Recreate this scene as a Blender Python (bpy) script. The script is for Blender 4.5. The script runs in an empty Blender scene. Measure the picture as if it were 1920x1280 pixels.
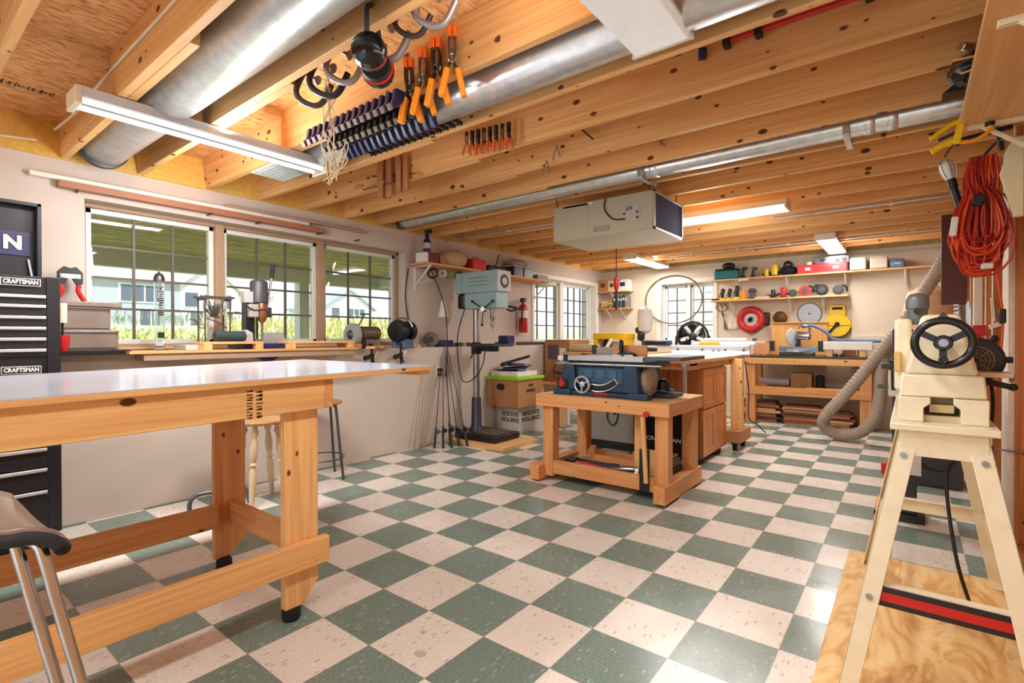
import bpy, bmesh, math, random
from math import pi, sin, cos, radians
from mathutils import Vector, Matrix, Euler

random.seed(7)
SC = bpy.context.scene
COL = SC.collection

# ------------------------------------------------------------------ camera
cam_data = bpy.data.cameras.new('camera')
cam = bpy.data.objects.new('camera', cam_data)
COL.objects.link(cam)
cam_data.sensor_width = 36.0
cam_data.lens = 954.8 / 1920 * 36.0
cam_data.clip_start = 0.05
cam_data.clip_end = 400
_yaw, _pit, _rol = 0.66289, -0.007844, -0.00139
_fw = Vector((-sin(_yaw) * cos(_pit), cos(_yaw) * cos(_pit), sin(_pit)))
_rt = Vector((cos(_yaw), sin(_yaw), 0))
_up = _rt.cross(_fw)
_r2 = _rt * cos(_rol) + _up * sin(_rol)
_u2 = _up * cos(_rol) - _rt * sin(_rol)
cam.matrix_world = Matrix(((_r2.x, _u2.x, -_fw.x, 1.5955), (_r2.y, _u2.y, -_fw.y, -1.4727),
                           (_r2.z, _u2.z, -_fw.z, 1.1534), (0, 0, 0, 1)))
SC.camera = cam

# ------------------------------------------------------------------ exposure
SC.view_settings.view_transform = 'Standard'
SC.view_settings.look = 'None'
SC.view_settings.exposure = 0.36
SC.view_settings.gamma = 1.0
SC.view_settings.use_curve_mapping = False
SC.cycles.max_bounces = 10
SC.cycles.diffuse_bounces = 5
SC.cycles.glossy_bounces = 4
SC.cycles.transmission_bounces = 6
SC.cycles.transparent_max_bounces = 12
SC.cycles.caustics_reflective = False
SC.cycles.caustics_refractive = False
SC.cycles.sample_clamp_indirect = 6
SC.cycles.use_denoising = True

# ------------------------------------------------------------------ sky
W = bpy.data.worlds.new('sky'); SC.world = W; W.use_nodes = True
nt = W.node_tree; nt.nodes.clear()
_o = nt.nodes.new('ShaderNodeOutputWorld'); _b = nt.nodes.new('ShaderNodeBackground')
_tc = nt.nodes.new('ShaderNodeTexCoord'); _sep = nt.nodes.new('ShaderNodeSeparateXYZ')
_map = nt.nodes.new('ShaderNodeMapping'); _map.inputs['Scale'].default_value = (1, 1, 2.6)
_no = nt.nodes.new('ShaderNodeTexNoise'); _no.inputs['Scale'].default_value = 2.3; _no.inputs['Detail'].default_value = 7
_cr = nt.nodes.new('ShaderNodeValToRGB'); _cr.color_ramp.elements[0].position = 0.42; _cr.color_ramp.elements[1].position = 0.62
_gr = nt.nodes.new('ShaderNodeValToRGB')
_gr.color_ramp.elements[0].position = 0.0; _gr.color_ramp.elements[0].color = (0.78, 0.88, 1.0, 1)
_gr.color_ramp.elements[1].position = 0.6; _gr.color_ramp.elements[1].color = (0.34, 0.58, 1.0, 1)
_mx = nt.nodes.new('ShaderNodeMix'); _mx.data_type = 'RGBA'; _mx.inputs['B'].default_value = (1.0, 1.0, 1.0, 1)
nt.links.new(_tc.outputs['Generated'], _sep.inputs[0]); nt.links.new(_tc.outputs['Generated'], _map.inputs[0])
nt.links.new(_map.outputs[0], _no.inputs['Vector']); nt.links.new(_no.outputs['Fac'], _cr.inputs[0])
nt.links.new(_sep.outputs['Z'], _gr.inputs[0])
nt.links.new(_cr.outputs[0], _mx.inputs['Factor']); nt.links.new(_gr.outputs[0], _mx.inputs['A'])
nt.links.new(_mx.outputs['Result'], _b.inputs[0]); _b.inputs[1].default_value = 1.25
nt.links.new(_b.outputs[0], _o.inputs[0])

sun_d = bpy.data.lights.new('sun', 'SUN'); sun_d.energy = 4.5; sun_d.angle = radians(2); sun_d.color = (1, 0.95, 0.86)
sun = bpy.data.objects.new('sun', sun_d); COL.objects.link(sun)
sun.rotation_euler = Vector((-0.55, 0.25, -0.8)).to_track_quat('-Z', 'Y').to_euler()

# ------------------------------------------------------------------ helpers
def lin(c):
    def f(v):
        v /= 255.0
        return v / 12.92 if v <= 0.04045 else ((v + 0.055) / 1.055) ** 2.4
    return (f(c[0]), f(c[1]), f(c[2]), 1)

MATS = {}
def mat(name, rgb, rough=0.5, metal=0.0, spec=0.5, noise=0.0, nscale=8.0, emit=0, trans=0, bump=0.0, coat=0.0, alpha=1.0):
    """principled surface with a slight procedural tone variation"""
    if name in MATS: return MATS[name]
    m = bpy.data.materials.new(name); m.use_nodes = True
    t = m.node_tree; b = t.nodes['Principled BSDF']
    b.inputs['Roughness'].default_value = rough; b.inputs['Metallic'].default_value = metal
    b.inputs['Specular IOR Level'].default_value = spec
    if coat: b.inputs['Coat Weight'].default_value = coat
    c = lin(rgb)
    n = t.nodes.new('ShaderNodeTexNoise'); n.inputs['Scale'].default_value = nscale; n.inputs['Detail'].default_value = 5
    tc = t.nodes.new('ShaderNodeTexCoord'); t.links.new(tc.outputs['Object'], n.inputs['Vector'])
    r = t.nodes.new('ShaderNodeValToRGB')
    k = noise if noise else 0.05
    r.color_ramp.elements[0].position = 0.3; r.color_ramp.elements[1].position = 0.7
    r.color_ramp.elements[0].color = (c[0] * (1 - k), c[1] * (1 - k), c[2] * (1 - k), 1)
    r.color_ramp.elements[1].color = (min(1, c[0] * (1 + k)), min(1, c[1] * (1 + k)), min(1, c[2] * (1 + k)), 1)
    t.links.new(n.outputs['Fac'], r.inputs[0]); t.links.new(r.outputs[0], b.inputs['Base Color'])
    if bump:
        bp = t.nodes.new('ShaderNodeBump'); bp.inputs['Strength'].default_value = bump; bp.inputs['Distance'].default_value = 0.002
        t.links.new(n.outputs['Fac'], bp.inputs['Height']); t.links.new(bp.outputs[0], b.inputs['Normal'])
    if emit:
        b.inputs['Emission Color'].default_value = c; b.inputs['Emission Strength'].default_value = emit
    if trans: b.inputs['Transmission Weight'].default_value = trans
    if alpha < 1: b.inputs['Alpha'].default_value = alpha
    MATS[name] = m
    return m

def wood(name, light, dark, axis='x', knots=0.0, rough=0.55, ring=1.0, coat=0.0, kcol=(92, 52, 26), kscale=1.0):
    """sawn wood: stretched grain along the axis, drifting rings and scattered knots"""
    if name in MATS: return MATS[name]
    m = bpy.data.materials.new(name); m.use_nodes = True
    t = m.node_tree; b = t.nodes['Principled BSDF']; b.inputs['Roughness'].default_value = rough
    if coat: b.inputs['Coat Weight'].default_value = coat; b.inputs['Coat Roughness'].default_value = 0.2
    tc = t.nodes.new('ShaderNodeTexCoord'); oi = t.nodes.new('ShaderNodeObjectInfo')
    ad = t.nodes.new('ShaderNodeVectorMath'); ad.operation = 'MULTIPLY_ADD'
    cb = t.nodes.new('ShaderNodeCombineXYZ')
    for i in range(3): t.links.new(oi.outputs['Random'], cb.inputs[i])
    t.links.new(cb.outputs[0], ad.inputs[0]); ad.inputs[1].default_value = (37.1, 53.7, 21.3); t.links.new(tc.outputs['Object'], ad.inputs[2])
    def mp(al, ac):
        q = t.nodes.new('ShaderNodeMapping'); s = [ac, ac, ac]; s['xyz'.index(axis)] = al
        q.inputs['Scale'].default_value = s; t.links.new(ad.outputs[0], q.inputs[0]); return q
    n1 = t.nodes.new('ShaderNodeTexNoise'); n1.inputs['Scale'].default_value = 1; n1.inputs['Detail'].default_value = 6
    t.links.new(mp(1.6, 70).outputs[0], n1.inputs['Vector'])
    n2 = t.nodes.new('ShaderNodeTexNoise'); n2.inputs['Scale'].default_value = 1; n2.inputs['Detail'].default_value = 3; n2.inputs['Distortion'].default_value = 0.6
    t.links.new(mp(0.4, 9).outputs[0], n2.inputs['Vector'])
    mu = t.nodes.new('ShaderNodeMath'); mu.operation = 'MULTIPLY'; mu.inputs[1].default_value = 34 * ring
    t.links.new(n2.outputs['Fac'], mu.inputs[0])
    sn = t.nodes.new('ShaderNodeMath'); sn.operation = 'SINE'; t.links.new(mu.outputs[0], sn.inputs[0])
    a1 = t.nodes.new('ShaderNodeMath'); a1.operation = 'MULTIPLY_ADD'; a1.inputs[1].default_value = 0.11; 
    t.links.new(sn.outputs[0], a1.inputs[0]); t.links.new(n1.outputs['Fac'], a1.inputs[2])
    r = t.nodes.new('ShaderNodeValToRGB'); r.color_ramp.elements[0].position = 0.22; r.color_ramp.elements[1].position = 0.72
    r.color_ramp.elements[0].color = lin(light); r.color_ramp.elements[1].color = lin(dark)
    t.links.new(a1.outputs[0], r.inputs[0])
    out = r.outputs[0]
    # slow board-to-board and along-board tone drift
    n3 = t.nodes.new('ShaderNodeTexNoise'); n3.inputs['Scale'].default_value = 1; t.links.new(mp(0.5, 1.7).outputs[0], n3.inputs['Vector'])
    h = t.nodes.new('ShaderNodeHueSaturation')
    mr = t.nodes.new('ShaderNodeMapRange'); mr.inputs[1].default_value = 0.3; mr.inputs[2].default_value = 0.7; mr.inputs[3].default_value = 0.86; mr.inputs[4].default_value = 1.12
    t.links.new(n3.outputs['Fac'], mr.inputs[0]); t.links.new(mr.outputs[0], h.inputs['Value']); t.links.new(out, h.inputs['Color'])
    out = h.outputs[0]
    if knots:
        v = t.nodes.new('ShaderNodeTexVoronoi'); v.inputs['Scale'].default_value = 1
        t.links.new(mp(9.0 * kscale, 15.0 * kscale).outputs[0], v.inputs['Vector'])
        sp = t.nodes.new('ShaderNodeSeparateColor'); t.links.new(v.outputs['Color'], sp.inputs[0])
        th = t.nodes.new('ShaderNodeMath'); th.operation = 'MULTIPLY'; th.inputs[1].default_value = 0.24 * knots
        sq = t.nodes.new('ShaderNodeMath'); sq.operation = 'POWER'; sq.inputs[1].default_value = 1.6; t.links.new(sp.outputs[0], sq.inputs[0]); t.links.new(sq.outputs[0], th.inputs[0])
        sb = t.nodes.new('ShaderNodeMath'); sb.operation = 'SUBTRACT'; t.links.new(th.outputs[0], sb.inputs[0]); t.links.new(v.outputs['Distance'], sb.inputs[1])
        mr2 = t.nodes.new('ShaderNodeMapRange'); mr2.inputs[1].default_value = -0.02; mr2.inputs[2].default_value = 0.03; t.links.new(sb.outputs[0], mr2.inputs[0])
        mx = t.nodes.new('ShaderNodeMix'); mx.data_type = 'RGBA'; mx.inputs['B'].default_value = lin(kcol)
        t.links.new(mr2.outputs[0], mx.inputs['Factor']); t.links.new(out, mx.inputs['A']); out = mx.outputs['Result']
    t.links.new(out, b.inputs['Base Color'])
    MATS[name] = m
    return m

class B:
    """collects shapes and links them as one mesh object"""
    def __init__(s): s.bm = bmesh.new(); s.mi = 0; s.mats = []
    def use(s, m):
        if m not in s.mats: s.mats.append(m)
        s.mi = s.mats.index(m); return s
    def _fin(s, faces, smooth=False):
        for f in faces: f.material_index = s.mi; f.smooth = smooth
    def hull8(s, p):
        vs = [s.bm.verts.new(q) for q in p]
        fs = [s.bm.faces.new([vs[i] for i in q]) for q in ((0, 3, 2, 1), (4, 5, 6, 7), (0, 1, 5, 4), (1, 2, 6, 5), (2, 3, 7, 6), (3, 0, 4, 7))]
        s._fin(fs); return s
    def box(s, x0, x1, y0, y1, z0, z1):
        return s.hull8([(x0, y0, z0), (x1, y0, z0), (x1, y1, z0), (x0, y1, z0), (x0, y0, z1), (x1, y0, z1), (x1, y1, z1), (x0, y1, z1)])
    def cbox(s, c, d, rot=(0, 0, 0)):
        M = Matrix.Translation(c) @ Euler(rot).to_matrix().to_4x4()
        a, b, h = d[0] / 2, d[1] / 2, d[2] / 2
        return s.hull8([M @ Vector(q) for q in ((-a, -b, -h), (a, -b, -h), (a, b, -h), (-a, b, -h), (-a, -b, h), (a, -b, h), (a, b, h), (-a, b, h))])
    def bar(s, p, q, w, h=None, up=(0, 0, 1)):
        """rectangular bar from p to q"""
        h = h or w; p = Vector(p); q = Vector(q); d = (q - p).normalized()
        u = Vector(up); sd = d.cross(u)
        if sd.length < 1e-4: sd = d.cross(Vector((1, 0, 0)))
        sd.normalize(); u = sd.cross(d)
        a = sd * w / 2; b = u * h / 2
        return s.hull8([p - a - b, p + a - b, p + a + b, p - a + b, q - a - b, q + a - b, q + a + b, q - a + b])
    def ring(s, c, u, v, r, n):
        return [s.bm.verts.new(c + u * (r * cos(2 * pi * i / n)) + v * (r * sin(2 * pi * i / n))) for i in range(n)]
    def tube(s, pts, r, n=10, closed=False, caps=True):
        pts = [Vector(p) for p in pts]; k = len(pts)
        rr = r if isinstance(r, (list, tuple)) else [r] * k
        rings = []; up = None
        for i, p in enumerate(pts):
            if closed: d = pts[(i + 1) % k] - pts[i - 1]
            else: d = pts[min(i + 1, k - 1)] - pts[max(i - 1, 0)]
            d.normalize()
            if up is None:
                up = Vector((0, 0, 1)) if abs(d.z) < 0.9 else Vector((1, 0, 0))
            u = (up - d * up.dot(d))
            if u.length < 1e-4: u = d.orthogonal()
            u.normalize(); v = d.cross(u); up = u
            rings.append(s.ring(p, u, v, rr[i], n))
        fs = []
        for i in range(k if closed else k - 1):
            a, b = rings[i], rings[(i + 1) % k]
            for j in range(n): fs.append(s.bm.faces.new((a[j], a[(j + 1) % n], b[(j + 1) % n], b[j])))
        s._fin(fs, True)
        if caps and not closed:
            s._fin([s.bm.faces.new(rings[0][::-1]), s.bm.faces.new(rings[-1])])
        return s
    def cyl(s, p, q, r, r2=None, n=20):
        return s.tube([p, q], [r, r if r2 is None else r2], n)
    def lathe(s, o, axis, prof, n=24, closed=False):
        """prof: list of (radius, distance along axis) from o"""
        o = Vector(o); d = Vector(axis).normalized(); u = d.orthogonal().normalized(); v = d.cross(u)
        rings = [s.ring(o + d * h, u, v, max(r, 1e-4), n) for r, h in prof]
        fs = []
        for a, b in zip(rings, rings[1:]):
            for j in range(n): fs.append(s.bm.faces.new((a[j], a[(j + 1) % n], b[(j + 1) % n], b[j])))
        if closed:
            a, b = rings[-1], rings[0]
            for j in range(n): fs.append(s.bm.faces.new((a[j], a[(j + 1) % n], b[(j + 1) % n], b[j])))
        s._fin(fs, True)
        if not closed: s._fin([s.bm.faces.new(rings[0][::-1]), s.bm.faces.new(rings[-1])])
        return s
    def torus(s, c, axis, R, r, n=32, m=10):
        c = Vector(c); d = Vector(axis).normalized(); u = d.orthogonal().normalized(); v = d.cross(u)
        return s.tube([c + u * R * cos(2 * pi * i / n) + v * R * sin(2 * pi * i / n) for i in range(n)], r, m, closed=True)
    def prism(s, poly, axis, a, b):
        """polygon (list of 2d points) extruded along axis from a to b; 2d axes are the other two in x,y,z order"""
        def P(q, h):
            if axis == 'x': return (h, q[0], q[1])
            if axis == 'y': return (q[0], h, q[1])
            return (q[0], q[1], h)
        lo = [s.bm.verts.new(P(q, a)) for q in poly]; hi = [s.bm.verts.new(P(q, b)) for q in poly]
        n = len(poly); fs = [s.bm.faces.new(lo[::-1]), s.bm.faces.new(hi)]
        for i in range(n): fs.append(s.bm.faces.new((lo[i], lo[(i + 1) % n], hi[(i + 1) % n], hi[i])))
        s._fin(fs); return s
    def ball(s, c, r, sx=1, sy=1, sz=1, u=16, v=10):
        before = set(s.bm.faces)
        M = Matrix.Translation(c) @ Matrix.Diagonal((sx, sy, sz, 1))
        bmesh.ops.create_uvsphere(s.bm, u_segments=u, v_segments=v, radius=r, matrix=M)
        s._fin([f for f in s.bm.faces if f not in before], True); return s
    def sheet(s, rows):
        g = [[s.bm.verts.new(p) for p in r] for r in rows]; fs = []
        for a, b in zip(g, g[1:]):
            for j in range(len(a) - 1): fs.append(s.bm.faces.new((a[j], a[j + 1], b[j + 1], b[j])))
        s._fin(fs, True); return s
    def build(s, name, m=None, parent=None, bevel=0, solid=0, sub=0, sharp=35):
        bmesh.ops.recalc_face_normals(s.bm, faces=s.bm.faces)
        me = bpy.data.meshes.new(name); s.bm.to_mesh(me); s.bm.free()
        if s.mats:
            for q in s.mats: me.materials.append(q)
        elif m is not None: me.materials.append(m)
        try: me.set_sharp_from_angle(angle=radians(sharp))
        except Exception: pass
        o = bpy.data.objects.new(name, me); COL.objects.link(o)
        if parent is not None: o.parent = parent
        if solid:
            q = o.modifiers.new('solid', 'SOLIDIFY'); q.thickness = solid; q.offset = 0
        if sub:
            q = o.modifiers.new('sub', 'SUBSURF'); q.levels = sub; q.render_levels = sub
        if bevel:
            q = o.modifiers.new('bevel', 'BEVEL'); q.width = bevel; q.segments = 2; q.limit_method = 'ANGLE'; q.angle_limit = radians(40)
        return o

def rbox(x0, x1, y0, y1, z0, z1): return B().box(x0, x1, y0, y1, z0, z1)

def thing(name, label, cat, loc=(0, 0, 0), rz=0, group=None):
    o = bpy.data.objects.new(name, None); COL.objects.link(o)
    o.empty_display_size = 0.1
    o.location = loc; o.rotation_euler = (0, 0, rz)
    o['label'] = label; o['category'] = cat
    if group: o['group'] = group
    return o
def tag(o, label, cat, group=None, kind=None):
    o['label'] = label; o['category'] = cat
    if group: o['group'] = group
    if kind: o['kind'] = kind
    return o
def struct(o, label=None, cat=None, group=None):
    o['kind'] = 'structure'
    if label: o['label'] = label
    if cat: o['category'] = cat
    if group: o['group'] = group
    return o
def copy_tree(o, loc, rz=None, label=None, scale=None):
    r = o.copy(); COL.objects.link(r); r.location = loc
    if rz is not None: r.rotation_euler = (r.rotation_euler[0], r.rotation_euler[1], rz)
    if scale: r.scale = scale
    if label: r['label'] = label
    for c in list(o.children):
        d = c.copy(); COL.objects.link(d); d.parent = r
        for g in list(c.children):
            e = g.copy(); COL.objects.link(e); e.parent = d
    return r
def text(name, s, size, m, parent, loc, rot, depth=0.0008, align='CENTER', squeeze=1.0, bold=0.0):
    """raised lettering as a thin mesh"""
    cu = bpy.data.curves.new(name, 'FONT'); cu.body = s; cu.size = size; cu.extrude = depth
    cu.align_x = align; cu.align_y = 'CENTER'; cu.offset = bold; cu.resolution_u = 2
    tmp = bpy.data.objects.new('tmp', cu)
    me = bpy.data.meshes.new_from_object(tmp)
    bpy.data.objects.remove(tmp); bpy.data.curves.remove(cu)
    me.materials.clear(); me.materials.append(m)
    for p in me.polygons: p.material_index = 0
    o = bpy.data.objects.new(name, me); COL.objects.link(o)
    o.location = loc; o.rotation_euler = rot; o.scale = (squeeze, 1, 1)
    if parent is not None: o.parent = parent
    return o
# text orientation: facing -y (towards +y viewers look) / facing +x
FACE_NY = (pi / 2, 0, 0)
FACE_PX = (pi / 2, 0, pi / 2)
FACE_NX = (pi / 2, 0, -pi / 2)

def arc(c, r, a0, a1, n, plane='xz'):
    out = []
    for i in range(n + 1):
        a = a0 + (a1 - a0) * i / n
        u, v = r * cos(a), r * sin(a)
        if plane == 'xz': out.append((c[0] + u, c[1], c[2] + v))
        elif plane == 'yz': out.append((c[0], c[1] + u, c[2] + v))
        else: out.append((c[0] + u, c[1] + v, c[2]))
    return out
def smooth(pts, n=6, closed=False):
    """Catmull-Rom through points"""
    P = [Vector(p) for p in pts]; out = []; k = len(P)
    seg = k if closed else k - 1
    for i in range(seg):
        if closed: a, b, c, d = P[i - 1], P[i], P[(i + 1) % k], P[(i + 2) % k]
        else: a, b, c, d = P[max(i - 1, 0)], P[i], P[i + 1], P[min(i + 2, k - 1)]
        for j in range(n):
            t = j / n
            out.append(0.5 * ((2 * b) + (c - a) * t + (2 * a - 5 * b + 4 * c - d) * t * t + (3 * b - a - 3 * c + d) * t ** 3))
    if not closed: out.append(P[-1])
    return out

# ------------------------------------------------------------------ common materials
M = {}
M['white'] = mat('white_paint', (232, 228, 220), 0.45)
M['cream'] = mat('cream_enamel', (236, 226, 196), 0.35, noise=0.06, nscale=14)
M['black'] = mat('black_plastic', (24, 24, 27), 0.45)
M['blackmetal'] = mat('black_enamel', (28, 28, 34), 0.3)
M['rubber'] = mat('rubber', (20, 20, 20), 0.8)
M['steel'] = mat('steel', (170, 170, 172), 0.32, 1.0)
M['chrome'] = mat('chrome', (205, 205, 208), 0.14, 1.0)
M['darksteel'] = mat('dark_steel', (88, 86, 84), 0.4, 0.9)
M['castiron'] = mat('cast_iron', (70, 74, 78), 0.45, 0.6)
M['alu'] = mat('aluminium', (205, 208, 212), 0.35, 0.7)
M['galv'] = mat('galvanised', (226, 232, 236), 0.3, 0.85, noise=0.12, nscale=20)
M['grey'] = mat('grey_plastic', (120, 122, 124), 0.5)
M['lightgrey'] = mat('light_grey', (190, 192, 194), 0.5)
M['red'] = mat('red_paint', (196, 34, 36), 0.35)
M['orange'] = mat('orange_plastic', (240, 110, 26), 0.4)
M['yelloworange'] = mat('yellow_orange_grip', (248, 156, 30), 0.4)
M['yellow'] = mat('yellow_plastic', (240, 200, 24), 0.4)
M['navy'] = mat('navy_enamel', (34, 40, 92), 0.35)
M['blue'] = mat('blue_machine', (30, 62, 90), 0.4, noise=0.1)
M['cardboard'] = mat('cardboard', (178, 128, 84), 0.8, noise=0.07)
M['card_light'] = mat('light_card', (222, 196, 150), 0.8, noise=0.06)
M['paper'] = mat('paper', (236, 234, 228), 0.8)
M['lime'] = mat('lime_plastic', (150, 196, 30), 0.45)
M['ink'] = mat('black_ink', (30, 26, 24), 0.8)
M['cord'] = mat('black_cord', (26, 24, 24), 0.6)
M['orange_ply'] = wood('orange_plywood', (240, 184, 110), (226, 160, 84), 'z', 0.1)
M['burl'] = mat('brown_wood_block', (186, 130, 84), 0.6, noise=0.15)
M['pine_x'] = wood('pine_x', (242, 196, 132), (220, 160, 96), 'x', 0.9)
M['pine_y'] = wood('pine_y', (242, 196, 132), (220, 160, 96), 'y', 0.9)
M['pine_z'] = wood('pine_z', (242, 196, 132), (220, 160, 96), 'z', 0.9)
M['fir_x'] = wood('fir_x', (228, 168, 108), (204, 136, 80), 'x', 0.6)
M['fir_y'] = wood('fir_y', (228, 168, 108), (204, 136, 80), 'y', 0.6)
M['fir_z'] = wood('fir_z', (228, 168, 108), (204, 136, 80), 'z', 0.6)
M['ply'] = wood('plywood_shelf', (238, 194, 134), (222, 170, 108), 'y', 0.15)
M['ply_x'] = wood('plywood_shelf_x', (238, 194, 134), (222, 170, 108), 'x', 0.15)
M['oak'] = wood('oak_door', (226, 150, 80), (196, 116, 56), 'z', 0, 0.4, coat=0.3)
M['oakpanel'] = wood('oak_panel', (208, 136, 78), (180, 108, 58), 'z', 0, 0.45)
# ================================================================== room shell
T = 0.3048
XL, XU, YB = -2.47, -2.67, 6.6          # lower left wall face, upper left wall face, back wall face
ZW = 2.29                               # top of the walls / underside of the joists

def m_floor():
    m = bpy.data.materials.new('vinyl_tile'); m.use_nodes = True
    t = m.node_tree; b = t.nodes['Principled BSDF']; N = t.nodes.new; L = t.links.new
    g = N('ShaderNodeNewGeometry'); sp = N('ShaderNodeSeparateXYZ'); L(g.outputs['Position'], sp.inputs[0])
    def M1(op, a, bb=None):
        q = N('ShaderNodeMath'); q.operation = op
        for i, v in enumerate((a, bb)):
            if v is None: continue
            if isinstance(v, (int, float)): q.inputs[i].default_value = v
            else: L(v, q.inputs[i])
        return q.outputs[0]
    ux = M1('DIVIDE', sp.outputs['X'], T); uy = M1('DIVIDE', sp.outputs['Y'], T)
    fx = M1('FLOOR', ux); fy = M1('FLOOR', uy)
    par = M1('MODULO', M1('ADD', M1('ADD', fx, fy), 200.0), 2.0)
    n = N('ShaderNodeTexNoise'); n.inputs['Scale'].default_value = 90; n.inputs['Detail'].default_value = 3
    L(g.outputs['Position'], n.inputs['Vector'])
    mp = N('ShaderNodeMapping'); mp.inputs['Scale'].default_value = (70, 26, 40); mp.inputs['Rotation'].default_value = (0, 0, 0.6); L(g.outputs['Position'], mp.inputs[0])
    v = N('ShaderNodeTexVoronoi'); v.inputs['Scale'].default_value = 1; L(mp.outputs[0], v.inputs['Vector'])
    sc = N('ShaderNodeSeparateColor'); L(v.outputs['Color'], sc.inputs[0])
    fleck = M1('MULTIPLY', M1('GREATER_THAN', sc.outputs[0], 0.8), M1('LESS_THAN', v.outputs['Distance'], 0.32))
    def two(c1, c2, fl):
        r = N('ShaderNodeValToRGB'); r.color_ramp.elements[0].position = 0.32; r.color_ramp.elements[1].position = 0.68
        r.color_ramp.elements[0].color = lin(c1); r.color_ramp.elements[1].color = lin(c2); L(n.outputs['Fac'], r.inputs[0])
        x = N('ShaderNodeMix'); x.data_type = 'RGBA'; x.inputs['B'].default_value = lin(fl)
        L(M1('MULTIPLY', fleck, 0.55), x.inputs['Factor']); L(r.outputs[0], x.inputs['A']); return x.outputs['Result']
    green = two((110, 130, 122), (134, 152, 142), (182, 192, 180))
    white = two((222, 213, 203), (238, 231, 222), (150, 134, 118))
    # each tile a touch different
    cb = N('ShaderNodeCombineXYZ'); L(fx, cb.inputs[0]); L(fy, cb.inputs[1])
    wn = N('ShaderNodeTexWhiteNoise'); L(cb.outputs[0], wn.inputs['Vector'])
    mx = N('ShaderNodeMix'); mx.data_type = 'RGBA'; L(par, mx.inputs['Factor']); L(green, mx.inputs['A']); L(white, mx.inputs['B'])
    h = N('ShaderNodeHueSaturation'); mr = N('ShaderNodeMapRange'); mr.inputs[3].default_value = 0.93; mr.inputs[4].default_value = 1.06
    L(wn.outputs['Value'], mr.inputs[0]); L(mr.outputs[0], h.inputs['Value']); L(mx.outputs['Result'], h.inputs['Color'])
    # joints
    ex = M1('ABSOLUTE', M1('SUBTRACT', M1('FRACT', ux), 0.5)); ey = M1('ABSOLUTE', M1('SUBTRACT', M1('FRACT', uy), 0.5))
    j = M1('GREATER_THAN', M1('MAXIMUM', ex, ey), 0.4955)
    m2 = N('ShaderNodeMix'); m2.data_type = 'RGBA'; m2.inputs['B'].default_value = lin((150, 140, 130))
    L(M1('MULTIPLY', j, 0.7), m2.inputs['Factor']); L(h.outputs[0], m2.inputs['A'])
    # a tan stain left on one pale tile
    def blot(cx, cy, r):
        d = N('ShaderNodeVectorMath'); d.operation = 'DISTANCE'; L(g.outputs['Position'], d.inputs[0]); d.inputs[1].default_value = (cx, cy, 0)
        nn = N('ShaderNodeTexNoise'); nn.inputs['Scale'].default_value = 28; L(g.outputs['Position'], nn.inputs['Vector'])
        return M1('MULTIPLY', M1('LESS_THAN', M1('ADD', d.outputs['Value'], M1('MULTIPLY', nn.outputs['Fac'], r * 1.6)), r * 1.5), 0.6)
    st = M1('MAXIMUM', blot(0.194, -0.219, 0.03), blot(0.098, -0.124, 0.02))
    m3 = N('ShaderNodeMix'); m3.data_type = 'RGBA'; m3.inputs['B'].default_value = lin((178, 152, 122)); L(st, m3.inputs['Factor']); L(m2.outputs['Result'], m3.inputs['A']); m2 = m3
    # scuffs
    n2 = N('ShaderNodeTexNoise'); n2.inputs['Scale'].default_value = 3.2; n2.inputs['Detail'].default_value = 8; L(g.outputs['Position'], n2.inputs['Vector'])
    r2 = N('ShaderNodeMapRange'); r2.inputs[1].default_value = 0.4; r2.inputs[2].default_value = 0.7; r2.inputs[3].default_value = 0.2; r2.inputs[4].default_value = 0.36
    L(n2.outputs['Fac'], r2.inputs[0]); L(r2.outputs[0], b.inputs['Roughness'])
    L(m2.outputs['Result'], b.inputs['Base Color']); b.inputs['Specular IOR Level'].default_value = 0.5
    return m
struct(rbox(-2.9, 3.3, -5.0, YB + 0.2, -0.1, 0).build('floor', m_floor()))

M['drywall'] = mat('drywall', (206, 193, 183), 0.8, noise=0.025, nscale=3)
M['drywall_back'] = mat('drywall_back', (222, 208, 186), 0.8, noise=0.025, nscale=3)
M['lowerwall'] = mat('lower_wall_paint', (212, 200, 190), 0.8, noise=0.04, nscale=2.2)

W1 = (-0.56, 2.13, 1.08, 2.07)   # window openings in the left wall: y0, y1, z0, z1
W2 = (4.50, 6.34, 1.06, 2.04)
b = B()
b.box(-2.95, XU, -5, W1[0], 1.05, ZW); b.box(-2.95, XU, W1[1], W2[0], 1.05, ZW); b.box(-2.95, XU, W2[1], YB + 0.2, 1.05, ZW)
for w in (W1, W2):
    b.box(-2.95, XU, w[0], w[1], w[3], ZW); b.box(-2.95, XU, w[0], w[1], 1.05, w[2])
struct(b.build('wall_left', M['drywall']))
b = B(); b.box(-2.95, XL, -5, YB + 0.2, 0.0, 1.05)
o = b.build('wall_left_lower', M['lowerwall'], bevel=0.004); struct(o)
W3 = (-1.62, -0.77, 1.08, 2.02)
b = B()
b.box(XU, W3[0], YB, YB + 0.2, 0, ZW); b.box(W3[1], 2.4, YB, YB + 0.2, 0, ZW)
b.box(W3[0], W3[1], YB, YB + 0.2, 0, W3[2]); b.box(W3[0], W3[1], YB, YB + 0.2, W3[3], ZW)
struct(b.build('wall_back', M['drywall_back']))
b = B(); b.box(0.99, 2.2, YB - 0.03, YB + 0.01, 0, ZW - 0.06); b.box(0.99, 2.2, YB - 0.07, YB - 0.03, 0, 1.17)
struct(b.build('wall_back_chase', M['drywall_back'], bevel=0.003))

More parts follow.
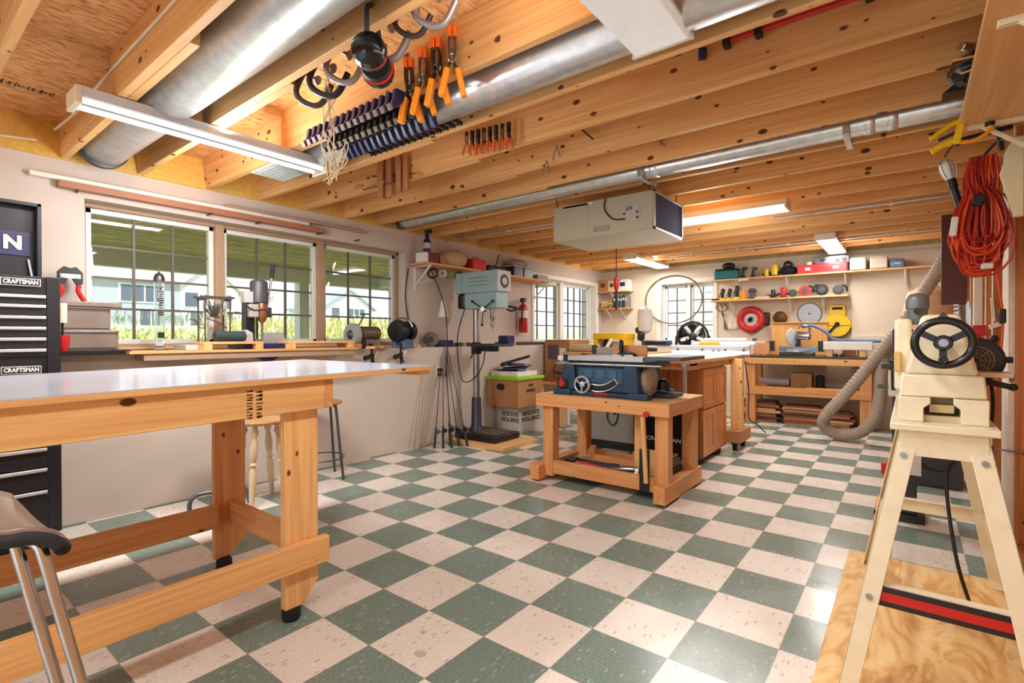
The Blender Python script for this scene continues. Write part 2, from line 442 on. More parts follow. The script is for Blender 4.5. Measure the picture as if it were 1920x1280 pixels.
# ------------------------------------------------------------------ ceiling: subfloor and joists
def m_osb():
    m = bpy.data.materials.new('strand_board'); m.use_nodes = True
    t = m.node_tree; b = t.nodes['Principled BSDF']; N = t.nodes.new; L = t.links.new
    g = N('ShaderNodeNewGeometry')
    mp = N('ShaderNodeMapping'); mp.inputs['Scale'].default_value = (70, 15, 20); L(g.outputs['Position'], mp.inputs[0])
    n = N('ShaderNodeTexNoise'); n.inputs['Scale'].default_value = 1; n.inputs['Detail'].default_value = 6; n.inputs['Distortion'].default_value = 0.8; L(mp.outputs[0], n.inputs['Vector'])
    r = N('ShaderNodeValToRGB'); e = r.color_ramp.elements
    e[0].position = 0.3; e[0].color = lin((150, 92, 46)); e[1].position = 0.68; e[1].color = lin((234, 190, 132))
    x = e.new(0.46); x.color = lin((212, 154, 92)); L(n.outputs['Fac'], r.inputs[0])
    L(r.outputs[0], b.inputs['Base Color']); b.inputs['Roughness'].default_value = 0.75
    return m
struct(rbox(-2.95, 3.3, -5, YB + 0.2, 2.535, 2.56).build('ceiling', m_osb()))
M['joist'] = wood('joist_lumber', (238, 194, 132), (218, 162, 98), 'x', 1.05, 0.6)
for k in range(-10, 18):
    y = -0.70 + 0.4064 * k + (0.035 if 2 <= k <= 5 else 0)
    o = B().box(-1.45 if -1 < k < 7 else -2.76, 3.2, y - 0.019, y + 0.019, ZW + 0.005, 2.535).build('ceiling_joist', M['joist'], bevel=0.003)
    struct(o, 'sawn lumber floor joist running across the open ceiling', 'joist', 'ceiling joists')
    if -1 < k < 7:
        o = B().box(-2.76, -0.6, y + 0.0195, y + 0.0575, ZW + 0.005, 2.535).build('ceiling_joist', M['joist'], bevel=0.003)
        struct(o, 'shorter joist lapped beside a long one at the window wall', 'joist', 'lapped joists at the window wall')
M['foam'] = mat('spray_foam', (226, 184, 92), 0.9, noise=0.12, nscale=30, bump=1.0)
b = B()
for k in range(-10, 18):
    y0 = -0.70 + 0.4064 * k + 0.019; y1 = y0 + 0.4064 - 0.038
    if y1 > 6.6: continue
    b.prism([(-2.76, ZW), (-2.655, ZW), (-2.67 - 0.03 * random.random(), ZW + 0.1), (-2.73, 2.535), (-2.76, 2.535)], 'y', y0 - 0.02, y1 + 0.02)
o = b.build('wall_left_rim', M['foam']); struct(o)
struct(rbox(-2.95, -2.76, -5, YB + 0.2, ZW, 2.56).build('wall_left_rim_board', M['joist']))
b = B(); b.box(-2.7, 2.4, YB - 0.02, YB + 0.2, ZW, 2.535)
struct(b.build('wall_back_rim', mat('rim_dark', (176, 150, 96), 0.8, noise=0.2, nscale=10)))

# ------------------------------------------------------------------ right side: bare stud partition
M['stud'] = wood('stud_lumber', (206, 136, 78), (176, 104, 54), 'z', 0.9)
struct(rbox(2.19, 2.21, -5, YB, 0, 2.535).build('wall_right', mat('panel_back', (196, 150, 108), 0.8, noise=0.08)))
M['stud_edge'] = mat('whitewashed_edge', (226, 214, 200), 0.7, noise=0.08, nscale=20)
for i, y in enumerate((-2.0, -1.2, -0.4, 0.4, 1.2, 2.395, 3.30, 3.71, 4.12, 4.53, 4.94, 5.35, 5.76, 6.17)):
    b = B().use(M['stud']).box(2.045, 2.19, y - 0.019, y + 0.019, 0.038, ZW)
    b.use(M['stud_edge']).box(2.040, 2.046, y - 0.019, y + 0.019, 0.038, ZW)
    struct(b.build('wall_right_stud'), 'bare wall stud with whitewashed front edge', 'stud', 'partition studs')
struct(rbox(2.04, 2.19, -5, YB, 0.0, 0.038).build('trim_1', M['stud']))
struct(B().box(2.018, 2.04, 2.375, 2.60, 0.02, 2.2).build('wall_right_strip', M['stud_edge'], bevel=0.002))

# ------------------------------------------------------------------ windows
M['vinyl'] = mat('window_vinyl', (224, 224, 220), 0.4)
M['vinyl_in'] = mat('window_wood', (170, 140, 112), 0.5)
M['muntin'] = mat('muntin', (96, 88, 78), 0.5)  # backlit darkness of the bars is put into this colour
def m_glass():
    m = bpy.data.materials.new('window_glass'); m.use_nodes = True
    t = m.node_tree; t.nodes.remove(t.nodes['Principled BSDF']); o = t.nodes['Material Output']
    a = t.nodes.new('ShaderNodeBsdfTransparent'); a.inputs[0].default_value = (0.97, 0.985, 0.98, 1)
    g = t.nodes.new('ShaderNodeBsdfGlossy'); g.inputs['Roughness'].default_value = 0.02
    lw = t.nodes.new('ShaderNodeLayerWeight'); pw = t.nodes.new('ShaderNodeMath'); pw.operation = 'POWER'; pw.inputs[1].default_value = 5
    f = t.nodes.new('ShaderNodeMath'); f.operation = 'MULTIPLY_ADD'; f.inputs[1].default_value = 0.9; f.inputs[2].default_value = 0.03
    t.links.new(lw.outputs['Facing'], pw.inputs[0]); t.links.new(pw.outputs[0], f.inputs[0])
    x = t.nodes.new('ShaderNodeMixShader'); t.links.new(f.outputs[0], x.inputs[0]); t.links.new(a.outputs[0], x.inputs[1]); t.links.new(g.outputs[0], x.inputs[2])
    t.links.new(x.outputs[0], o.inputs[0]); return m
M['glass'] = m_glass()
def window(name, axis, wall, out, a0, a1, z0, z1, sashes, rows, frame_m, label):
    """axis: 'x' = the window's plane is x = wall. out = -1/+1 direction of outdoors. sashes: list of (a0, a1, columns)"""
    root = thing(name, label, 'window'); root['kind'] = 'structure'
    def bx(bb, a, c, zz0, zz1, d0, d1):
        lo, hi = sorted((wall + out * d0, wall + out * d1))
        if axis == 'x': bb.box(lo, hi, a, c, zz0, zz1)
        else: bb.box(a, c, lo, hi, zz0, zz1)
    f = B()
    bx(f, a0, a0 + 0.03, z0, z1, 0.11, 0.24); bx(f, a1 - 0.03, a1, z0, z1, 0.11, 0.24)
    bx(f, a0, a1, z0, z0 + 0.03, 0.11, 0.24); bx(f, a0, a1, z1 - 0.03, z1, 0.11, 0.24)
    for s, e in zip(sashes, sashes[1:]): bx(f, s[1], e[0], z0, z1, 0.10, 0.24)
    f.build(name + '_frame', frame_m, root, bevel=0.004)
    for s in sashes:
        q = B(); g = 0.035; zz0, zz1 = z0 + 0.03, z1 - 0.03
        bx(q, s[0], s[0] + g, zz0, zz1, 0.14, 0.19); bx(q, s[1] - g, s[1], zz0, zz1, 0.14, 0.19)
        bx(q, s[0], s[1], zz0, zz0 + g, 0.14, 0.19); bx(q, s[0], s[1], zz1 - g, zz1, 0.14, 0.19)
        sash = q.build(name + '_sash', M['vinyl'], root, bevel=0.003)
        q = B(); n = s[2]
        for i in range(1, n):
            c = s[0] + g + (s[1] - s[0] - 2 * g) * i / n
            bx(q, c - 0.008, c + 0.008, zz0 + g, zz1 - g, 0.158, 0.176)
        for i in range(1, rows):
            c = zz0 + g + (zz1 - zz0 - 2 * g) * i / rows
            bx(q, s[0] + g, s[1] - g, c - 0.008, c + 0.008, 0.160, 0.174)
        q.build(name + '_muntins', M['muntin'], sash)
        q = B(); bx(q, s[0] + g, s[1] - g, zz0 + g, zz1 - g, 0.165, 0.169)
        q.build(name + '_pane', M['glass'], sash)
    return root
window('window_1', 'x', XU, -1, W1[0], W1[1], W1[2], W1[3], [(-0.53, 0.28, 3), (0.345, 1.175, 3), (1.24, 2.10, 3)], 4, M['vinyl_in'], 'wide three-sash window over the ledge with muntins coloured dark as if backlit')
window('window_2', 'x', XU, -1, W2[0], W2[1], W2[2], W2[3], [(4.53, 5.36, 3), (5.47, 6.31, 4)], 4, M['vinyl'], 'two-sash window in the left wall beside the far corner')
window('window_3', 'y', YB, 1, W3[0], W3[1], W3[2], W3[3], [(-1.59, -1.22, 2), (-1.17, -0.80, 2)], 4, M['vinyl'], 'white two-sash window in the back wall behind the black fan')
# window stools and casings
struct(B().box(XU - 0.11, XU + 0.015, W1[0], W1[1], W1[2] - 0.004, W1[2] + 0.012).build('window_1_sill', mat('sill_board', (196, 160, 124), 0.5)))
b = B()
for (a, c, d, e) in ((W3[0] - 0.06, W3[0], W3[2] - 0.06, W3[3] + 0.06), (W3[1], W3[1] + 0.05, W3[2] - 0.06, W3[3] + 0.06), (W3[0], W3[1], W3[3], W3[3] + 0.06), (W3[0], W3[1], W3[2] - 0.06, W3[2])):
    b.box(a, c, YB - 0.018, YB, d, e)
b.box(W3[0], W3[0] + 0.008, YB - 0.012, YB + 0.11, W3[2], W3[3]); b.box(W3[1] - 0.008, W3[1], YB - 0.012, YB + 0.11, W3[2], W3[3]); b.box(W3[0], W3[1], YB - 0.012, YB + 0.11, W3[3] - 0.008, W3[3]); b.box(W3[0], W3[1], YB - 0.012, YB + 0.11, W3[2], W3[2] + 0.008)
struct(b.build('window_3_trim', M['white'], bevel=0.002))
b = B(); b.box(XU, XU + 0.014, W2[1], W2[1] + 0.06, W2[2], W2[3] + 0.05); b.box(XU, XU + 0.014, W2[0], W2[1], W2[3], W2[3] + 0.05)
b.box(XU, XU + 0.014, W2[0] - 0.05, W2[0], W2[2], W2[3] + 0.05)
b.box(XU - 0.11, XU + 0.012, W2[0], W2[0] + 0.008, W2[2], W2[3]); b.box(XU - 0.11, XU + 0.012, W2[1] - 0.008, W2[1], W2[2], W2[3]); b.box(XU - 0.11, XU + 0.012, W2[0], W2[1], W2[3] - 0.008, W2[3])
struct(b.build('window_2_trim', M['white'], bevel=0.002))

# ================================================================== outdoors
def m_grass():
    return mat('lawn', (184, 190, 146), 0.9, noise=0.25, nscale=1.5)
struct(B().hull8([(-120, -60, -3), (-2.96, -60, -3), (-2.96, 90, -3), (-120, 90, -3), (-120, -60, 4.6), (-2.96, -60, 0.85), (-2.96, 90, 0.85), (-120, 90, 4.6)]).build('ground_lawn', m_grass()))
struct(rbox(-2.96, 12, YB + 0.21, 40, -3, 0.85).build('ground_side_lawn', m_grass()))
M['deckboard'] = mat('weathered_deck_board', (206, 192, 124), 0.8, noise=0.22, nscale=5)
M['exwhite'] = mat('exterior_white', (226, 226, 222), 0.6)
# raised deck over the windows
t = thing('deck', 'raised deck of weathered boards on white posts outside the windows', 'deck', (-2.96, 0, 2.18)); YD = 5.6
k = 0; x = -0.02
b = B()
while x > -2.5:
    b.box(x - 0.138, x, -4, YD, 0, 0.03); x -= 0.15
b.build('deck_boards', M['deckboard'], t)
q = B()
for i in range(8): q.box(-0.21 - i * 0.30, -0.185 - i * 0.30, -4, YD, -0.008, 0)  # pale strips stand in for the light lines between the deck boards
q.build('gap_light_strips', M['exwhite'], t)
b = B(); b.box(-2.62, -2.5, -4, YD, -0.22, 0.02); b.build('rim_beam', M['exwhite'], t)
for yy in (3.9, YD - 0.1): B().box(-2.5, 0.0, yy, yy + 0.09, -0.19, 0).build('side_beam', M['exwhite'], t)
for yy in (-2.6, 2.5, YD - 0.16): B().box(-2.64, -2.49, yy, yy + 0.15, -1.6, -0.2).build('post', M['exwhite'], t)

def house(label, x, y, w, d, wall_c, roof_c, h=4.6, rise=1.9, ridge='y', name='exterior_house'):
    """two-storey house; front face looks to +x. ridge along y shows the roof slope, along x shows the gable"""
    z0 = 0.85 + (-2.96 - x) * 3.75 / 117
    t = thing(name, label, 'house', (x, y, z0 - 0.2), 0, 'houses across the lawn')
    wm = mat('siding_%d_%d_%d' % wall_c, wall_c, 0.7); rm = mat('roof_%d_%d_%d' % roof_c, roof_c, 0.8, noise=0.1, nscale=4)
    q = B()
    if ridge == 'y':
        q.box(-d, 0, -w / 2, w / 2, 0, h)
        q.build('walls', wm, t)
        B().prism([(-d - 0.4, h - 0.15), (0.4, h - 0.15), (-d / 2, h + rise)], 'y', -w / 2 - 0.3, w / 2 + 0.3).build('roof', rm, t)
    else:
        q.prism([(-w / 2, 0), (w / 2, 0), (w / 2, h), (0, h + rise), (-w / 2, h)], 'x', -d, 0)
        q.build('walls', wm, t)
        r = B()
        for s in (1, -1):
            r.hull8([(-d, 0, h + rise), (0.3, 0, h + rise), (0.3, s * (w / 2 + 0.4), h - 0.3), (-d, s * (w / 2 + 0.4), h - 0.3),
                     (-d, 0, h + rise + 0.2), (0.3, 0, h + rise + 0.2), (0.3, s * (w / 2 + 0.4), h - 0.1), (-d, s * (w / 2 + 0.4), h - 0.1)])
        r.build('roof', rm, t)
    fm = M['exwhite']; gm = mat('house_pane', (96, 108, 120), 0.2)
    for (yy, zz, ww) in ((-w * 0.28, h * 0.72, 1.0), (w * 0.15, h * 0.70, 2.1), (-w * 0.2, h * 0.22, 1.0), (w * 0.25, h * 0.22, 1.4)):
        f = B().box(0, 0.06, yy - ww / 2 - 0.1, yy + ww / 2 + 0.1, zz - 0.65, zz + 0.65).build('window', fm, t)
        p = B(); n = max(1, int(ww / 0.65))
        for i in range(n): p.box(0.06, 0.08, yy - ww / 2 + i * ww / n + 0.05, yy - ww / 2 + (i + 1) * ww / n - 0.05, zz - 0.55, zz + 0.55)
        p.build('pane', gm, f)
    return t
house('grey blue house with a low beige roof seen through the left sash', -40, 9.2, 7.2, 9, (176, 182, 190), (216, 206, 192), 3.4, 1.3)
house('white gabled house beside the grey blue house across the lawn', -43, 15.9, 4.6, 7, (232, 232, 230), (206, 196, 186), 3.1, 2.0, 'x')
house('white house with a pinkish roof behind the bench drill press', -60, 26.6, 6.4, 8, (236, 236, 234), (214, 196, 184), 3.8, 1.4)
house('small pale blue gabled house far across the lawn beside the deck post', -58, 39.0, 4.5, 7, (206, 212, 224), (150, 160, 176), 2.2, 1.6, 'x')
house('white house with a blue grey roof behind the tall weeds', -46, 31.0, 6, 7, (226, 230, 236), (160, 168, 182), 2.4, 1.8, 'x')

def weeds(name, label, x0, x1, y0, y1, n, hmin, hmax, cols):
    bb = B()
    for c in cols: bb.use(mat('weed_%d_%d_%d' % c, c, 0.9, noise=0.2))
    for i in range(n):
        x = random.uniform(x0, x1); y = min(random.uniform(y0, y1), -1.6 + 0.88 * (1.6 - x)); z = 0.85 + (-2.96 - x) * 3.75 / 117
        h = random.uniform(hmin, hmax); bb.mi = random.randrange(len(cols))
        for k in range(5):
            a = random.uniform(0, 2 * pi); l = random.uniform(0.15, 0.5) * h; w = random.uniform(0.008, 0.022)
            zz = z + h * random.uniform(0, 0.5)
            p0 = Vector((x, y, zz)); p1 = p0 + Vector((cos(a) * l * 0.5, sin(a) * l * 0.5, h * 0.35)); p2 = p0 + Vector((cos(a) * l, sin(a) * l, h * random.uniform(0.3, 0.6)))
            s = Vector((-sin(a), cos(a), 0)) * w
            v = [bb.bm.verts.new(q) for q in (p0 - s * 0.5, p0 + s * 0.5, p1 + s, p1 - s, p2)]
            f1 = bb.bm.faces.new((v[0], v[1], v[2], v[3])); f2 = bb.bm.faces.new((v[3], v[2], v[4]))
            f1.material_index = f2.material_index = bb.mi
    return tag(bb.build(name), label, 'plants', kind='stuff')
weeds('weeds', 'pale yellow green weeds growing outside the left sash', -12, -6.5, 1.0, 3.2, 620, 0.12, 0.32, [(212, 216, 150), (190, 202, 124), (226, 228, 176)])
weeds('tall_weeds', 'tall yellow green weeds outside the right sash', -16, -6.5, 5.0, 12.5, 2600, 0.35, 0.75, [(220, 214, 150), (196, 198, 122), (232, 228, 178)])
weeds('hedge_weeds', 'dark green shrubs at the foot of the far houses', -39, -36, 8, 36, 320, 0.5, 1.3, [(110, 130, 90), (130, 146, 104)])
# neighbouring wing seen through the back window
t = thing('side_wing', 'white lap sided wing of the house outside the back window', 'building', (0.05, 9.4, 0.5))
B().box(-2.0, 3.0, 0, 0.3, 0, 4).build('wall', M['exwhite'], t)
for i in range(16): B().hull8([(-2.0, -0.012, i * 0.2), (3, -0.012, i * 0.2), (3, 0, i * 0.2), (-2.0, 0, i * 0.2), (-2.0, -0.002, i * 0.2 + 0.2), (3, -0.002, i * 0.2 + 0.2), (3, 0, i * 0.2 + 0.2), (-2.0, 0, i * 0.2 + 0.2)]).build('lap_board', M['exwhite'], t)
B().box(-2.25, -2.0, -0.1, 0.2, 0, 4).build('corner_board', M['white'], t)

# ================================================================== ceiling lights
M['diffuser'] = mat('lit_diffuser', (255, 250, 238), 0.4, emit=2.2)
M['diffuser_dim'] = mat('dim_diffuser', (226, 228, 230), 0.25, emit=0.25)
M['tube'] = mat('lit_tube', (250, 250, 248), 0.4, emit=0.55)
def lamp_light(parent, L, Wd, power, rot=0, z=-0.03, col=(1.0, 0.98, 0.95)):
    d = bpy.data.lights.new('lamp', 'AREA'); d.shape = 'RECTANGLE'; d.size = L; d.size_y = Wd; d.energy = power; d.color = col
    o = bpy.data.objects.new('lamp_light', d); COL.objects.link(o); o.parent = parent; o.location = (0, 0, z); o.rotation_euler = (0, 0, rot)
    return o
def side_glow(parent, L, w, power):
    # area lights added at both sides of a fixture to brighten joists and walls
    for s in (1, -1):
        o = lamp_light(parent, L * 0.9, 0.04, power)
        o.location = (s * (w / 2 + 0.02), 0, 0.0); o.rotation_euler = Vector((s * 1.0, 0, 0.35)).to_track_quat('-Z', 'Y').to_euler()
        o.data.size, o.data.size_y = 0.04, L * 0.9
LAMP_W = 27
def shop_light(label, x, y, z, along='y', L=1.22, w=0.15, power=LAMP_W, lit=True, group='ceiling lights'):
    t = thing('ceiling_light', label, 'light', (x, y, z), 0 if along == 'y' else -pi / 2, group)
    f = B().prism([(-w / 2, 0.0), (w / 2, 0.0), (w / 2 - 0.012, 0.062), (-w / 2 + 0.012, 0.062)], 'x', -L / 2, L / 2)
    # prism over x gives (y,z) polygon: build along y instead
    f = B().prism([(-w / 2, 0.012), (w / 2, 0.012), (w / 2 - 0.015, 0.065), (-w / 2 + 0.015, 0.065)], 'y', -L / 2, L / 2)
    f.build('housing', M['white'], t, bevel=0.003)
    B().prism([(-w / 2 + 0.004, 0.011), (-w / 2 + 0.015, -0.016), (w / 2 - 0.015, -0.016), (w / 2 - 0.004, 0.011)], 'y', -L / 2 + 0.01, L / 2 - 0.01).build('diffuser', M['diffuser'] if lit else M['diffuser_dim'], t, bevel=0.004)
    for s in (1, -1): B().box(-w / 2 - 0.002, w / 2 + 0.002, s * L / 2 - 0.008, s * L / 2 + 0.008, -0.014, 0.066).build('end_cap', M['white'], t, bevel=0.002)
    if power: lamp_light(t, L * 0.95, w * 0.8, power, pi / 2); side_glow(t, L, w, power * 0.22)
    return t
# open two-tube strip near the windows
t = thing('ceiling_light', 'open white two-tube strip light hanging over the tool chest end of the bench', 'light', (-1.43, -0.24, 2.2), 0, 'ceiling lights')
B().prism([(-0.075, 0.05), (-0.055, 0.05), (-0.04, 0.075), (0.04, 0.075), (0.055, 0.05), (0.075, 0.05), (0.085, 0.09), (-0.085, 0.09)], 'y', -0.62, 0.62).build('reflector', mat('reflector_white', (196, 196, 196), 0.4), t)
B().box(-0.02, 0.02, -0.60, 0.60, 0.045, 0.076).build('ballast_cover', mat('ballast_grey', (96, 98, 100), 0.5), t)
for s in (1, -1):
    B().cyl((s * 0.05, -0.6, 0.037), (s * 0.05, 0.6, 0.037), 0.014, n=12).build('tube', M['tube'], t)
    B().box(-0.085, 0.085, s * 0.62 - 0.012, s * 0.62 + 0.012, 0.012, 0.092).build('end_cap', M['cream'], t, bevel=0.003)
lamp_light(t, 1.2, 0.14, LAMP_W * 1.25, pi / 2, 0.015); side_glow(t, 1.24, 0.17, LAMP_W * 0.55)
t = shop_light('wide wraparound ceiling light at the top edge of the photo', 0.855, -0.22, 2.255, 'y', 1.24, 0.235, 17, False)
shop_light('lit strip light beside the blue filtered air cleaner', 0.16, 3.42, 2.26, 'x', 1.22, 0.22, 33)
shop_light('lit strip light near the left corner above the back window', -1.50, 5.78, 2.26, 'y', 1.22, 0.2, 21)
shop_light('lit ceiling light above the back wall tool shelves', 0.84, 5.82, 2.26, 'y', 1.22, 0.2, 18)
for (x, y) in ((-1.4, -2.6), (0.9, -3.0)):  # unseen fixtures added behind the camera for fill light
    shop_light('unseen strip light added behind the photographer as fill', x, y, 2.26, 'y', 1.22, 0.2)
# ================================================================== big assembly bench in front
def bench():
    t = thing('workbench', 'large pine assembly bench with white laminate top and open lower rails', 'workbench', (-0.37, -0.35, 0))
    lam = mat('white_laminate', (192, 194, 206), 0.16, noise=0.05, nscale=4)
    def z(y, d): return 0.987 + 0.0161 * (y + 1.24) + d        # the top is a little out of level
    X, Y = -0.37, -0.35
    def slab(x0, x1, y0, y1, a, c):
        return B().hull8([(x0 - X, y0 - Y, z(y0, a)), (x1 - X, y0 - Y, z(y0, a)), (x1 - X, y1 - Y, z(y1, a)), (x0 - X, y1 - Y, z(y1, a)),
                          (x0 - X, y0 - Y, z(y0, c)), (x1 - X, y0 - Y, z(y0, c)), (x1 - X, y1 - Y, z(y1, c)), (x0 - X, y1 - Y, z(y1, c))])
    slab(-1.52, -0.31, -2.55, 0.31, -0.022, -0.002).build('table_top', M['pine_y'], t, bevel=0.002)
    slab(-1.519, -0.311, -2.549, 0.309, -0.002, 0.001).build('laminate', lam, t)
    slab(-1.5, -0.33, 0.24, 0.308, -0.044, -0.022).build('end_cleat', M['pine_x'], t, bevel=0.002)
    slab(-0.373, -0.335, -2.4, -0.275, -0.143, -0.022).build('front_apron', M['pine_y'], t, bevel=0.003)
    slab(-1.14, -1.10, -2.4, -0.275, -0.143, -0.022).build('back_apron', M['fir_y'], t, bevel=0.003)
    slab(-1.14, -0.335, -0.275, -0.235, -0.143, -0.022).build('end_apron', M['fir_x'], t, bevel=0.003)
    def leg(x0, x1, m, flip, y0, y1):
        a, c = y0 - Y, y1 - Y
        poly = [(a, 0.055), (c - 0.075, 0.055), (c, 0.135), (c, 0.96), (a, 0.96)]
        o = B().prism(poly, 'x', x0 - X, x1 - X).build('leg', m, t, bevel=0.003)
        return o
    for (x0, x1, xs, m) in ((-0.411, -0.373, -0.50, M['pine_z']), (-1.14, -1.10, -1.05, M['fir_z'])):
        for y0 in (-0.43 if x0 > -0.6 else -0.40, -2.25):
            o = leg(x0, x1, m, False, y0, y0 + 0.145)
            B().lathe(((x0 + x1) / 2 - X - (0.01 if x0 > -0.6 else -0.02), y0 + 0.04 - Y, 0.0), (0, 0, 1), [(0.030, 0), (0.036, 0.01), (0.036, 0.045), (0.028, 0.06)]).build('foot', M['rubber'], o)
    B().box(-0.373 - X, -0.335 - X, -2.5 - Y, -0.255 - Y, 0.212, 0.32).build('lower_rail', M['pine_y'], t, bevel=0.003)
    B().box(-1.10 - X, -1.062 - X, -2.4 - Y, -0.40 - Y, 0.225, 0.335).build('lower_rail', M['fir_y'], t, bevel=0.003)
    B().box(-1.10 - X, -0.411 - X, -0.34 - Y, -0.302 - Y, 0.23, 0.335).build('cross_rail', M['fir_x'], t, bevel=0.003)
    # faded mill stamp, two upright columns of marks
    s = B()
    rnd = random.Random(3)
    for c in range(2):
        zz = 0.852
        while zz < 0.955:
            h = rnd.uniform(0.005, 0.011)
            yy = -0.595 + c * 0.036
            s.box(0.0352, 0.0356, yy - Y, yy + rnd.uniform(0.012, 0.026) - Y, zz, zz + h * 0.6)
            if rnd.random() < 0.6: s.box(0.0352, 0.0356, yy - Y + rnd.uniform(0, .015), yy - Y + 0.022, zz, zz + h)
            zz += h + 0.004
    s.build('mill_stamp', mat('stamp_ink', (92, 62, 34), 0.8), t)
    for (yy, zz) in ((-0.318, 0.29), (-0.285, 0.295)): pass
    return t
bench()

# ------------------------------------------------------------------ chrome shop stool cut by the frame's corner
t = thing('bar_stool', 'brown shell stool with bent chrome legs at the near end of the pine bench', 'stool', (0.22, -1.56, 0))
shell = mat('brown_shell', (112, 88, 70), 0.4, noise=0.1)
near_edge = smooth([(-0.0516, 0.0483, 0.8279), (0.0747, 0.1469, 0.8223), (0.18, 0.2291, 0.8248), (0.2151, 0.2565, 0.8309), (0.2396, 0.2757, 0.8309), (0.2558, 0.2882, 0.8238), (0.2621, 0.2931, 0.8148)], 5)
far_edge = smooth([(-0.4214, 0.039, 0.8613), (-0.2623, 0.1631, 0.8498), (-0.1298, 0.2664, 0.8271), (-0.1076, 0.2835, 0.8103), (-0.0765, 0.3074, 0.771), (-0.0482, 0.3292, 0.7441), (-0.0305, 0.3429, 0.7317)], 5)
rows = []
for k in range(9):
    f = k / 8
    rows.append([p.lerp(q, f) - Vector((0, 0, 0.012 * sin(pi * f))) for p, q in zip(near_edge, far_edge)])
B().sheet(rows).build('seat', shell, t, solid=0.012)
B().tube([p - Vector((0, 0, 0.012)) for p in near_edge] + [p - Vector((0, 0, 0.006)) for p in (near_edge[-1].lerp(far_edge[-1], 0.5), far_edge[-1])], 0.0115, 12).build('edge_trim', M['rubber'], t)
leg_a = [(0.132, 0.2547, 0.7856), (0.1562, 0.2725, 0.6857), (0.1811, 0.2909, 0.5819), (0.3192, 0.393, 0.006)]
leg_b = [(0.1201, 0.2454, 0.7932), (0.1469, 0.2663, 0.796), (0.1632, 0.279, 0.7874), (0.1722, 0.2858, 0.761), (0.1919, 0.3003, 0.6762), (0.2145, 0.317, 0.5819), (0.3525, 0.419, 0.006)]
B().tube(smooth(leg_a, 6), 0.0095, 14).build('leg', M['chrome'], t)
B().tube(smooth(leg_b, 6), 0.0095, 14).build('leg', M['chrome'], t)
# the far pair of legs mirrors them on the other side of the seat
cx, cy = -0.11, -0.14
for lg in (leg_a, leg_b): B().tube(smooth([(2 * cx - x, 2 * cy - y, z) for x, y, z in lg], 6), 0.0095, 14).build('leg', M['chrome'], t)
def at_h(lg, h):
    p, q = Vector(lg[-2]), Vector(lg[-1]); return p.lerp(q, (p.z - h) / (p.z - q.z))
B().bar(at_h(leg_a, 0.47), at_h(leg_b, 0.38), 0.02, 0.006).build('brace', M['chrome'], t)

# ------------------------------------------------------------------ rolling tool chest against the left wall
drawer_m = mat('chest_black', (30, 30, 36), 0.38, noise=0.08)
trim_m = mat('brushed_trim', (222, 222, 226), 0.3, 0.6)
plate_m = mat('name_plate', (236, 236, 238), 0.35)
def name_plate(parent, yc, zc, x):
    p = B().box(x, x + 0.003, yc - 0.078, yc + 0.078, zc - 0.020, zc + 0.020).build('name_plate', plate_m, parent, bevel=0.001)
    B().box(x + 0.0028, x + 0.0034, yc - 0.075, yc + 0.075, zc - 0.017, zc + 0.017).build('plate_field', drawer_m, p)
    text('lettering', 'CRAFTSMAN', 0.030, plate_m, p, (x + 0.0038, yc, zc), FACE_PX, 0.0006, squeeze=0.80, bold=0.0011)
def chest(name, label, z0, z1, drawers, wheels=False):
    t = thing(name, label, 'tool chest', (-2.1, -1.12, z0))
    H = z1 - z0; w = 0.66; h0 = 0.09 if wheels else 0.0
    B().box(-0.365, -0.012, -w / 2, w / 2, h0, H).build('cabinet_body', drawer_m, t, bevel=0.004)
    for s in (1, -1):
        B().box(-0.012, 0.0, s * w / 2 - (0.055 if s > 0 else 0), s * w / 2 + (0.055 if s < 0 else 0), h0, H).build('corner_post', drawer_m, t, bevel=0.003)
    for (a, c) in drawers:
        d = B().box(-0.014, -0.002, -w / 2 + 0.055, w / 2 - 0.055, a, c).build('drawer', drawer_m, t, bevel=0.003)
        B().box(-0.002, 0.010, -w / 2 + 0.055, w / 2 - 0.06, c - 0.018, c - 0.002).build('pull', trim_m, d, bevel=0.002)
    if wheels:
        for sx in (-0.32, -0.06):
            for sy in (1, -1):
                B().cyl((sx, sy * 0.27 - 0.015, 0.045), (sx, sy * 0.27 + 0.015, 0.045), 0.045).build('wheel', M['rubber'], t)
    return t
t = chest('tool_chest', 'black top tool chest with six long drawers and its lid open', 0.95, 1.485,
          [(0.105, 0.148), (0.150, 0.208), (0.21, 0.266), (0.268, 0.324), (0.326, 0.384), (0.386, 0.436)])
name_plate(t, 0.172, 0.500, 0.0); name_plate(t, 0.172, 0.035, 0.0)
# the raised lid with its sheen and emblem
lid = B().box(-0.385, -0.365, -0.33, 0.305, 0.56, 0.985).use(drawer_m).box(-0.36, -0.30, -0.33, 0.305, 0.965, 0.985).box(-0.365, -0.30, 0.285, 0.305, 0.56, 0.985).build('lid', mat('lid_inner', (52, 52, 92), 0.3, 0.3), t, bevel=0.003)
B().box(-0.366, -0.358, -0.1, 0.265, 0.68, 0.82).build('emblem_panel', mat('emblem_panel', (62, 60, 104), 0.3, 0.2), lid, bevel=0.002)
text('emblem', 'N', 0.105, mat('emblem_dark', (28, 24, 40), 0.4), lid, (-0.357, 0.19, 0.75), FACE_PX, 0.0008, bold=0.012)
text('emblem_face', 'N', 0.105, M['white'], lid, (-0.356, 0.19, 0.75), FACE_PX, 0.0010, bold=0.005)
B().tube([(-0.33, 0.27, 0.54), (-0.35, 0.255, 0.66)], 0.006).build('lid_stay', trim_m, lid)
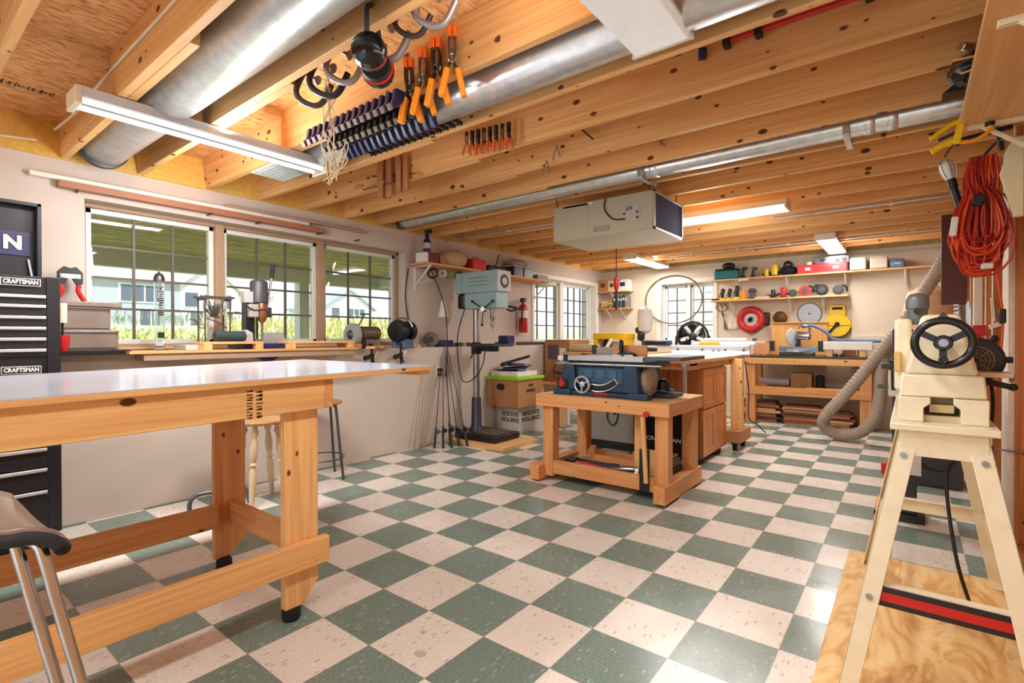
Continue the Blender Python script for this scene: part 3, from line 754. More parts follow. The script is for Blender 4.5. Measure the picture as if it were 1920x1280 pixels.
t = chest('rolling_cabinet', 'black rolling drawer cabinet carrying the top chest', 0.0, 0.95, [(0.12, 0.33), (0.34, 0.45), (0.46, 0.56), (0.57, 0.67), (0.68, 0.77), (0.78, 0.86), (0.87, 0.93)], True)
# ------------------------------------------------------------------ things on the ledge under the big window
tag(B().box(-2.66, -2.34, -0.86, -0.40, 1.051, 1.080).build('shelf_board', M['blackmetal'], bevel=0.003), 'black tray board on the ledge under the two steel drawer boxes', 'board')
steel_box = mat('drawer_steel', (150, 138, 128), 0.35, 0.6, noise=0.12, nscale=6)
def drawer_box(label, y0, y1, z0, z1, lip=False):
    t = thing('drawer_box', label, 'box', (-2.48, (y0 + y1) / 2, z0), 0, 'steel drawer boxes')
    w = y1 - y0
    B().box(-0.16, 0.11, -w / 2, w / 2, 0, z1 - z0).build('case', steel_box, t, bevel=0.003)
    B().box(0.11, 0.118, -w / 2 + 0.012, w / 2 - 0.012, 0.012, z1 - z0 - 0.014).build('drawer_front', steel_box, t, bevel=0.002)
    B().box(0.10, 0.128, -w / 2, w / 2, z1 - z0 - 0.014, z1 - z0).build('front_lip', M['steel'], t, bevel=0.002)
    if lip: B().box(-0.16, 0.15, -w / 2 - 0.01, w / 2 + 0.05, z1 - z0, z1 - z0 + 0.03).build('lid', steel_box, t, bevel=0.003)
drawer_box('wider brown steel drawer box resting on the black tray board', -0.80, -0.46, 1.081, 1.20)
drawer_box('upper brown steel drawer box with an overhanging lid', -0.80, -0.50, 1.201, 1.345, True)
# bolt cutters leaning on the wall
t = thing('bolt_cutter', 'red handled bolt cutter with black jaws standing on the steel drawer boxes', 'cutter', (-2.56, -0.66, 1.376))
jaw = [(-0.062, 0.12), (-0.062, 0.19), (-0.03, 0.225), (0.0, 0.215), (0.03, 0.225), (0.062, 0.19), (0.062, 0.12), (0.035, 0.10), (0.0, 0.17), (-0.035, 0.10)]
B().prism(jaw, 'x', 0.0, 0.02).build('jaws', M['blackmetal'], t, bevel=0.002)
B().box(0.02, 0.026, -0.05, 0.05, 0.15, 0.178).cyl((0.026, -0.035, 0.164), (0.03, -0.035, 0.164), 0.012).cyl((0.026, 0.035, 0.164), (0.03, 0.035, 0.164), 0.012).build('pivot_plate', M['lightgrey'], t)
for s in (1, -1): B().tube(smooth([(0.01, s * 0.045, 0.11), (0.012, s * 0.04, 0.07), (0.012, s * 0.075, 0.0)], 5), 0.013).build('handle', M['red'], t)
# cream and red squeeze bottle
t = thing('glue_bottle', 'cream handled brush with a red cup hanging at the chest side', 'brush', (-2.18, -0.767, 1.12))
B().tube([(0, 0, 0.12), (0, 0, 0.23)], [0.02, 0.022]).build('handle', M['cream'], t)
B().tube([(0, 0, 0.05), (0, 0, 0.12)], 0.006).build('ferrule', M['black'], t)
B().lathe((0, 0, -0.04), (0, 0, 1), [(0.02, 0), (0.03, 0.03), (0.034, 0.09)]).build('cup', M['red'], t)

# plank bench along the ledge
pl = thing('ledge_plank', 'long pine plank shelf projecting from the ledge below the big window', 'shelf', (-2.47, 0.35, 1.05))
B().box(-0.2, 0.2, -0.78, 0.90, 0.0, 0.018).build('board', M['pine_y'], pl, bevel=0.002)
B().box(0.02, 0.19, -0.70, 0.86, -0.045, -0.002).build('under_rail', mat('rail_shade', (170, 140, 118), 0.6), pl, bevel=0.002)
# low risers on the plank
def riser(label, y0, y1):
    t = thing('riser', label, 'riser', (-2.36, (y0 + y1) / 2, 1.0685), 0, 'pine risers on the plank')
    w = (y1 - y0) / 2
    B().box(-0.1, 0.08, -w, w, 0.04, 0.058).build('top_board', M['pine_y'], t, bevel=0.002)
    for s in (-w + 0.03, w - 0.03): B().box(-0.1, 0.08, s - 0.028, s + 0.028, 0, 0.04).build('block', M['pine_z'], t, bevel=0.002)
riser('pine riser under the dark roll and bit stand', 0.0, 0.42)
riser('pine riser beside the bench mortiser toward the grinders', 0.62, 1.22)
# glass tube
def m_clear():
    m = bpy.data.materials.new('clear_glass'); m.use_nodes = True
    b = m.node_tree.nodes['Principled BSDF']; b.inputs['Transmission Weight'].default_value = 0.95; b.inputs['Roughness'].default_value = 0.03; b.inputs['IOR'].default_value = 1.15
    b.inputs['Base Color'].default_value = (0.95, 0.97, 0.97, 1); return m
M['clear'] = m_clear()
t = thing('glass_tube', 'tall clear glass tube with black lettering and a pointed cap', 'tube', (-2.50, -0.195, 1.0685))
B().lathe((0, 0, 0.06), (0, 0, 1), [(0.031, 0), (0.031, 0.42), (0.028, 0.42), (0.028, 0.0)], 24, True).build('tube', M['clear'], t)
B().lathe((0, 0, 0), (0, 0, 1), [(0.045, 0), (0.045, 0.012), (0.02, 0.03), (0.03, 0.06), (0.032, 0.075)]).build('base', M['clear'], t)
B().lathe((0, 0, 0.478), (0, 0, 1), [(0.033, 0), (0.033, 0.02), (0.025, 0.045), (0.006, 0.06), (0.002, 0.09)]).build('cap', M['darksteel'], t)
q = B(); rnd = random.Random(17)
for k in range(13): q.box(0.0315, 0.0335, -0.018 + rnd.uniform(0, 0.008), 0.004 + rnd.uniform(0, 0.014), 0.24 + 0.016 * k, 0.24 + 0.016 * k + rnd.uniform(0.005, 0.012))
q.build('lettering', M['ink'], t)
B().box(0.030, 0.032, -0.02, 0.02, 0.085, 0.125).build('label', M['ink'], t)
# bit stand with a glass funnel full of bits
t = thing('bit_stand', 'dark rod stand holding a glass funnel of drill bits', 'stand', (-2.44, 0.135, 1.127))
rodm = mat('dark_rod', (74, 58, 48), 0.5)
for (sx, sy) in ((-0.06, -0.085), (0.06, -0.085), (-0.06, 0.085), (0.06, 0.085)): B().cyl((sx, sy, 0), (sx, sy, 0.33), 0.006, n=8).build('post', rodm, t)
q = B()
for sx in (-0.06, 0.06): q.box(sx - 0.008, sx + 0.008, -0.115, 0.115, 0.315, 0.33)
for sy in (-0.085, 0.085): q.box(-0.075, 0.075, sy - 0.008, sy + 0.008, 0.30, 0.315)
q.build('top_frame', rodm, t)
B().lathe((0, 0, 0.17), (0, 0, 1), [(0.005, 0.0), (0.045, 0.008), (0.072, 0.045), (0.078, 0.14), (0.074, 0.14), (0.068, 0.047), (0.042, 0.012), (0.004, 0.004)], 24, True).build('funnel', M['clear'], t)
for i in range(16):
    a = i * 2.4; r = 0.012 + 0.03 * ((i * 7 % 10) / 10)
    B().cyl((r * 0.5 * cos(a), r * 0.5 * sin(a), 0.185), (r * 1.5 * cos(a), r * 1.5 * sin(a), 0.25 + 0.05 * ((i * 3) % 7) / 7), 0.0045, n=8).build('bit', (M['castiron'], rodm, M['burl'])[i % 3], t)
B().tube(smooth([(0.06, -0.085, 0.10), (0.06, -0.12, 0.10), (0.06, -0.15, 0.15), (0.06, -0.185, 0.155)], 5), 0.004, 8).build('hook', rodm, t)
B().tube(smooth([(0.06, -0.085, 0.17), (0.06, 0.0, 0.14), (0.06, 0.06, 0.10)], 5), 0.004, 8).build('hook', rodm, t)
B().tube(smooth([(0.06, 0.085, 0.2), (0.06, 0.13, 0.22), (0.06, 0.17, 0.21)], 5), 0.004, 8).build('hook', rodm, t)
# dark roll
t = tag(B().lathe((-2.33, 0.09, 1.166), (0, 1, 0), [(0.033, 0), (0.038, 0.006), (0.038, 0.206), (0.033, 0.212)]).build('foam_roll', mat('dark_teal_foam', (48, 62, 66), 0.8)), 'dark teal roll lying on the pine riser', 'roll')
t = tag(B().box(-2.60, -2.36, -0.08, 0.0, 1.0685, 1.105).build('hinge_plate', M['lightgrey'], bevel=0.003), 'small pale grey block beside the pine riser', 'block')
# bench mortiser
t = thing('mortiser', 'bench mortiser with a grey motor and a long black gripped lever', 'mortiser', (-2.50, 0.47, 1.0685))
gp = mat('mortiser_grey', (176, 174, 168), 0.4)
B().box(-0.12, 0.16, -0.17, 0.20, 0, 0.04).build('base', M['navy'], t, bevel=0.006)
B().cbox((0.05, -0.12, 0.085), (0.10, 0.10, 0.09), (0.2, 0.3, 0)).build('fence_plate', M['lightgrey'], t, bevel=0.003)
B().cbox((0.02, 0.13, 0.085), (0.02, 0.16, 0.09), (0, 0.2, 0.1)).build('fence', gp, t, bevel=0.003)
B().box(-0.07, 0.01, -0.085, -0.015, 0.04, 0.42).build('column', M['blackmetal'], t, bevel=0.004)
B().box(-0.08, 0.05, -0.075, 0.0, 0.245, 0.35).build('head', gp, t, bevel=0.01)
B().lathe((-0.02, 0.03, 0.36), (0, 0, 1), [(0.058, 0), (0.066, 0.01), (0.066, 0.165), (0.058, 0.18), (0.03, 0.19)]).build('motor', mat('motor_grey', (86, 84, 92), 0.45, 0.3), t)
B().box(-0.05, 0.02, -0.10, -0.03, 0.36, 0.45).build('switch_box', M['lightgrey'], t, bevel=0.004)
B().lathe((0.02, 0.035, 0.21), (0, 0, 1), [(0.02, 0.0), (0.034, 0.03), (0.038, 0.04), (0.038, 0.13), (0.032, 0.15)]).build('chuck_body', mat('copper_band', (150, 92, 62), 0.35, 0.4), t)
B().lathe((0.02, 0.035, 0.08), (0, 0, 1), [(0.006, 0), (0.009, 0.05), (0.009, 0.12), (0.02, 0.14)]).build('chisel', M['steel'], t)
lv = B().tube([(0.0, 0.085, 0.30), (0.0, 0.10, 0.42), (0.0, 0.125, 0.58)], 0.009, 10).build('lever', M['steel'], t)
B().tube([(0.0, 0.124, 0.57), (0.0, 0.135, 0.68)], [0.016, 0.019]).build('grip', M['black'], lv)
for a in (0.4, 2.5): B().tube([(0.05, -0.04, 0.30), (0.07, -0.04 + 0.09 * cos(a), 0.30 + 0.05 * sin(a))], 0.006, 8).build('knob_bar', M['darksteel'], t)
B().box(-0.02, 0.03, 0.085, 0.11, 0.25, 0.33).build('side_gear', M['castiron'], t, bevel=0.004)
# dark bracket under the plank
tag(B().prism([(-0.09, 1.003), (0.09, 1.003), (0.035, 0.975), (0.035, 0.88), (-0.035, 0.88), (-0.035, 0.975)], 'x', -0.02, 0.02).build('bracket', M['navy'], bevel=0.003), 'dark blue funnel shaped bracket under the pine plank', 'bracket').location = (-2.34, 0.48, 0)
# small blocks and offcuts on the ledge
for i, (y, x, d, m, lb) in enumerate(((1.36, -2.46, (0.10, 0.07, 0.05), 'burl', 'small brown wood offcut beside the grey buffing wheel'), (1.27, -2.5, (0.08, 0.12, 0.035), 'paper', 'white paper packet on the ledge beside the riser'),
        (1.66, -2.42, (0.07, 0.16, 0.03), 'burl', 'long brown offcut in front of the buffing motor'), (2.08, -2.5, (0.08, 0.06, 0.045), 'pine_x', 'pale pine offcut on the ledge corner past the window'),
        (1.50, -2.40, (0.08, 0.22, 0.022), 'pine_y', 'flat pine strip under the buffing wheel'), (2.17, -2.54, (0.08, 0.09, 0.03), 'card_light', 'pale offcut lying flat on the ledge before the grinding disc'))):
    tag(B().cbox((x, y, 1.0505 + d[2] / 2 + (0.0)), d, (0, 0, 0.2 * i)).build('offcut', M[m], bevel=0.002), lb, 'offcut')
# ledge shelf board under the grinders
tag(B().box(-2.66, -2.36, 1.262, 2.25, 1.028, 1.05).build('ledge_board', M['pine_y'], bevel=0.002), 'pine board on the ledge under the two grinders', 'board') if False else None
# buffer: motor with a grey wheel
t = thing('bench_buffer', 'old bench buffer with a big pale wheel on its left end', 'buffer', (-2.52, 1.55, 1.0505))
ag = mat('old_brown_motor', (104, 88, 76), 0.45, 0.4, noise=0.2, nscale=30)
B().lathe((0, -0.11, 0.145), (0, 1, 0), [(0.04, 0), (0.062, 0.01), (0.066, 0.02), (0.066, 0.19), (0.06, 0.215), (0.03, 0.23)]).build('motor', ag, t)
w_ = B().lathe((0.0, -0.205, 0.13), (0, 1, 0), [(0.03, 0), (0.105, 0.0), (0.108, 0.006), (0.108, 0.052), (0.105, 0.058), (0.03, 0.058)], 36).build('wheel', mat('wheel_grey', (150, 156, 150), 0.8), t)
B().lathe((0.0, -0.235, 0.13), (0, 1, 0), [(0.012, 0), (0.045, 0.028), (0.045, 0.032)]).build('flange', M['castiron'], w_)
B().prism([(-0.07, 0), (0.07, 0), (0.04, 0.09), (-0.04, 0.09)], 'y', -0.06, 0.10).build('pedestal', ag, t, bevel=0.004)
B().tube(smooth([(0.05, -0.16, 0.2), (0.06, -0.12, 0.27), (0.07, -0.10, 0.32)], 4), 0.008, 8).build('rest_arm', M['darksteel'], t)
B().cbox((0.07, -0.095, 0.325), (0.03, 0.08, 0.015)).build('tool_rest', M['darksteel'], t, bevel=0.003)
t = thing('bench_grinder', 'black bench grinder with a wire cage at the right end of the big window', 'grinder', (-2.50, 1.95, 1.0505), 0.3)
B().lathe((0, -0.13, 0.17), (0, 1, 0), [(0.05, 0), (0.10, 0.008), (0.112, 0.03), (0.112, 0.075), (0.10, 0.09), (0.07, 0.095), (0.07, 0.19), (0.10, 0.195), (0.105, 0.215), (0.105, 0.25), (0.09, 0.265), (0.02, 0.268)]).build('body', mat('grinder_black', (44, 46, 48), 0.35, 0.5, noise=0.2, nscale=25), t)
for k in range(8):
    a = k * pi / 4
    B().bar((0.03 * cos(a), 0.142, 0.17 + 0.03 * sin(a)), (0.095 * cos(a), 0.140, 0.17 + 0.095 * sin(a)), 0.012, 0.004).build('vent_rib', M['darksteel'], t)
B().prism([(-0.08, 0), (0.08, 0), (0.05, 0.09), (-0.05, 0.09)], 'y', -0.08, 0.11).build('pedestal', mat('blue_rag', (92, 116, 150), 0.7), t, bevel=0.006)
B().tube(arc((0.05, -0.09, 0.17), 0.13, 0.3, 2.4, 10, 'xz'), 0.007, 8).build('guard_rod', M['steel'], t)
# two hand clamps under the ledge holding the grinders down
for i, (y, lb) in enumerate(((1.52, 'black handled clamp gripping the ledge under the buffer'), (1.87, 'black handled clamp gripping the ledge under the grinder'))):
    t = thing('ledge_clamp', lb, 'clamp', (-2.43, y, 0.90), 0, 'clamps on the window ledge')
    B().box(-0.004, 0.004, -0.010, 0.010, -0.03, 0.185).build('bar', M['blackmetal'], t)
    B().box(-0.07, 0.006, -0.012, 0.012, 0.185, 0.20).build('top_jaw', M['blackmetal'], t, bevel=0.002)
    B().box(-0.014, 0.02, -0.016, 0.016, 0.045, 0.105).build('sliding_head', M['blackmetal'], t, bevel=0.004)
    B().tube([(0.015, -0.02, 0.075), (0.02, -0.095, 0.06)], [0.02, 0.024]).build('handle', M['black'], t)
    B().tube([(0.012, 0.01, 0.06), (0.02, 0.05, 0.12)], [0.008, 0.012]).build('trigger', M['cream'], t)
    B().tube([(0.0, 0.01, 0.05), (0.01, 0.03, 0.0)], 0.008).build('release', M['black'], t)

# sticks of moulding carried on the wall above the window
tag(B().box(XU + 0.004, XU + 0.05, -0.83, 1.0, 2.150, 2.178).build('moulding_strip', M['white'], bevel=0.002), 'white moulding stick on pegs above the big window', 'moulding', 'moulding sticks above the window')
tag(B().box(XU + 0.004, XU + 0.07, -0.70, 1.15, 2.105, 2.148).build('moulding_strip', mat('brown_moulding', (164, 112, 84), 0.5), bevel=0.002), 'reddish brown board on pegs above the big window', 'moulding', 'moulding sticks above the window')
tag(B().box(XU + 0.004, XU + 0.05, 0.3, 1.62, 2.180, 2.20).build('moulding_strip', mat('taupe_moulding', (176, 150, 136), 0.5), bevel=0.002), 'thin taupe moulding reaching right above the middle sash', 'moulding', 'moulding sticks above the window')
for y in (-0.6, 0.18, 0.55, 1.1, 1.5):
    tag(B().cyl((XU, y, 2.098), (XU + 0.085, y, 2.098), 0.006, n=8).build('peg', M['darksteel']), 'small steel peg under the moulding above the big window', 'peg', 'moulding pegs')

# ------------------------------------------------------------------ stools against the lower wall
t = thing('wooden_stool', 'round wooden stool with turned legs behind the pine bench', 'stool', (-2.02, 0.27, 0))
wl = wood('pale_turned', (226, 204, 172), (206, 178, 140), 'z', 0)
B().lathe((0, 0, 0.55), (0, 0, 1), [(0.14, 0), (0.165, 0.006), (0.17, 0.02), (0.165, 0.032), (0.10, 0.034)]).build('seat', wood('seat_oak', (208, 164, 112), (184, 134, 84), 'x', 0), t)
for (a, c) in ((0.7, 1), (2.3, 1), (3.9, 1), (5.5, 1)):
    d = Vector((cos(a), sin(a), 0)); p = d * 0.11 + Vector((0, 0, 0.55)); q = d * 0.185
    ax = q - p; Ln = ax.length
    B().lathe(p, ax, [(0.016, 0), (0.016, 0.04 * Ln), (0.026, 0.09 * Ln), (0.016, 0.14 * Ln), (0.019, 0.18 * Ln), (0.028, 0.3 * Ln), (0.02, 0.42 * Ln), (0.014, 0.45 * Ln), (0.025, 0.48 * Ln), (0.014, 0.51 * Ln), (0.024, 0.56 * Ln), (0.022, 0.75 * Ln), (0.015, Ln)], 14).build('leg', wl, t)
t = thing('metal_stool', 'wood topped stool with dark bent steel legs near the wall', 'stool', (-2.22, 0.86, 0))
dk = mat('gunmetal', (92, 92, 92), 0.35, 0.6)
B().lathe((0, 0, 0.61), (0, 0, 1), [(0.16, 0), (0.168, 0.006), (0.168, 0.018), (0.15, 0.024)]).build('seat', M['burl'], t)
for a in (0.45, 2.02, 3.59, 5.16):
    d = Vector((cos(a), sin(a), 0))
    B().tube(smooth([d * 0.03 + Vector((0, 0, 0.60)), d * 0.12 + Vector((0, 0, 0.598)), d * 0.135 + Vector((0, 0, 0.575)), d * 0.165 + Vector((0, 0, 0.3)), d * 0.20 + Vector((0, 0, 0.0))], 5), 0.011, 10).build('leg', dk, t)
B().torus((0, 0, 0.17), (0, 0, 1), 0.178, 0.006).build('foot_ring', dk, t)
# low tube base standing on the floor behind the bench leg
t = thing('tube_stand', 'low grey bent tube stand on the floor behind the bench leg', 'stand', (-2.10, 0.03, 0))
for (o, d) in (((-0.1, -0.17, 0), 0.0), ((0.1, 0.02, 0), 1.2)):
    q = [(-0.05, -0.17, 0.0), (-0.05, -0.165, 0.07), (-0.04, -0.12, 0.108), (0, 0.0, 0.112), (0.04, 0.12, 0.108), (0.05, 0.165, 0.07), (0.05, 0.17, 0.0)]
    Mx = Matrix.Rotation(d, 4, 'Z')
    B().tube(smooth([Mx @ Vector(v) for v in q], 5), 0.014, 10).build('leg', mat('tube_grey', (96, 98, 104), 0.4, 0.5), t)
B().cyl((0, 0, 0.10), (0, 0, 0.62), 0.02).build('stem', M['darksteel'], t)
B().lathe((0, 0, 0.62), (0, 0, 1), [(0.13, 0), (0.14, 0.02), (0.13, 0.045)]).build('seat', M['black'], t)

# ------------------------------------------------------------------ floor standing drill press
t = thing('drill_press', 'tall floor drill press with a pale blue belt housing', 'drill press', (-2.25, 2.80, 0.0))
pb = mat('pale_blue_enamel', (160, 190, 196), 0.4, noise=0.05); lg = mat('press_grey', (196, 196, 190), 0.45)
B().box(-0.15, 0.44, -0.20, 0.23, 0.042, 0.115).build('base', M['blackmetal'], t, bevel=0.012)
B().box(0.08, 0.40, -0.15, 0.18, 0.115, 0.122).build('base_plate', mat('base_worn', (86, 78, 70), 0.6), t, bevel=0.002)
B().lathe((0, 0, 0.115), (0, 0, 1), [(0.085, 0), (0.08, 0.02), (0.06, 0.05), (0.052, 0.36), (0.048, 0.37)]).build('column_socket', mat('socket_dark', (42, 42, 60), 0.4), t)
B().cyl((0, 0, 0.30), (0, 0, 1.62), 0.037, n=28).build('column', M['steel'], t)
B().box(-0.22, 0.40, -0.115, 0.115, 1.645, 1.88).build('belt_housing', pb, t, bevel=0.012)
q = B()
for z in (1.72, 1.76, 1.80): q.box(-0.02, 0.28, -0.1175, -0.114, z, z + 0.012)
q.box(-0.112, -0.106, -0.1175, -0.114, 1.65, 1.875)
q.build('vent_slots', mat('pale_blue_dark', (120, 150, 158), 0.5), t)
fp = B().box(0.395, 0.408, -0.112, 0.112, 1.65, 1.875).build('front_panel', lg, t, bevel=0.004)
B().lathe((0.405, 0.0, 1.76), (1, 0, 0), [(0.075, 0), (0.075, 0.004), (0.05, 0.006), (0.05, 0.004)], 28).build('speed_dial', mat('dial_dark', (66, 66, 66), 0.5), fp)
B().lathe((0.41, 0.0, 1.76), (1, 0, 0), [(0.04, 0), (0.04, 0.004), (0.016, 0.006)]).build('dial_face', M['lightgrey'], fp)
B().box(-0.09, 0.38, -0.10, 0.10, 1.47, 1.646).build('gear_head', pb, t, bevel=0.012)
B().lathe((-0.17, 0.0, 1.48), (0, 0, 1), [(0.07, 0), (0.082, 0.015), (0.082, 0.15), (0.07, 0.165)]).build('motor', M['black'], t)
hub = B().lathe((0.22, -0.10, 1.46), (0, -1, 0), [(0.03, 0), (0.036, 0.02), (0.028, 0.05)]).build('feed_hub', M['chrome'], t)
for a in (0.5, 2.6, 4.7): B().tube([(0.22, -0.135, 1.46), (0.22 + 0.17 * cos(a), -0.15, 1.46 + 0.17 * sin(a))], 0.007, 8).ball((0.22 + 0.17 * cos(a), -0.15, 1.46 + 0.17 * sin(a)), 0.016).build('feed_handle', M['blackmetal'], hub)
B().lathe((0.24, 0, 1.20), (0, 0, 1), [(0.004, 0), (0.006, 0.06), (0.016, 0.062), (0.022, 0.09), (0.022, 0.13), (0.012, 0.135), (0.028, 0.17), (0.03, 0.27)]).build('spindle', M['steel'], t)
B().tube(smooth([(0.40, 0.05, 1.46), (0.46, 0.06, 1.44), (0.52, 0.10, 1.47)], 4), 0.01, 8).build('light_arm', M['black'], t)
tb = B().box(0.03, 0.40, -0.17, 0.17, 1.055, 1.085).build('table', M['castiron'], t, bevel=0.006)
B().lathe((0, 0, 0.97), (0, 0, 1), [(0.055, 0), (0.058, 0.01), (0.058, 0.12), (0.05, 0.13)]).build('table_collar', M['blackmetal'], t)
B().box(0.03, 0.30, -0.04, 0.04, 1.0, 1.056).build('table_arm', M['blackmetal'], t, bevel=0.008)
B().tube([(0.10, -0.05, 1.02), (0.10, -0.16, 0.99), (0.10, -0.2, 0.93)], 0.008, 8).build('crank', M['darksteel'], t)
B().box(0.22, 0.36, 0.12, 0.24, 1.086, 1.175).build('vise', M['navy'], t, bevel=0.006)
B().tube(smooth([(-0.12, -0.05, 1.5), (-0.13, -0.16, 1.2), (-0.09, -0.2, 0.9), (-0.02, -0.2, 0.68), (0.1, -0.16, 0.70), (0.19, -0.12, 0.84), (0.20, -0.08, 1.0)], 6), 0.006, 8).build('power_cord', M['cord'], t)
tag(B().box(-2.44, -1.62, 2.50, 3.12, 0.0, 0.04).build('plywood_pad', M['ply_x'], bevel=0.003), 'pale plywood pad on the floor under the drill press', 'board')
# cords on the wall behind
for i, (pts, lb) in enumerate((([(-2.655, 2.47, 1.95), (-2.45, 2.50, 1.5), (-2.44, 2.53, 1.0), (-2.44, 2.50, 0.72)], 'dark cord hanging beside the drill press column toward the outlet'),
        ([(-2.655, 2.16, 1.90), (-2.655, 2.12, 1.6), (-2.65, 2.16, 1.3), (-2.60, 2.10, 1.09)], 'thin dark cord running down the wall from the tool shelf'))):
    tag(B().tube(smooth(pts, 8), 0.006, 8).build('power_cord', M['cord']), lb, 'cord')
t = thing('wall_outlet', 'pale wall outlet with a black plug low behind the drill press', 'outlet', (XL, 2.42, 0.78))
B().box(0.0, 0.008, -0.04, 0.04, -0.06, 0.06).build('plate', M['white'], t, bevel=0.002)
B().box(0.008, 0.05, -0.018, 0.018, 0.005, 0.04).build('plug', M['black'], t, bevel=0.003)
B().box(0.008, 0.04, -0.018, 0.018, -0.045, -0.01).build('plug', M['black'], t, bevel=0.003)
# fishing rods leaning on the wall
rn = random.Random(5)
for i in range(6):
    bx, by = -2.30 + 0.05 * (i % 3) + 0.02 * i, 2.20 + 0.058 * i
    tx, ty, tz = -2.455, 2.46 + 0.02 * i, 0.95 + 0.05 * ((i * 5) % 4)
    lab = ['leftmost fishing rod of the bundle leaning on the wall', 'fishing rod second from the left of the leaning bundle', 'fishing rod third from the left of the leaning bundle',
           'fishing rod fourth from the left with a teal reel', 'fishing rod fifth from the left of the leaning bundle', 'rightmost fishing rod nearest the drill press base'][i]
    t = thing('fishing_rod', lab, 'fishing rod', (bx, by, 0.0), 0, 'fishing rods by the drill press')
    d = Vector((tx - bx, ty - by, tz))
    B().tube([d * 0.2, d], [0.006, 0.003], 8).build('blank', mat('rod_brown', (70, 48, 40), 0.4), t)
    B().tube([d * 0.0 + Vector((0, 0, 0.004)), d * 0.22], [0.014, 0.012], 10).build('grip', M['black'], t)
    c = d * 0.2 + Vector((0.035, -0.01, -0.02))
    r_ = B().lathe(c + Vector((0, -0.018, 0)), (0, 1, 0), [(0.012, 0), (0.024, 0.005), (0.024, 0.03), (0.012, 0.036)], 14).build('reel', mat('reel_teal', (70, 120, 126), 0.3, 0.5) if i in (0, 3) else M['blackmetal'], t)
    B().tube([c, c + Vector((0.012, 0.03, 0.0)), c + Vector((0.03, 0.032, -0.01))], 0.004, 6).build('reel_handle', M['darksteel'], r_)
for i, (yb, yt) in enumerate(((2.02, 2.20), (2.10, 2.30), (2.17, 2.36))):
    tag(B().tube([(-2.42, yb, 0.006), (-2.458, yt, 0.86)], [0.007, 0.004], 8).build('cane', mat('pale_cane', (170, 150, 124), 0.6)), 'thin pale cane leaning on the wall left of the fishing rods', 'cane', 'canes on the wall')

# ------------------------------------------------------------------ left wall shelf by the drill press
t = thing('wall_shelf', 'pine wall shelf on white brackets beside the big window', 'shelf', (XU, 3.38, 1.93))
B().box(0.005, 0.27, -1.20, 1.22, 0.0, 0.022).build('board', M['fir_y'], t, bevel=0.002)
for s in (-1.12, 1.12):
    q = B(); q.bar((0.008, s, -0.22), (0.25, s, -0.012), 0.022, 0.01); q.box(0.0, 0.012, s - 0.012, s + 0.012, -0.26, 0); q.box(0, 0.26, s - 0.012, s + 0.012, -0.012, 0)
    q.build('bracket', M['white'], t)
ZS = 1.9535
t = thing('spray_bottle', 'dark navy pump bottle standing at the shelf end', 'bottle', (-2.52, 2.31, ZS + 0.11))
B().lathe((0, 0, 0), (0, 0, 1), [(0.038, 0), (0.04, 0.01), (0.04, 0.13), (0.022, 0.16), (0.02, 0.22)]).build('body', M['navy'], t)
B().box(-0.02, 0.06, -0.02, 0.02, 0.215, 0.25).build('nozzle', M['black'], t, bevel=0.004)
B().lathe((0, 0, 0.05), (0, 0, 1), [(0.0408, 0), (0.0408, 0.06)]).build('label', M['lightgrey'], t)
tag(B().box(-2.60, -2.43, 2.24, 2.40, ZS, ZS + 0.11).build('maroon_box', mat('maroon_card', (110, 36, 52), 0.6), bevel=0.002), 'maroon box under the navy bottle on the wall shelf', 'box')
tag(B().box(-2.56, -2.42, 2.18, 2.235, ZS, ZS + 0.10).build('white_box', M['paper'], bevel=0.002), 'small white box at the left end of the wall shelf', 'box')
def sack(label, c, sx, sy, sz, m, seed):
    q = B(); q.ball(c, 1, sx, sy, sz, 20, 14); r = random.Random(seed)
    for v in q.bm.verts:
        k = 1 + 0.10 * sin(9 * v.co.y + seed) * cos(11 * v.co.z + seed) + r.uniform(-0.03, 0.03)
        v.co = Vector(c) + (v.co - Vector(c)) * k
        v.co.z = max(v.co.z, ZS)
    return tag(q.build('cloth_bag', m), label, 'bag')
sack('lumpy tan burlap bag on the wall shelf', (-2.53, 2.72, ZS + 0.085), 0.10, 0.21, 0.115, mat('burlap', (196, 166, 138), 0.9, noise=0.15, nscale=60), 1)
tag(B().box(-2.58, -2.44, 2.43, 2.52, ZS, ZS + 0.09).build('cardboard_box', M['cardboard'], bevel=0.002), 'little cardboard box left of the burlap bag', 'box')
t = thing('tool_case', 'red tool case on the wall shelf behind the drill press head', 'case', (-2.53, 3.08, ZS))
B().box(-0.09, 0.09, -0.12, 0.12, 0, 0.13).build('body', M['red'], t, bevel=0.01)
B().tube(smooth([(0.02, -0.05, 0.13), (0.02, -0.04, 0.155), (0.02, 0.04, 0.155), (0.02, 0.05, 0.13)], 4), 0.007, 8).build('handle', M['red'], t)
tag(B().box(-2.62, -2.44, 3.24, 3.60, ZS, ZS + 0.085).build('black_case', M['black'], bevel=0.02), 'low black case on the shelf behind the drill press', 'case')
sack('grey cloth bundle over the dark bins on the wall shelf', (-2.54, 3.95, ZS + 0.14), 0.09, 0.20, 0.06, mat('grey_cloth', (160, 146, 140), 0.9), 4).location.z = 0.045
for i in range(2):
    t = thing('parts_bin', ['left dark plastic bin near the right shelf end', 'right dark plastic bin near the right shelf end'][i], 'bin', (-2.53, 3.84 + 0.22 * i, ZS), 0, 'dark bins on the wall shelf')
    B().box(-0.08, 0.09, -0.10, 0.10, 0, 0.125).build('body', mat('smoky_bin', (48, 46, 58), 0.3), t, bevel=0.006)
    B().box(-0.085, 0.095, -0.105, 0.105, 0.125, 0.14).build('lid', M['lightgrey'], t, bevel=0.004)
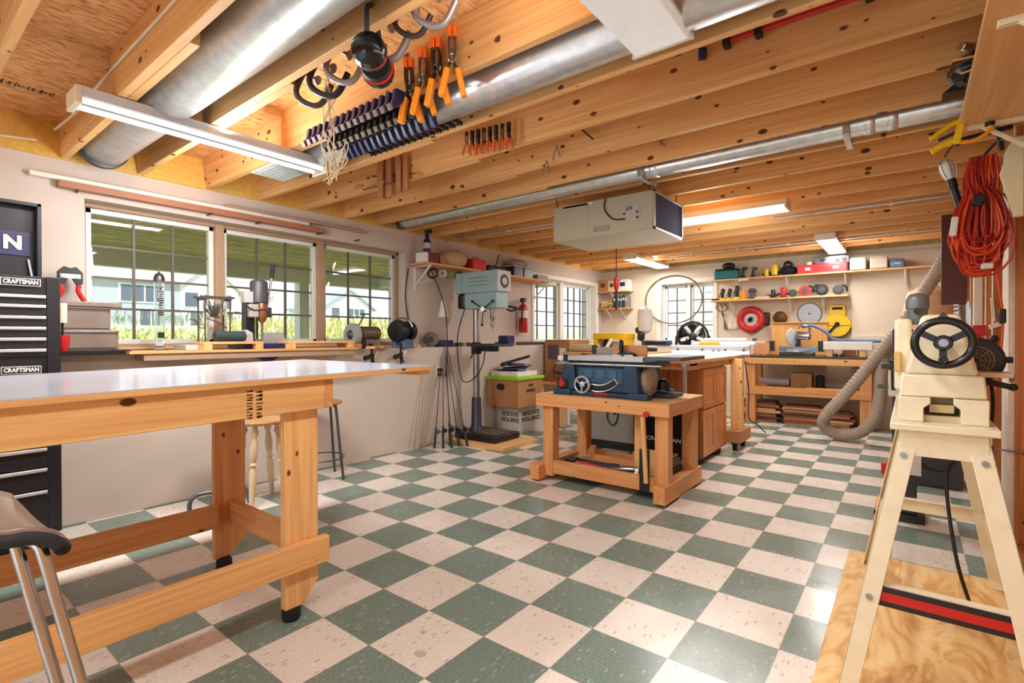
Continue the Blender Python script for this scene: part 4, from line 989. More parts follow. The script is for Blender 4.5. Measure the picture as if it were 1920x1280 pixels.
t = tag(B().box(-2.60, -2.46, 4.30, 4.56, ZS, ZS + 0.075).build('plastic_tub', mat('grey_tub', (150, 140, 146), 0.5), bevel=0.01), 'grey tub on the right end of the wall shelf', 'tub')
for (y, z1) in ((3.44, 0.20), (3.98, 0.0)): 
    if z1: tag(B().tube([(-2.5, y, ZS + 0.086), (-2.47, y + 0.03, ZS + 0.24)], 0.008, 8).build('antenna_rod', M['black']), 'black rod standing on the low black case', 'rod')
# things hanging under that shelf
for (y, c, r, lb, nm) in ((2.42, (40, 42, 48), 0.05, 'coil of dark cord hanging under the shelf end', 'cord_coil'), (2.57, (214, 206, 214), 0.035, 'white tape roll hanging under the wall shelf', 'tape_roll'), (2.68, (116, 170, 60), 0.04, 'green tape roll hanging under the wall shelf', 'tape_roll'), (2.84, (60, 56, 54), 0.045, 'dark tape roll hanging under the wall shelf', 'tape_roll')):
    tag(B().torus((-2.55, y, 1.925 - r - 0.014), (0.7, -0.7, 0), r, 0.014, 20, 8).build(nm, mat('hang_%d_%d_%d' % c, c, 0.6)), lb, 'roll')
tag(B().ball((-2.34, 3.42, 1.87), 0.045, 1, 1, 1.1).build('red_ball', M['red']), 'red ball hanging at the front edge of the wall shelf', 'ball').location = (0, 0.02, 0.02)
t = thing('desk_lamp', 'small swing arm lamp with a white shade on the wall by the drill press', 'lamp', (XU + 0.002, 2.58, 1.66))
B().tube([(0.0, 0, 0.05), (0.10, -0.03, 0.03), (0.14, -0.01, -0.09)], 0.006, 8).build('arm', M['lightgrey'], t)
B().lathe((0.14, -0.01, -0.28), (0, 0, 1), [(0.07, 0), (0.03, 0.19), (0.012, 0.2)]).build('lamp_shade', M['white'], t)
# fire extinguisher
t = thing('fire_extinguisher', 'red fire extinguisher on the wall between shelf and corner window', 'extinguisher', (-2.585, 4.13, 1.22))
B().lathe((0, 0, 0), (0, 0, 1), [(0.055, 0), (0.062, 0.012), (0.062, 0.33), (0.05, 0.37), (0.022, 0.395), (0.022, 0.42)]).build('tank', M['red'], t)
B().lathe((0, 0, 0.20), (0, 0, 1), [(0.0628, 0), (0.0628, 0.1)]).build('label', M['paper'], t)
B().box(-0.02, 0.02, -0.05, 0.05, 0.42, 0.45).box(-0.015, 0.05, -0.05, 0.02, 0.452, 0.47).build('valve', M['black'], t, bevel=0.004)
B().tube(smooth([(0.03, -0.04, 0.43), (0.06, -0.085, 0.40), (0.045, -0.085, 0.22), (0.03, -0.075, 0.10)], 5), 0.011, 10).build('hose', M['black'], t)
# ledge clutter near the press
t = thing('angle_grinder_disc', 'grey grinding disc standing on the ledge beside the window', 'disc', (-2.56, 2.40, 1.0505), 0.6)
B().cyl((0, -0.012, 0.085), (0, 0.012, 0.085), 0.083, n=28).build('disc', mat('disc_grey', (120, 112, 100), 0.8), t)
B().cyl((0, -0.03, 0.085), (0, 0.03, 0.085), 0.028).build('hub', M['blackmetal'], t)
t = thing('tool_roll', 'row of small purple bottles in a holder on the ledge', 'holder', (-2.56, 2.62, 1.0505))
for k in range(5): B().lathe((0, -0.12 + 0.055 * k, 0), (0, 0, 1), [(0.024, 0), (0.026, 0.06), (0.012, 0.075)], 12).build('bottle', mat('purple_bottle', (64, 56, 112), 0.35), t)
B().box(-0.03, 0.03, -0.15, 0.13, 0.0, 0.022).build('tray', M['black'], t, bevel=0.003)
for i, y in enumerate((2.84, 2.93, 3.02, 3.55, 3.68)):
    tag(B().cbox((-2.57, y, 1.0505 + 0.022), (0.05, 0.07, 0.044), (0, 0, 0.3 * i)).build('tool_bit_case', (M['black'], M['burl'], M['blackmetal'])[i % 3], bevel=0.004), ['small black case on the ledge left of the drill press table', 'small brown block on the ledge behind the press column', 'small dark case on the ledge behind the press table',
        'small black case on the ledge right of the press table', 'small brown block on the ledge near the extinguisher'][i], 'case')
t = tag(B().cyl((-2.60, 4.02, 1.073), (-2.60, 5.6, 1.073), 0.022, n=12).build('cardboard_tube', mat('dark_tube', (70, 56, 50), 0.7)), 'dark pipe lying along the ledge under the corner window', 'pipe')
t = tag(B().tube([(-2.655, 4.05, 1.56), (-2.655, 3.62, 1.60)], 0.014, 10).build('hose_bar', M['black']), 'black bar on the wall left of the extinguisher', 'bar')

# ------------------------------------------------------------------ boxes stacked on the floor past the press
def carton(name, label, x0, x1, y0, y1, z0, z1, m, cat='box', lid=None):
    t = thing(name, label, cat, ((x0 + x1) / 2, (y0 + y1) / 2, z0))
    w, d, h = (x1 - x0) / 2, (y1 - y0) / 2, z1 - z0
    B().box(-w, w, -d, d, 0, h).build('carton', m, t, bevel=0.004)
    return t, w, d, h
usps = mat('corrugated_white', (206, 202, 196), 0.6)
t, w, d, h = carton('mail_tote', 'white corrugated mail tote on the floor under the brown file box', -2.42, -2.08, 3.36, 3.88, 0, 0.33, usps)
text('lettering', 'UNITED STATES\nPOSTAL SERVICE', 0.07, M['ink'], t, (w - 0.13, -d - 0.001, 0.19), FACE_NY, 0.0008, squeeze=0.52, bold=0.002)
text('lettering', 'UNITED STATES\nPOSTAL SERVICE', 0.07, M['ink'], t, (w + 0.001, -d + 0.25, 0.19), FACE_PX, 0.0008, squeeze=0.72, bold=0.002)
t, w, d, h = carton('file_box', 'brown cardboard file box with oval handle holes', -2.44, -1.98, 3.22, 3.72, 0.331, 0.645, M['cardboard'])
B().lathe((-0.02, -d - 0.001, 0.235), (0, 1, 0), [(0.001, 0), (0.04, 0), (0.04, 0.002), (0.001, 0.002)], 20).build('hand_hole', M['ink'], t).scale = (1.6, 1, 1)
B().box(w, w + 0.001, -0.045, 0.045, 0.235, 0.268).box(w, w + 0.001, -0.09, 0.09, 0.17, 0.21).build('hand_hole', mat('print_brown', (92, 54, 36), 0.8), t)
t = thing('tote_lid', 'lime green plastic lid on the brown file box', 'lid', (-2.21, 3.47, 0.6455))
B().box(-0.25, 0.25, -0.275, 0.275, 0.0, 0.045).build('lid', M['lime'], t, bevel=0.012)
t = thing('magazine_box', 'white tray of papers on the lime green lid', 'tray', (-2.22, 3.46, 0.691))
B().box(-0.20, 0.20, -0.2, 0.2, 0, 0.055).build('tray', M['paper'], t, bevel=0.004)
for i in range(6):
    B().cbox((-0.04 + 0.03 * (i % 3), 0.0 + 0.02 * (i % 2), 0.066 + 0.014 * i), (0.30, 0.24, 0.012), (0.05 * ((i % 3) - 1), 0.10 * ((i % 2)) - 0.05, 0.25 * i)).build('booklet', (M['ink'], M['lightgrey'], mat('booklet_blue', (60, 66, 120), 0.5))[i % 3], t)
tag(B().cbox((-2.17, 3.42, 0.845), (0.36, 0.16, 0.03), (0.05, -0.28, 0.5)).build('flat_tool_case', M['blackmetal'], bevel=0.008), 'black tool case lying tilted on top of the papers', 'case').location = (0, 0, 0.035)
t, w, d, h = carton('moving_box', 'tall printed brown box standing behind the lime green lid', -2.42, -2.02, 4.42, 4.95, 0.55, 1.12, M['cardboard'])
B().box(-0.15, 0.02, -d - 0.002, -d, 0.30, 0.50).build('print_patch', mat('print_purple', (92, 80, 110), 0.7), t)
B().box(0.04, 0.14, -d - 0.002, -d, 0.25, 0.46).build('label', M['paper'], t)
text('lettering', 'BALL', 0.07, M['ink'], t, (0.02, -d - 0.001, 0.12), FACE_NY, 0.0008, bold=0.002)
t = thing('low_table', 'low white legged table under the tall printed box', 'table', (-2.22, 4.65, 0))
B().box(-0.22, 0.22, -0.36, 0.36, 0.515, 0.5485).build('table_top', M['pine_y'], t, bevel=0.002)
for x in (-0.21, 0.165):
    for y in (-0.35, 0.305): B().box(x, x + 0.045, y, y + 0.045, 0, 0.515).build('leg', M['white'], t, bevel=0.002)
for y in (-0.34, 0.315): B().box(-0.165, 0.165, y, y + 0.025, 0.20, 0.25).build('rail', M['white'], t, bevel=0.002)
B().box(-0.2, 0.2, -0.34, 0.34, 0.25, 0.265).build('shelf', M['white'], t)
# ================================================================== ducts
def duct(label, y, z, r, x0, x1, seams, cap=False, flat=1.0):
    t = thing('round_duct', label, 'duct', (x0, y, z), 0, 'galvanised ducts')
    q = B(); q.lathe((0, 0, 0), (1, 0, 0), [(r * 0.97, 0), (r, 0.004), (r, x1 - x0)], 40)
    if flat != 1:
        for v in q.bm.verts: v.co.z *= flat
    q.build('pipe', M['galv'], t, sharp=50)
    for s in seams:
        q = B(); q.lathe((s - x0 - 0.025, 0, 0), (1, 0, 0), [(r + 0.001, 0), (r + 0.005, 0.006), (r + 0.005, 0.044), (r + 0.001, 0.05)], 40)
        if flat != 1:
            for v in q.bm.verts: v.co.z *= flat
        q.build('collar', M['galv'], t, sharp=50)
    if cap: B().lathe((0.0, 0, 0), (1, 0, 0), [(r + 0.012, -0.012), (r + 0.012, 0.03), (r + 0.003, 0.034)], 40).build('end_collar', M['castiron'], t)
    return t
duct('wide round galvanised duct in the ceiling bay above the open strip light', -0.497, 2.39, 0.128, -2.52, 3.1, (-1.5, 0.6), True)
duct('round galvanised duct behind the row of dark bar clamps', 0.345, 2.362, 0.112, -1.62, 3.1, (-0.9, 1.28))
duct('slim galvanised duct running across the room above the air cleaner', 1.94, 2.33, 0.062, -2.5, 3.1, (0.20, 1.42, 1.52), True)
for i, (y, z, x0, x1, lb) in enumerate(((3.99, 2.305, 0.55, 2.15, 'grey conduit between joists beside the lit strip light'), (5.60, 2.30, -1.1, 2.15, 'grey conduit joining the two far ceiling lights'), (2.755, 2.2825, -2.66, -0.75, 'pale conduit under the joists left of the air cleaner'))):
    t = thing('conduit', lb, 'conduit', (x0, y, z))
    B().cyl((0, 0, 0), (x1 - x0, 0, 0), 0.012, n=12).build('pipe', M['alu'], t)
    n = int((x1 - x0) / 0.6)
    for k in range(n): B().box(0.3 + 0.6 * k, 0.33 + 0.6 * k, -0.02, 0.02, -0.014, 0.016).build('strap', M['galv'], t)
# hanger straps under the slim duct
for (x, lb) in ((1.30, 'bent metal hanger strap under the slim duct near the shelf'), (0.10, 'metal hanger strap crossing the slim duct near the air cleaner')):
    tag(B().box(x, x + 0.03, 1.86, 2.13, 2.258, 2.262).box(x, x + 0.03, 2.13, 2.134, 2.262, 2.36).box(x, x + 0.03, 1.856, 1.86, 2.262, 2.36).build('hanger_strap', M['galv']), lb, 'strap')
# register box over the window and wire
t = thing('register_boot', 'white vent register between joists by the end of the strip light', 'register', (-1.78, 0.31, 2.285))
B().box(-0.20, 0.16, -0.12, 0.12, 0.0, 0.012).build('frame', mat('register_white', (206, 222, 214), 0.4), t, bevel=0.003)
q = B()
for i in range(7): q.cbox((-0.02, -0.09 + 0.03 * i, -0.004), (0.28, 0.018, 0.004), (0.5, 0, 0))
q.build('louvres', M['lightgrey'], t)
B().lathe((-0.02, 0, 0.012), (0, 0, 1), [(0.10, 0), (0.09, 0.05), (0.09, 0.2)]).build('collar', M['galv'], t)
tag(B().tube(smooth([(-2.5, -0.735, 2.42), (-2.0, -0.73, 2.40), (-1.5, -0.725, 2.43), (-0.5, -0.725, 2.44), (0.5, -0.725, 2.45)], 6), 0.006, 8).build('cable', mat('white_cable', (226, 216, 200), 0.5)), 'white cable stapled along the joist above the open strip light', 'cable')
tag(B().tube(smooth([(-2.64, -1.2, 2.36), (-2.64, -1.0, 2.35), (-2.60, -0.80, 2.36)], 6), 0.005, 8).build('cable', MATS['white_cable']), 'white cable across the yellow foam in the left corner', 'cable')
# printed marks on the subfloor
q = B(); r = random.Random(11); x = -2.25
for k in range(26):
    y = -0.78 - r.uniform(0, 0.01) - k * 0.0085
    w = r.uniform(0.01, 0.05) if k % 6 else 0.07
    q.box(x - w / 2, x + w / 2, y - 0.003, y + 0.002, 2.5338, 2.5348)
tag(q.build('grade_stamp', M['ink']), 'black printed stamp on the strand board near the left wall', 'stamp')

# ------------------------------------------------------------------ C-clamps hooked over the joist
def c_clamp(label, x, y, z, rz, m, s=1.0, tilt=0.4):
    t = thing('c_clamp', label, 'clamp', (x, y, z), rz, 'C-clamps on the joist'); t.scale = (s, s, s); t.rotation_euler = (0, tilt, rz)
    pts = [(-0.075, 0, -0.01), (-0.075, 0, -0.09), (-0.05, 0, -0.125), (0.0, 0, -0.135), (0.05, 0, -0.125), (0.075, 0, -0.09), (0.075, 0, -0.01)]
    B().tube(smooth(pts, 5), 0.013, 10).build('frame', m, t)
    B().cyl((-0.15, 0, -0.02), (-0.005, 0, -0.02), 0.008, n=10).build('screw', M['steel'], t)
    B().cyl((-0.14, -0.045, -0.02), (-0.14, 0.045, -0.02), 0.004, n=8).build('tommy_bar', M['steel'], t)
    B().lathe((-0.006, 0, -0.02), (1, 0, 0), [(0.008, 0), (0.02, 0.008), (0.02, 0.014)]).build('pad', M['steel'], t)
    return t
gray = mat('clamp_grey', (150, 146, 146), 0.4, 0.5); dkc = mat('clamp_dark', (74, 66, 58), 0.4, 0.5); ora = mat('clamp_orange', (226, 112, 54), 0.45)
for i, (x, z, m, sc, lb) in enumerate(((-0.50, 2.33, dkc, 1.0, 'dark C-clamp with white string hooked on it'), (-0.38, 2.345, M['blackmetal'], 1.05, 'black C-clamp left of the black ear muffs'),
        (-0.26, 2.36, gray, 1.0, 'grey C-clamp right above the black ear muffs'), (-0.10, 2.36, dkc, 0.75, 'small dark C-clamp above the orange bar'),
        (0.02, 2.375, gray, 1.1, 'large grey C-clamp at the top edge past the ear muffs'), (0.16, 2.375, dkc, 0.8, 'small dark C-clamp beside the large grey one at the top edge'), (0.28, 2.38, gray, 0.9, 'rightmost grey C-clamp hanging at the top edge'))):
    c_clamp(lb, x, -0.195, z, 0.5, m, sc, 0.5)
tag(B().box(-0.30, 0.42, -0.262, -0.236, 2.36, 2.385).build('clamp_rail', ora, bevel=0.002), 'orange rail along the joist carrying the C-clamps', 'rail')
# bundle of white string
q = B(); r = random.Random(2)
for k in range(7):
    a = [(-0.455 + r.uniform(-.03, .03), -0.17 + r.uniform(-.03, .03), 2.30 - j * 0.075 + r.uniform(-.01, .01)) for j in range(7)]
    q.tube(smooth(a, 4), 0.0022, 6)
for k in range(4): q.torus((-0.42 + 0.02 * k, -0.16, 1.90 + 0.022 * k), (r.uniform(-1, 1), r.uniform(-1, 1), 0.4), 0.045, 0.0022, 18, 6)
q.torus((-0.46, -0.18, 2.27), (0.5, 1, 0), 0.06, 0.0022, 20, 6)
tag(q.build('string_hank', mat('string', (222, 206, 178), 0.8)), 'tangled white string hanging from the dark C-clamp', 'string')
# ear muffs
t = thing('ear_muffs', 'black and red ear muffs hanging under the C-clamps', 'ear muffs', (0.015, -0.285, 2.185), 0.7); t.scale = (1.15, 1.15, 1.15)
for s in (1, -1):
    c = B().lathe((0.0, s * 0.022, 0), (0, s, 0), [(0.046, 0), (0.050, 0.006), (0.050, 0.016), (0.046, 0.02)], 28).build('cushion', M['black'], t)
    B().lathe((0, s * 0.042, 0), (0, s, 0), [(0.052, 0), (0.054, 0.004), (0.052, 0.008)], 28).build('red_ring', M['red'], c)
    B().lathe((0, s * 0.05, 0), (0, s, 0), [(0.053, 0), (0.056, 0.006), (0.052, 0.028), (0.034, 0.042), (0.0, 0.046)], 28).build('cup', mat('gloss_black', (16, 16, 18), 0.15), t)
B().tube(smooth([(0, -0.09, 0.04), (0, -0.085, 0.12), (0, 0, 0.165), (0, 0.085, 0.12), (0, 0.09, 0.04)], 6), [0.008] * 25, 8).build('headband', M['black'], t)
# ------------------------------------------------------------------ row of dark bar clamps between two joists
def bar_clamp(x, lb, first=[None]):
    if first[0] is None:
        t = thing('bar_clamp', lb, 'clamp', (x, 0.035, 2.272), 0, 'bar clamps in the overhead row')
        B().box(-0.004, 0.004, 0.0, 0.44, -0.010, 0.010).build('bar', M['blackmetal'], t)
        jw = [(-0.005, 0.014), (0.05, 0.014), (0.042, -0.03), (0.018, -0.062), (-0.018, -0.082), (-0.034, -0.07), (-0.012, -0.035)]
        f = B().prism(jw, 'x', -0.013, 0.013).build('fixed_jaw', mat('clamp_navy', (32, 32, 84), 0.4), t, bevel=0.004)
        B().cbox((0, -0.03, -0.078), (0.03, 0.012, 0.03), (0.5, 0, 0)).build('jaw_pad', mat('pad_grey', (104, 86, 86), 0.6), f, bevel=0.002)
        j2 = [(0.125, 0.016), (0.2, 0.016), (0.205, -0.03), (0.18, -0.05), (0.14, -0.062), (0.1, -0.085), (0.09, -0.07), (0.115, -0.03)]
        g = B().prism(j2, 'x', -0.014, 0.014).build('sliding_jaw', M['blackmetal'], t, bevel=0.004)
        B().cbox((0, 0.09, -0.075), (0.03, 0.012, 0.028), (0.5, 0, 0)).build('jaw_pad', mat('pad_tan', (84, 76, 60), 0.6), g, bevel=0.002)
        B().prism([(0.215, 0.0), (0.24, -0.01), (0.25, -0.05), (0.266, -0.078), (0.245, -0.086), (0.222, -0.06), (0.205, -0.03)], 'x', -0.012, 0.012).build('grip', MATS['clamp_navy'], t, bevel=0.004)
        B().box(-0.006, 0.006, 0.40, 0.412, -0.02, 0.014).build('stop', M['castiron'], t)
        first[0] = t; return t
    return copy_tree(first[0], (x, 0.035, 2.272), None, lb)
ordn = ['first', 'second', 'third', 'fourth', 'fifth', 'sixth', 'seventh', 'eighth', 'ninth', 'tenth', 'eleventh', 'twelfth', 'thirteenth', 'fourteenth', 'fifteenth']
for i in range(15):
    bar_clamp(-0.975 + i * 0.0515, '%s bar clamp from the string end of the dark overhead row' % ordn[i])
# ------------------------------------------------------------------ orange tipped spring clamps
def spring_clamp(name, lb, x, y, z, s, rz, grp, grip_m, tip_m, tilt=0.0):
    t = thing(name, lb, 'clamp', (x, y, z), rz, grp); t.scale = (s, s, s); t.rotation_euler = (tilt, 0, rz)
    for k in (1, -1):
        B().prism([(k * 0.006, 0.10), (k * 0.013, 0.10), (k * 0.016, 0.045), (k * 0.010, -0.005), (k * 0.034, -0.05), (k * 0.026, -0.05), (k * 0.004, 0.0), (k * 0.009, 0.045)], 'y', -0.016, 0.016).build('jaw_arm', M['darksteel'], t)
        B().cbox((k * 0.010, 0, 0.098), (0.016, 0.034, 0.04)).build('tip', tip_m, t, bevel=0.004)
        B().bar((k * 0.018, 0, -0.025), (k * 0.042, 0, -0.12), 0.022, 0.036, (0, 1, 0)).build('grip', grip_m, t, bevel=0.005)
    B().torus((0, 0, 0.012), (0, 1, 0), 0.013, 0.004, 18, 8).build('spring', M['steel'], t)
    return t
for i, x in enumerate((-0.235, -0.145, -0.055, 0.04)):
    spring_clamp('spring_clamp', ['leftmost large orange gripped spring clamp on the joist', 'large orange spring clamp second from the left on the joist', 'large orange spring clamp third from the left on the joist', 'rightmost large orange spring clamp against the duct'][i],
                 x, 0.105, 2.30 + 0.014 * i, 1.2, 0.5 + 0.25 * (i % 2), 'large orange spring clamps', M['yelloworange'], M['orange'], 0.12)
for i in range(8):
    x = -0.60 + 0.048 * i
    spring_clamp('small_spring_clamp', '%s small orange spring clamp from the left on the second joist' % ordn[i], x, 0.925 - 0.045, 2.37 - 0.004 * i, 0.62, 0.9 + 0.3 * (i % 3), 'small orange spring clamps', ora, M['darksteel'], 0.0)
# wooden hand screws
def hand_screw(lb, x, z, s):
    t = thing('hand_screw', lb, 'clamp', (x, 0.90, z), 0.25, 'wooden hand screws'); t.scale = (s, s, s)
    for k in (0, 1):
        B().prism([(-0.022, -0.12), (0.022, -0.14), (0.026, 0.10), (0.006, 0.17), (-0.02, 0.17)] if k == 0 else [(0.045, -0.14), (0.09, -0.12), (0.088, 0.14), (0.062, 0.14), (0.045, 0.10)], 'y', -0.022, 0.022).build('jaw', M['burl'], t, bevel=0.004)
    for (zz, d) in ((0.02, 1), (-0.06, -1)):
        B().cyl((-0.08 if d > 0 else -0.15, 0, zz), (0.16 if d > 0 else 0.12, 0, zz - 0.03 * d), 0.005, n=8).build('screw_rod', M['darksteel'], t)
        B().lathe((0.15 if d > 0 else -0.15, 0, zz - (0.03 if d > 0 else -0.03)), (d, 0, -0.12), [(0.008, 0), (0.014, 0.02), (0.011, 0.07), (0.007, 0.075)]).build('handle', M['burl'], t)
hand_screw('larger wooden hand screw clamp hanging from the joist over the window', -1.47, 2.33, 1.15)
hand_screw('smaller wooden hand screw clamp right of the larger one', -1.27, 2.31, 0.9)
# small hooks and bits under the joists
for (x, y, z, lb) in ((-0.20, 1.30, 2.36, 'small steel hook clip on the joist past the small orange clamps'), (-0.28, 1.30, 2.28, 'tiny chain hook hanging under the joist')):
    t = thing('hook_clip', lb, 'hook', (x, y, z))
    B().tube(smooth([(0, 0, 0.03), (-0.02, 0, -0.02), (-0.03, 0, -0.06)], 4), 0.004, 6).build('prong', M['steel'], t)
    B().tube(smooth([(0, 0, 0.03), (0.015, 0, -0.02), (0.025, 0, -0.05)], 4), 0.004, 6).build('prong', M['steel'], t)
tag(B().bar((-0.03, 1.30, 2.46), (0.06, 1.30, 2.37), 0.02, 0.008).build('cable_strap', M['black']), 'black strap nailed on the joist face past the steel hook', 'strap')
tag(B().bar((0.30, 1.70, 2.44), (0.36, 1.70, 2.37), 0.014, 0.006).build('hook_pin', M['steel']), 'short steel pin on the joist face above the slim duct', 'pin')
t = thing('pipe_clamp', 'long red pipe clamp hung on the joist beside the wraparound light', 'clamp', (0.95, 0.915, 2.47))
B().cyl((0, 0, 0), (1.0, 0.0, 0.0), 0.011, n=12).build('pipe', M['red'], t)
for x in (0.0, 0.13, 0.52): B().box(x - 0.014, x + 0.014, -0.03, 0.016, -0.03, 0.028).build('jaw', M['black'], t, bevel=0.003)
tag(B().cbox((0.84, 0.92, 2.455), (0.035, 0.03, 0.05), (0.3, 0, 0.4)).build('blue_clip', M['navy'], bevel=0.004), 'small navy clip on the joist left of the red pipe clamp', 'clip')
tag(B().bar((1.10, 0.50, 2.47), (1.16, 0.50, 2.36), 0.03, 0.004).bar((1.16, 0.50, 2.36), (1.17, 0.44, 2.34), 0.03, 0.004).build('hanger_strap', M['galv']), 'bent galvanised strap on the joist right of the wraparound light', 'strap')
# ------------------------------------------------------------------ air cleaner
t = thing('air_cleaner', 'beige ceiling air cleaner with a blue filter on its right end', 'air cleaner', (-0.33, 2.40, 1.95))
bg = mat('beige_case', (184, 177, 156), 0.45, noise=0.02)
B().box(-0.43, 0.44, -0.29, 0.31, 0, 0.288).build('housing', bg, t, bevel=0.006)
B().box(-0.425, -0.10, -0.2925, -0.289, 0.012, 0.278).build('access_door', bg, t, bevel=0.002)
fl = B().box(0.439, 0.446, -0.26, 0.29, 0.02, 0.275).build('filter', mat('filter_blue', (52, 58, 104), 0.9, noise=0.2, nscale=60), t)
q = B()
for (a, c, d, e) in ((-0.29, 0.31, 0.0, 0.02), (-0.29, 0.31, 0.27, 0.288), (-0.29, -0.265, 0, 0.288), (0.285, 0.31, 0, 0.288)): q.box(0.438, 0.452, a, c, d, e)
q.build('filter_frame', bg, t, bevel=0.002)
cp = B().box(0.19, 0.34, -0.294, -0.289, 0.075, 0.20).build('control_panel', mat('panel_grey', (186, 182, 172), 0.5), t, bevel=0.002)
text('lettering', 'JDS', 0.035, M['navy'], cp, (0.255, -0.2948, 0.175), FACE_NY, 0.0004, bold=0.001)
for (x, z) in ((0.215, 0.10), (0.215, 0.14), (0.32, 0.10), (0.32, 0.14)): B().cyl((x, -0.294, z), (x, -0.302, z), 0.008, n=12).build('button', M['black'], cp)
B().box(-0.05, 0.09, -0.2915, -0.289, 0.035, 0.075).build('rating_plate', mat('plate_tan', (150, 138, 116), 0.5), t)
q = B()
for zz in (0.045, 0.053, 0.061): q.box(-0.04, 0.08, -0.2922, -0.2912, zz, zz + 0.003)
q.build('plate_print', bg, t)
B().box(-0.33, -0.06, -0.2925, -0.289, 0.262, 0.279).build('warning_strip', M['paper'], t)
B().tube(smooth([(0.06, -0.30, 0.288), (0.05, -0.30, 0.2), (0.12, -0.305, 0.115), (0.21, -0.302, 0.10)], 6), 0.005, 8).build('power_cord', M['cord'], t)
for (x, y) in ((-0.41, -0.27), (0.40, -0.27), (-0.41, 0.29), (0.40, 0.29)): B().tube(smooth([(x, y, 0.288), (x + 0.012, y, 0.31), (x, y, 0.33), (x, y, 0.42)], 4), 0.005, 6).build('hook', M['darksteel'], t)
# pendant cord with red connector
t = thing('pendant_cord', 'hanging cord with a red connector over the saw tables', 'cord', (-1.22, 4.20, 2.29))
B().cyl((0, 0, 0), (0, 0, -0.40), 0.007, n=8).build('cable', mat('brown_cord', (96, 48, 40), 0.6), t)
B().lathe((0, 0, -0.56), (0, 0, 1), [(0.02, 0), (0.03, 0.02), (0.032, 0.1), (0.018, 0.16)]).build('connector', M['red'], t)
for a in (0.3, 2.4, 4.5): B().bar((0, 0, -0.5), (0.05 * cos(a), 0.05 * sin(a), -0.43), 0.014).build('tag', M['red'], t)
B().cyl((0, 0, -0.56), (0, 0, -0.80), 0.016, n=10).build('plug_body', M['black'], t)
# ================================================================== mobile saw stand
t = thing('saw_stand', 'orange toned wooden saw stand with a low tool shelf', 'stand', (-0.24, 2.26, 0))
fx, fy, fz = M['fir_x'], M['fir_y'], M['fir_z']
B().box(-0.55, 0.55, -0.36, 0.36, 0.665, 0.70).build('top', wood('stand_top', (226, 180, 128), (200, 148, 94), 'x', 0.3), t, bevel=0.003)
for y in (-0.362, 0.33): B().box(-0.553, 0.553, y, y + 0.032, 0.605, 0.697).build('apron', fx, t, bevel=0.003)
for x in (-0.553, 0.521): B().box(x, x + 0.032, -0.33, 0.33, 0.605, 0.696).build('apron', fy, t, bevel=0.003)
for x in (-0.51, 0.435):
    for y in (-0.32, 0.22): B().box(x, x + 0.095, y, y + 0.09, 0.04, 0.64).build('leg', fz, t, bevel=0.003)
for x in (-0.585, 0.455): B().box(x, x + 0.085, -0.40, 0.37, 0.012, 0.135).build('sled_foot', fy, t, bevel=0.004)
for (x, y) in ((-0.543, -0.36), (-0.543, 0.33), (0.498, -0.36), (0.498, 0.33)): B().lathe((x, y, 0.0), (0, 0, 1), [(0.025, 0), (0.028, 0.012)]).build('glide', M['rubber'], t)
B().box(-0.42, 0.44, -0.315, -0.275, 0.062, 0.168).build('lower_rail', fx, t, bevel=0.003)
B().box(-0.42, 0.44, 0.24, 0.275, 0.062, 0.168).build('lower_rail', fx, t, bevel=0.003)
B().box(-0.46, 0.46, -0.275, 0.24, 0.10, 0.118).build('shelf', mat('shelf_board_pale', (206, 190, 172), 0.7), t)
B().box(-0.25, 0.40, 0.05, 0.085, 0.12, 0.17).build('divider', fx, t, bevel=0.002)
B().lathe((0.40, -0.362, 0.62), (0, -1, 0), [(0.01, 0), (0.012, 0.02), (0.02, 0.022), (0.02, 0.035)], 14).build('clamp_knob', M['red'], t)
# stick leaning on the front right leg
t = tag(B().tube([(0.155, 1.885, 0.14), (0.13, 1.885, 0.60)], [0.016, 0.018], 12).build('wood_dowel', M['pine_z']), 'pale round wooden dowel leaning on the saw stand leg', 'dowel')
# tools on the shelf
rn = random.Random(9)
for i, (p, q, m, nm, lb) in enumerate((((-0.66, 2.06, 0.139), (-0.10, 2.02, 0.139), 'red', 'bar_clamp_long', 'red bar tool lying along the front of the low shelf'), ((-0.60, 2.13, 0.140), (-0.05, 2.12, 0.152), 'black', 'pry_bar', 'black bar lying behind the red bar on the low shelf'),
        ((-0.62, 2.20, 0.139), (-0.20, 2.19, 0.139), 'blackmetal', 'file_bar', 'thin dark bar at the back of the low shelf tools'))):
    t = thing(nm, lb, 'tool', ((p[0] + q[0]) / 2, (p[1] + q[1]) / 2, 0.119))
    a = Vector(p) - t.location; c = Vector(q) - t.location
    B().tube([a, c], 0.011, 8).build('bar', M[m], t)
    B().cbox(a, (0.08, 0.05, 0.028)).build('jaw', M['blackmetal'], t, bevel=0.004)
    B().tube([c - (c - a) * 0.16, c], 0.017, 8).build('grip', M['black'], t)
t = thing('hand_clamp', 'bright red trigger clamp head on the low shelf', 'clamp', (-0.44, 1.99 + 0.05, 0.155))
B().cbox((0, 0, 0), (0.12, 0.04, 0.03), (0, 0, 0.3)).build('body', M['red'], t, bevel=0.008)
B().tube([(0.03, 0, 0), (0.16, 0.02, -0.01)], 0.012, 8).build('handle', M['red'], t)
t = thing('chrome_tool', 'bright steel sander head on the low shelf of the saw stand', 'tool', (0.02, 2.05, 0.119))
B().lathe((0, 0, 0.0), (0, 0, 1), [(0.05, 0), (0.055, 0.01), (0.05, 0.03), (0.03, 0.05), (0.02, 0.075)]).build('head', M['chrome'], t)
B().tube([(0, 0, 0.06), (-0.10, -0.02, 0.05), (-0.2, 0.0, 0.03)], [0.02, 0.024, 0.018], 12).build('body', M['steel'], t)
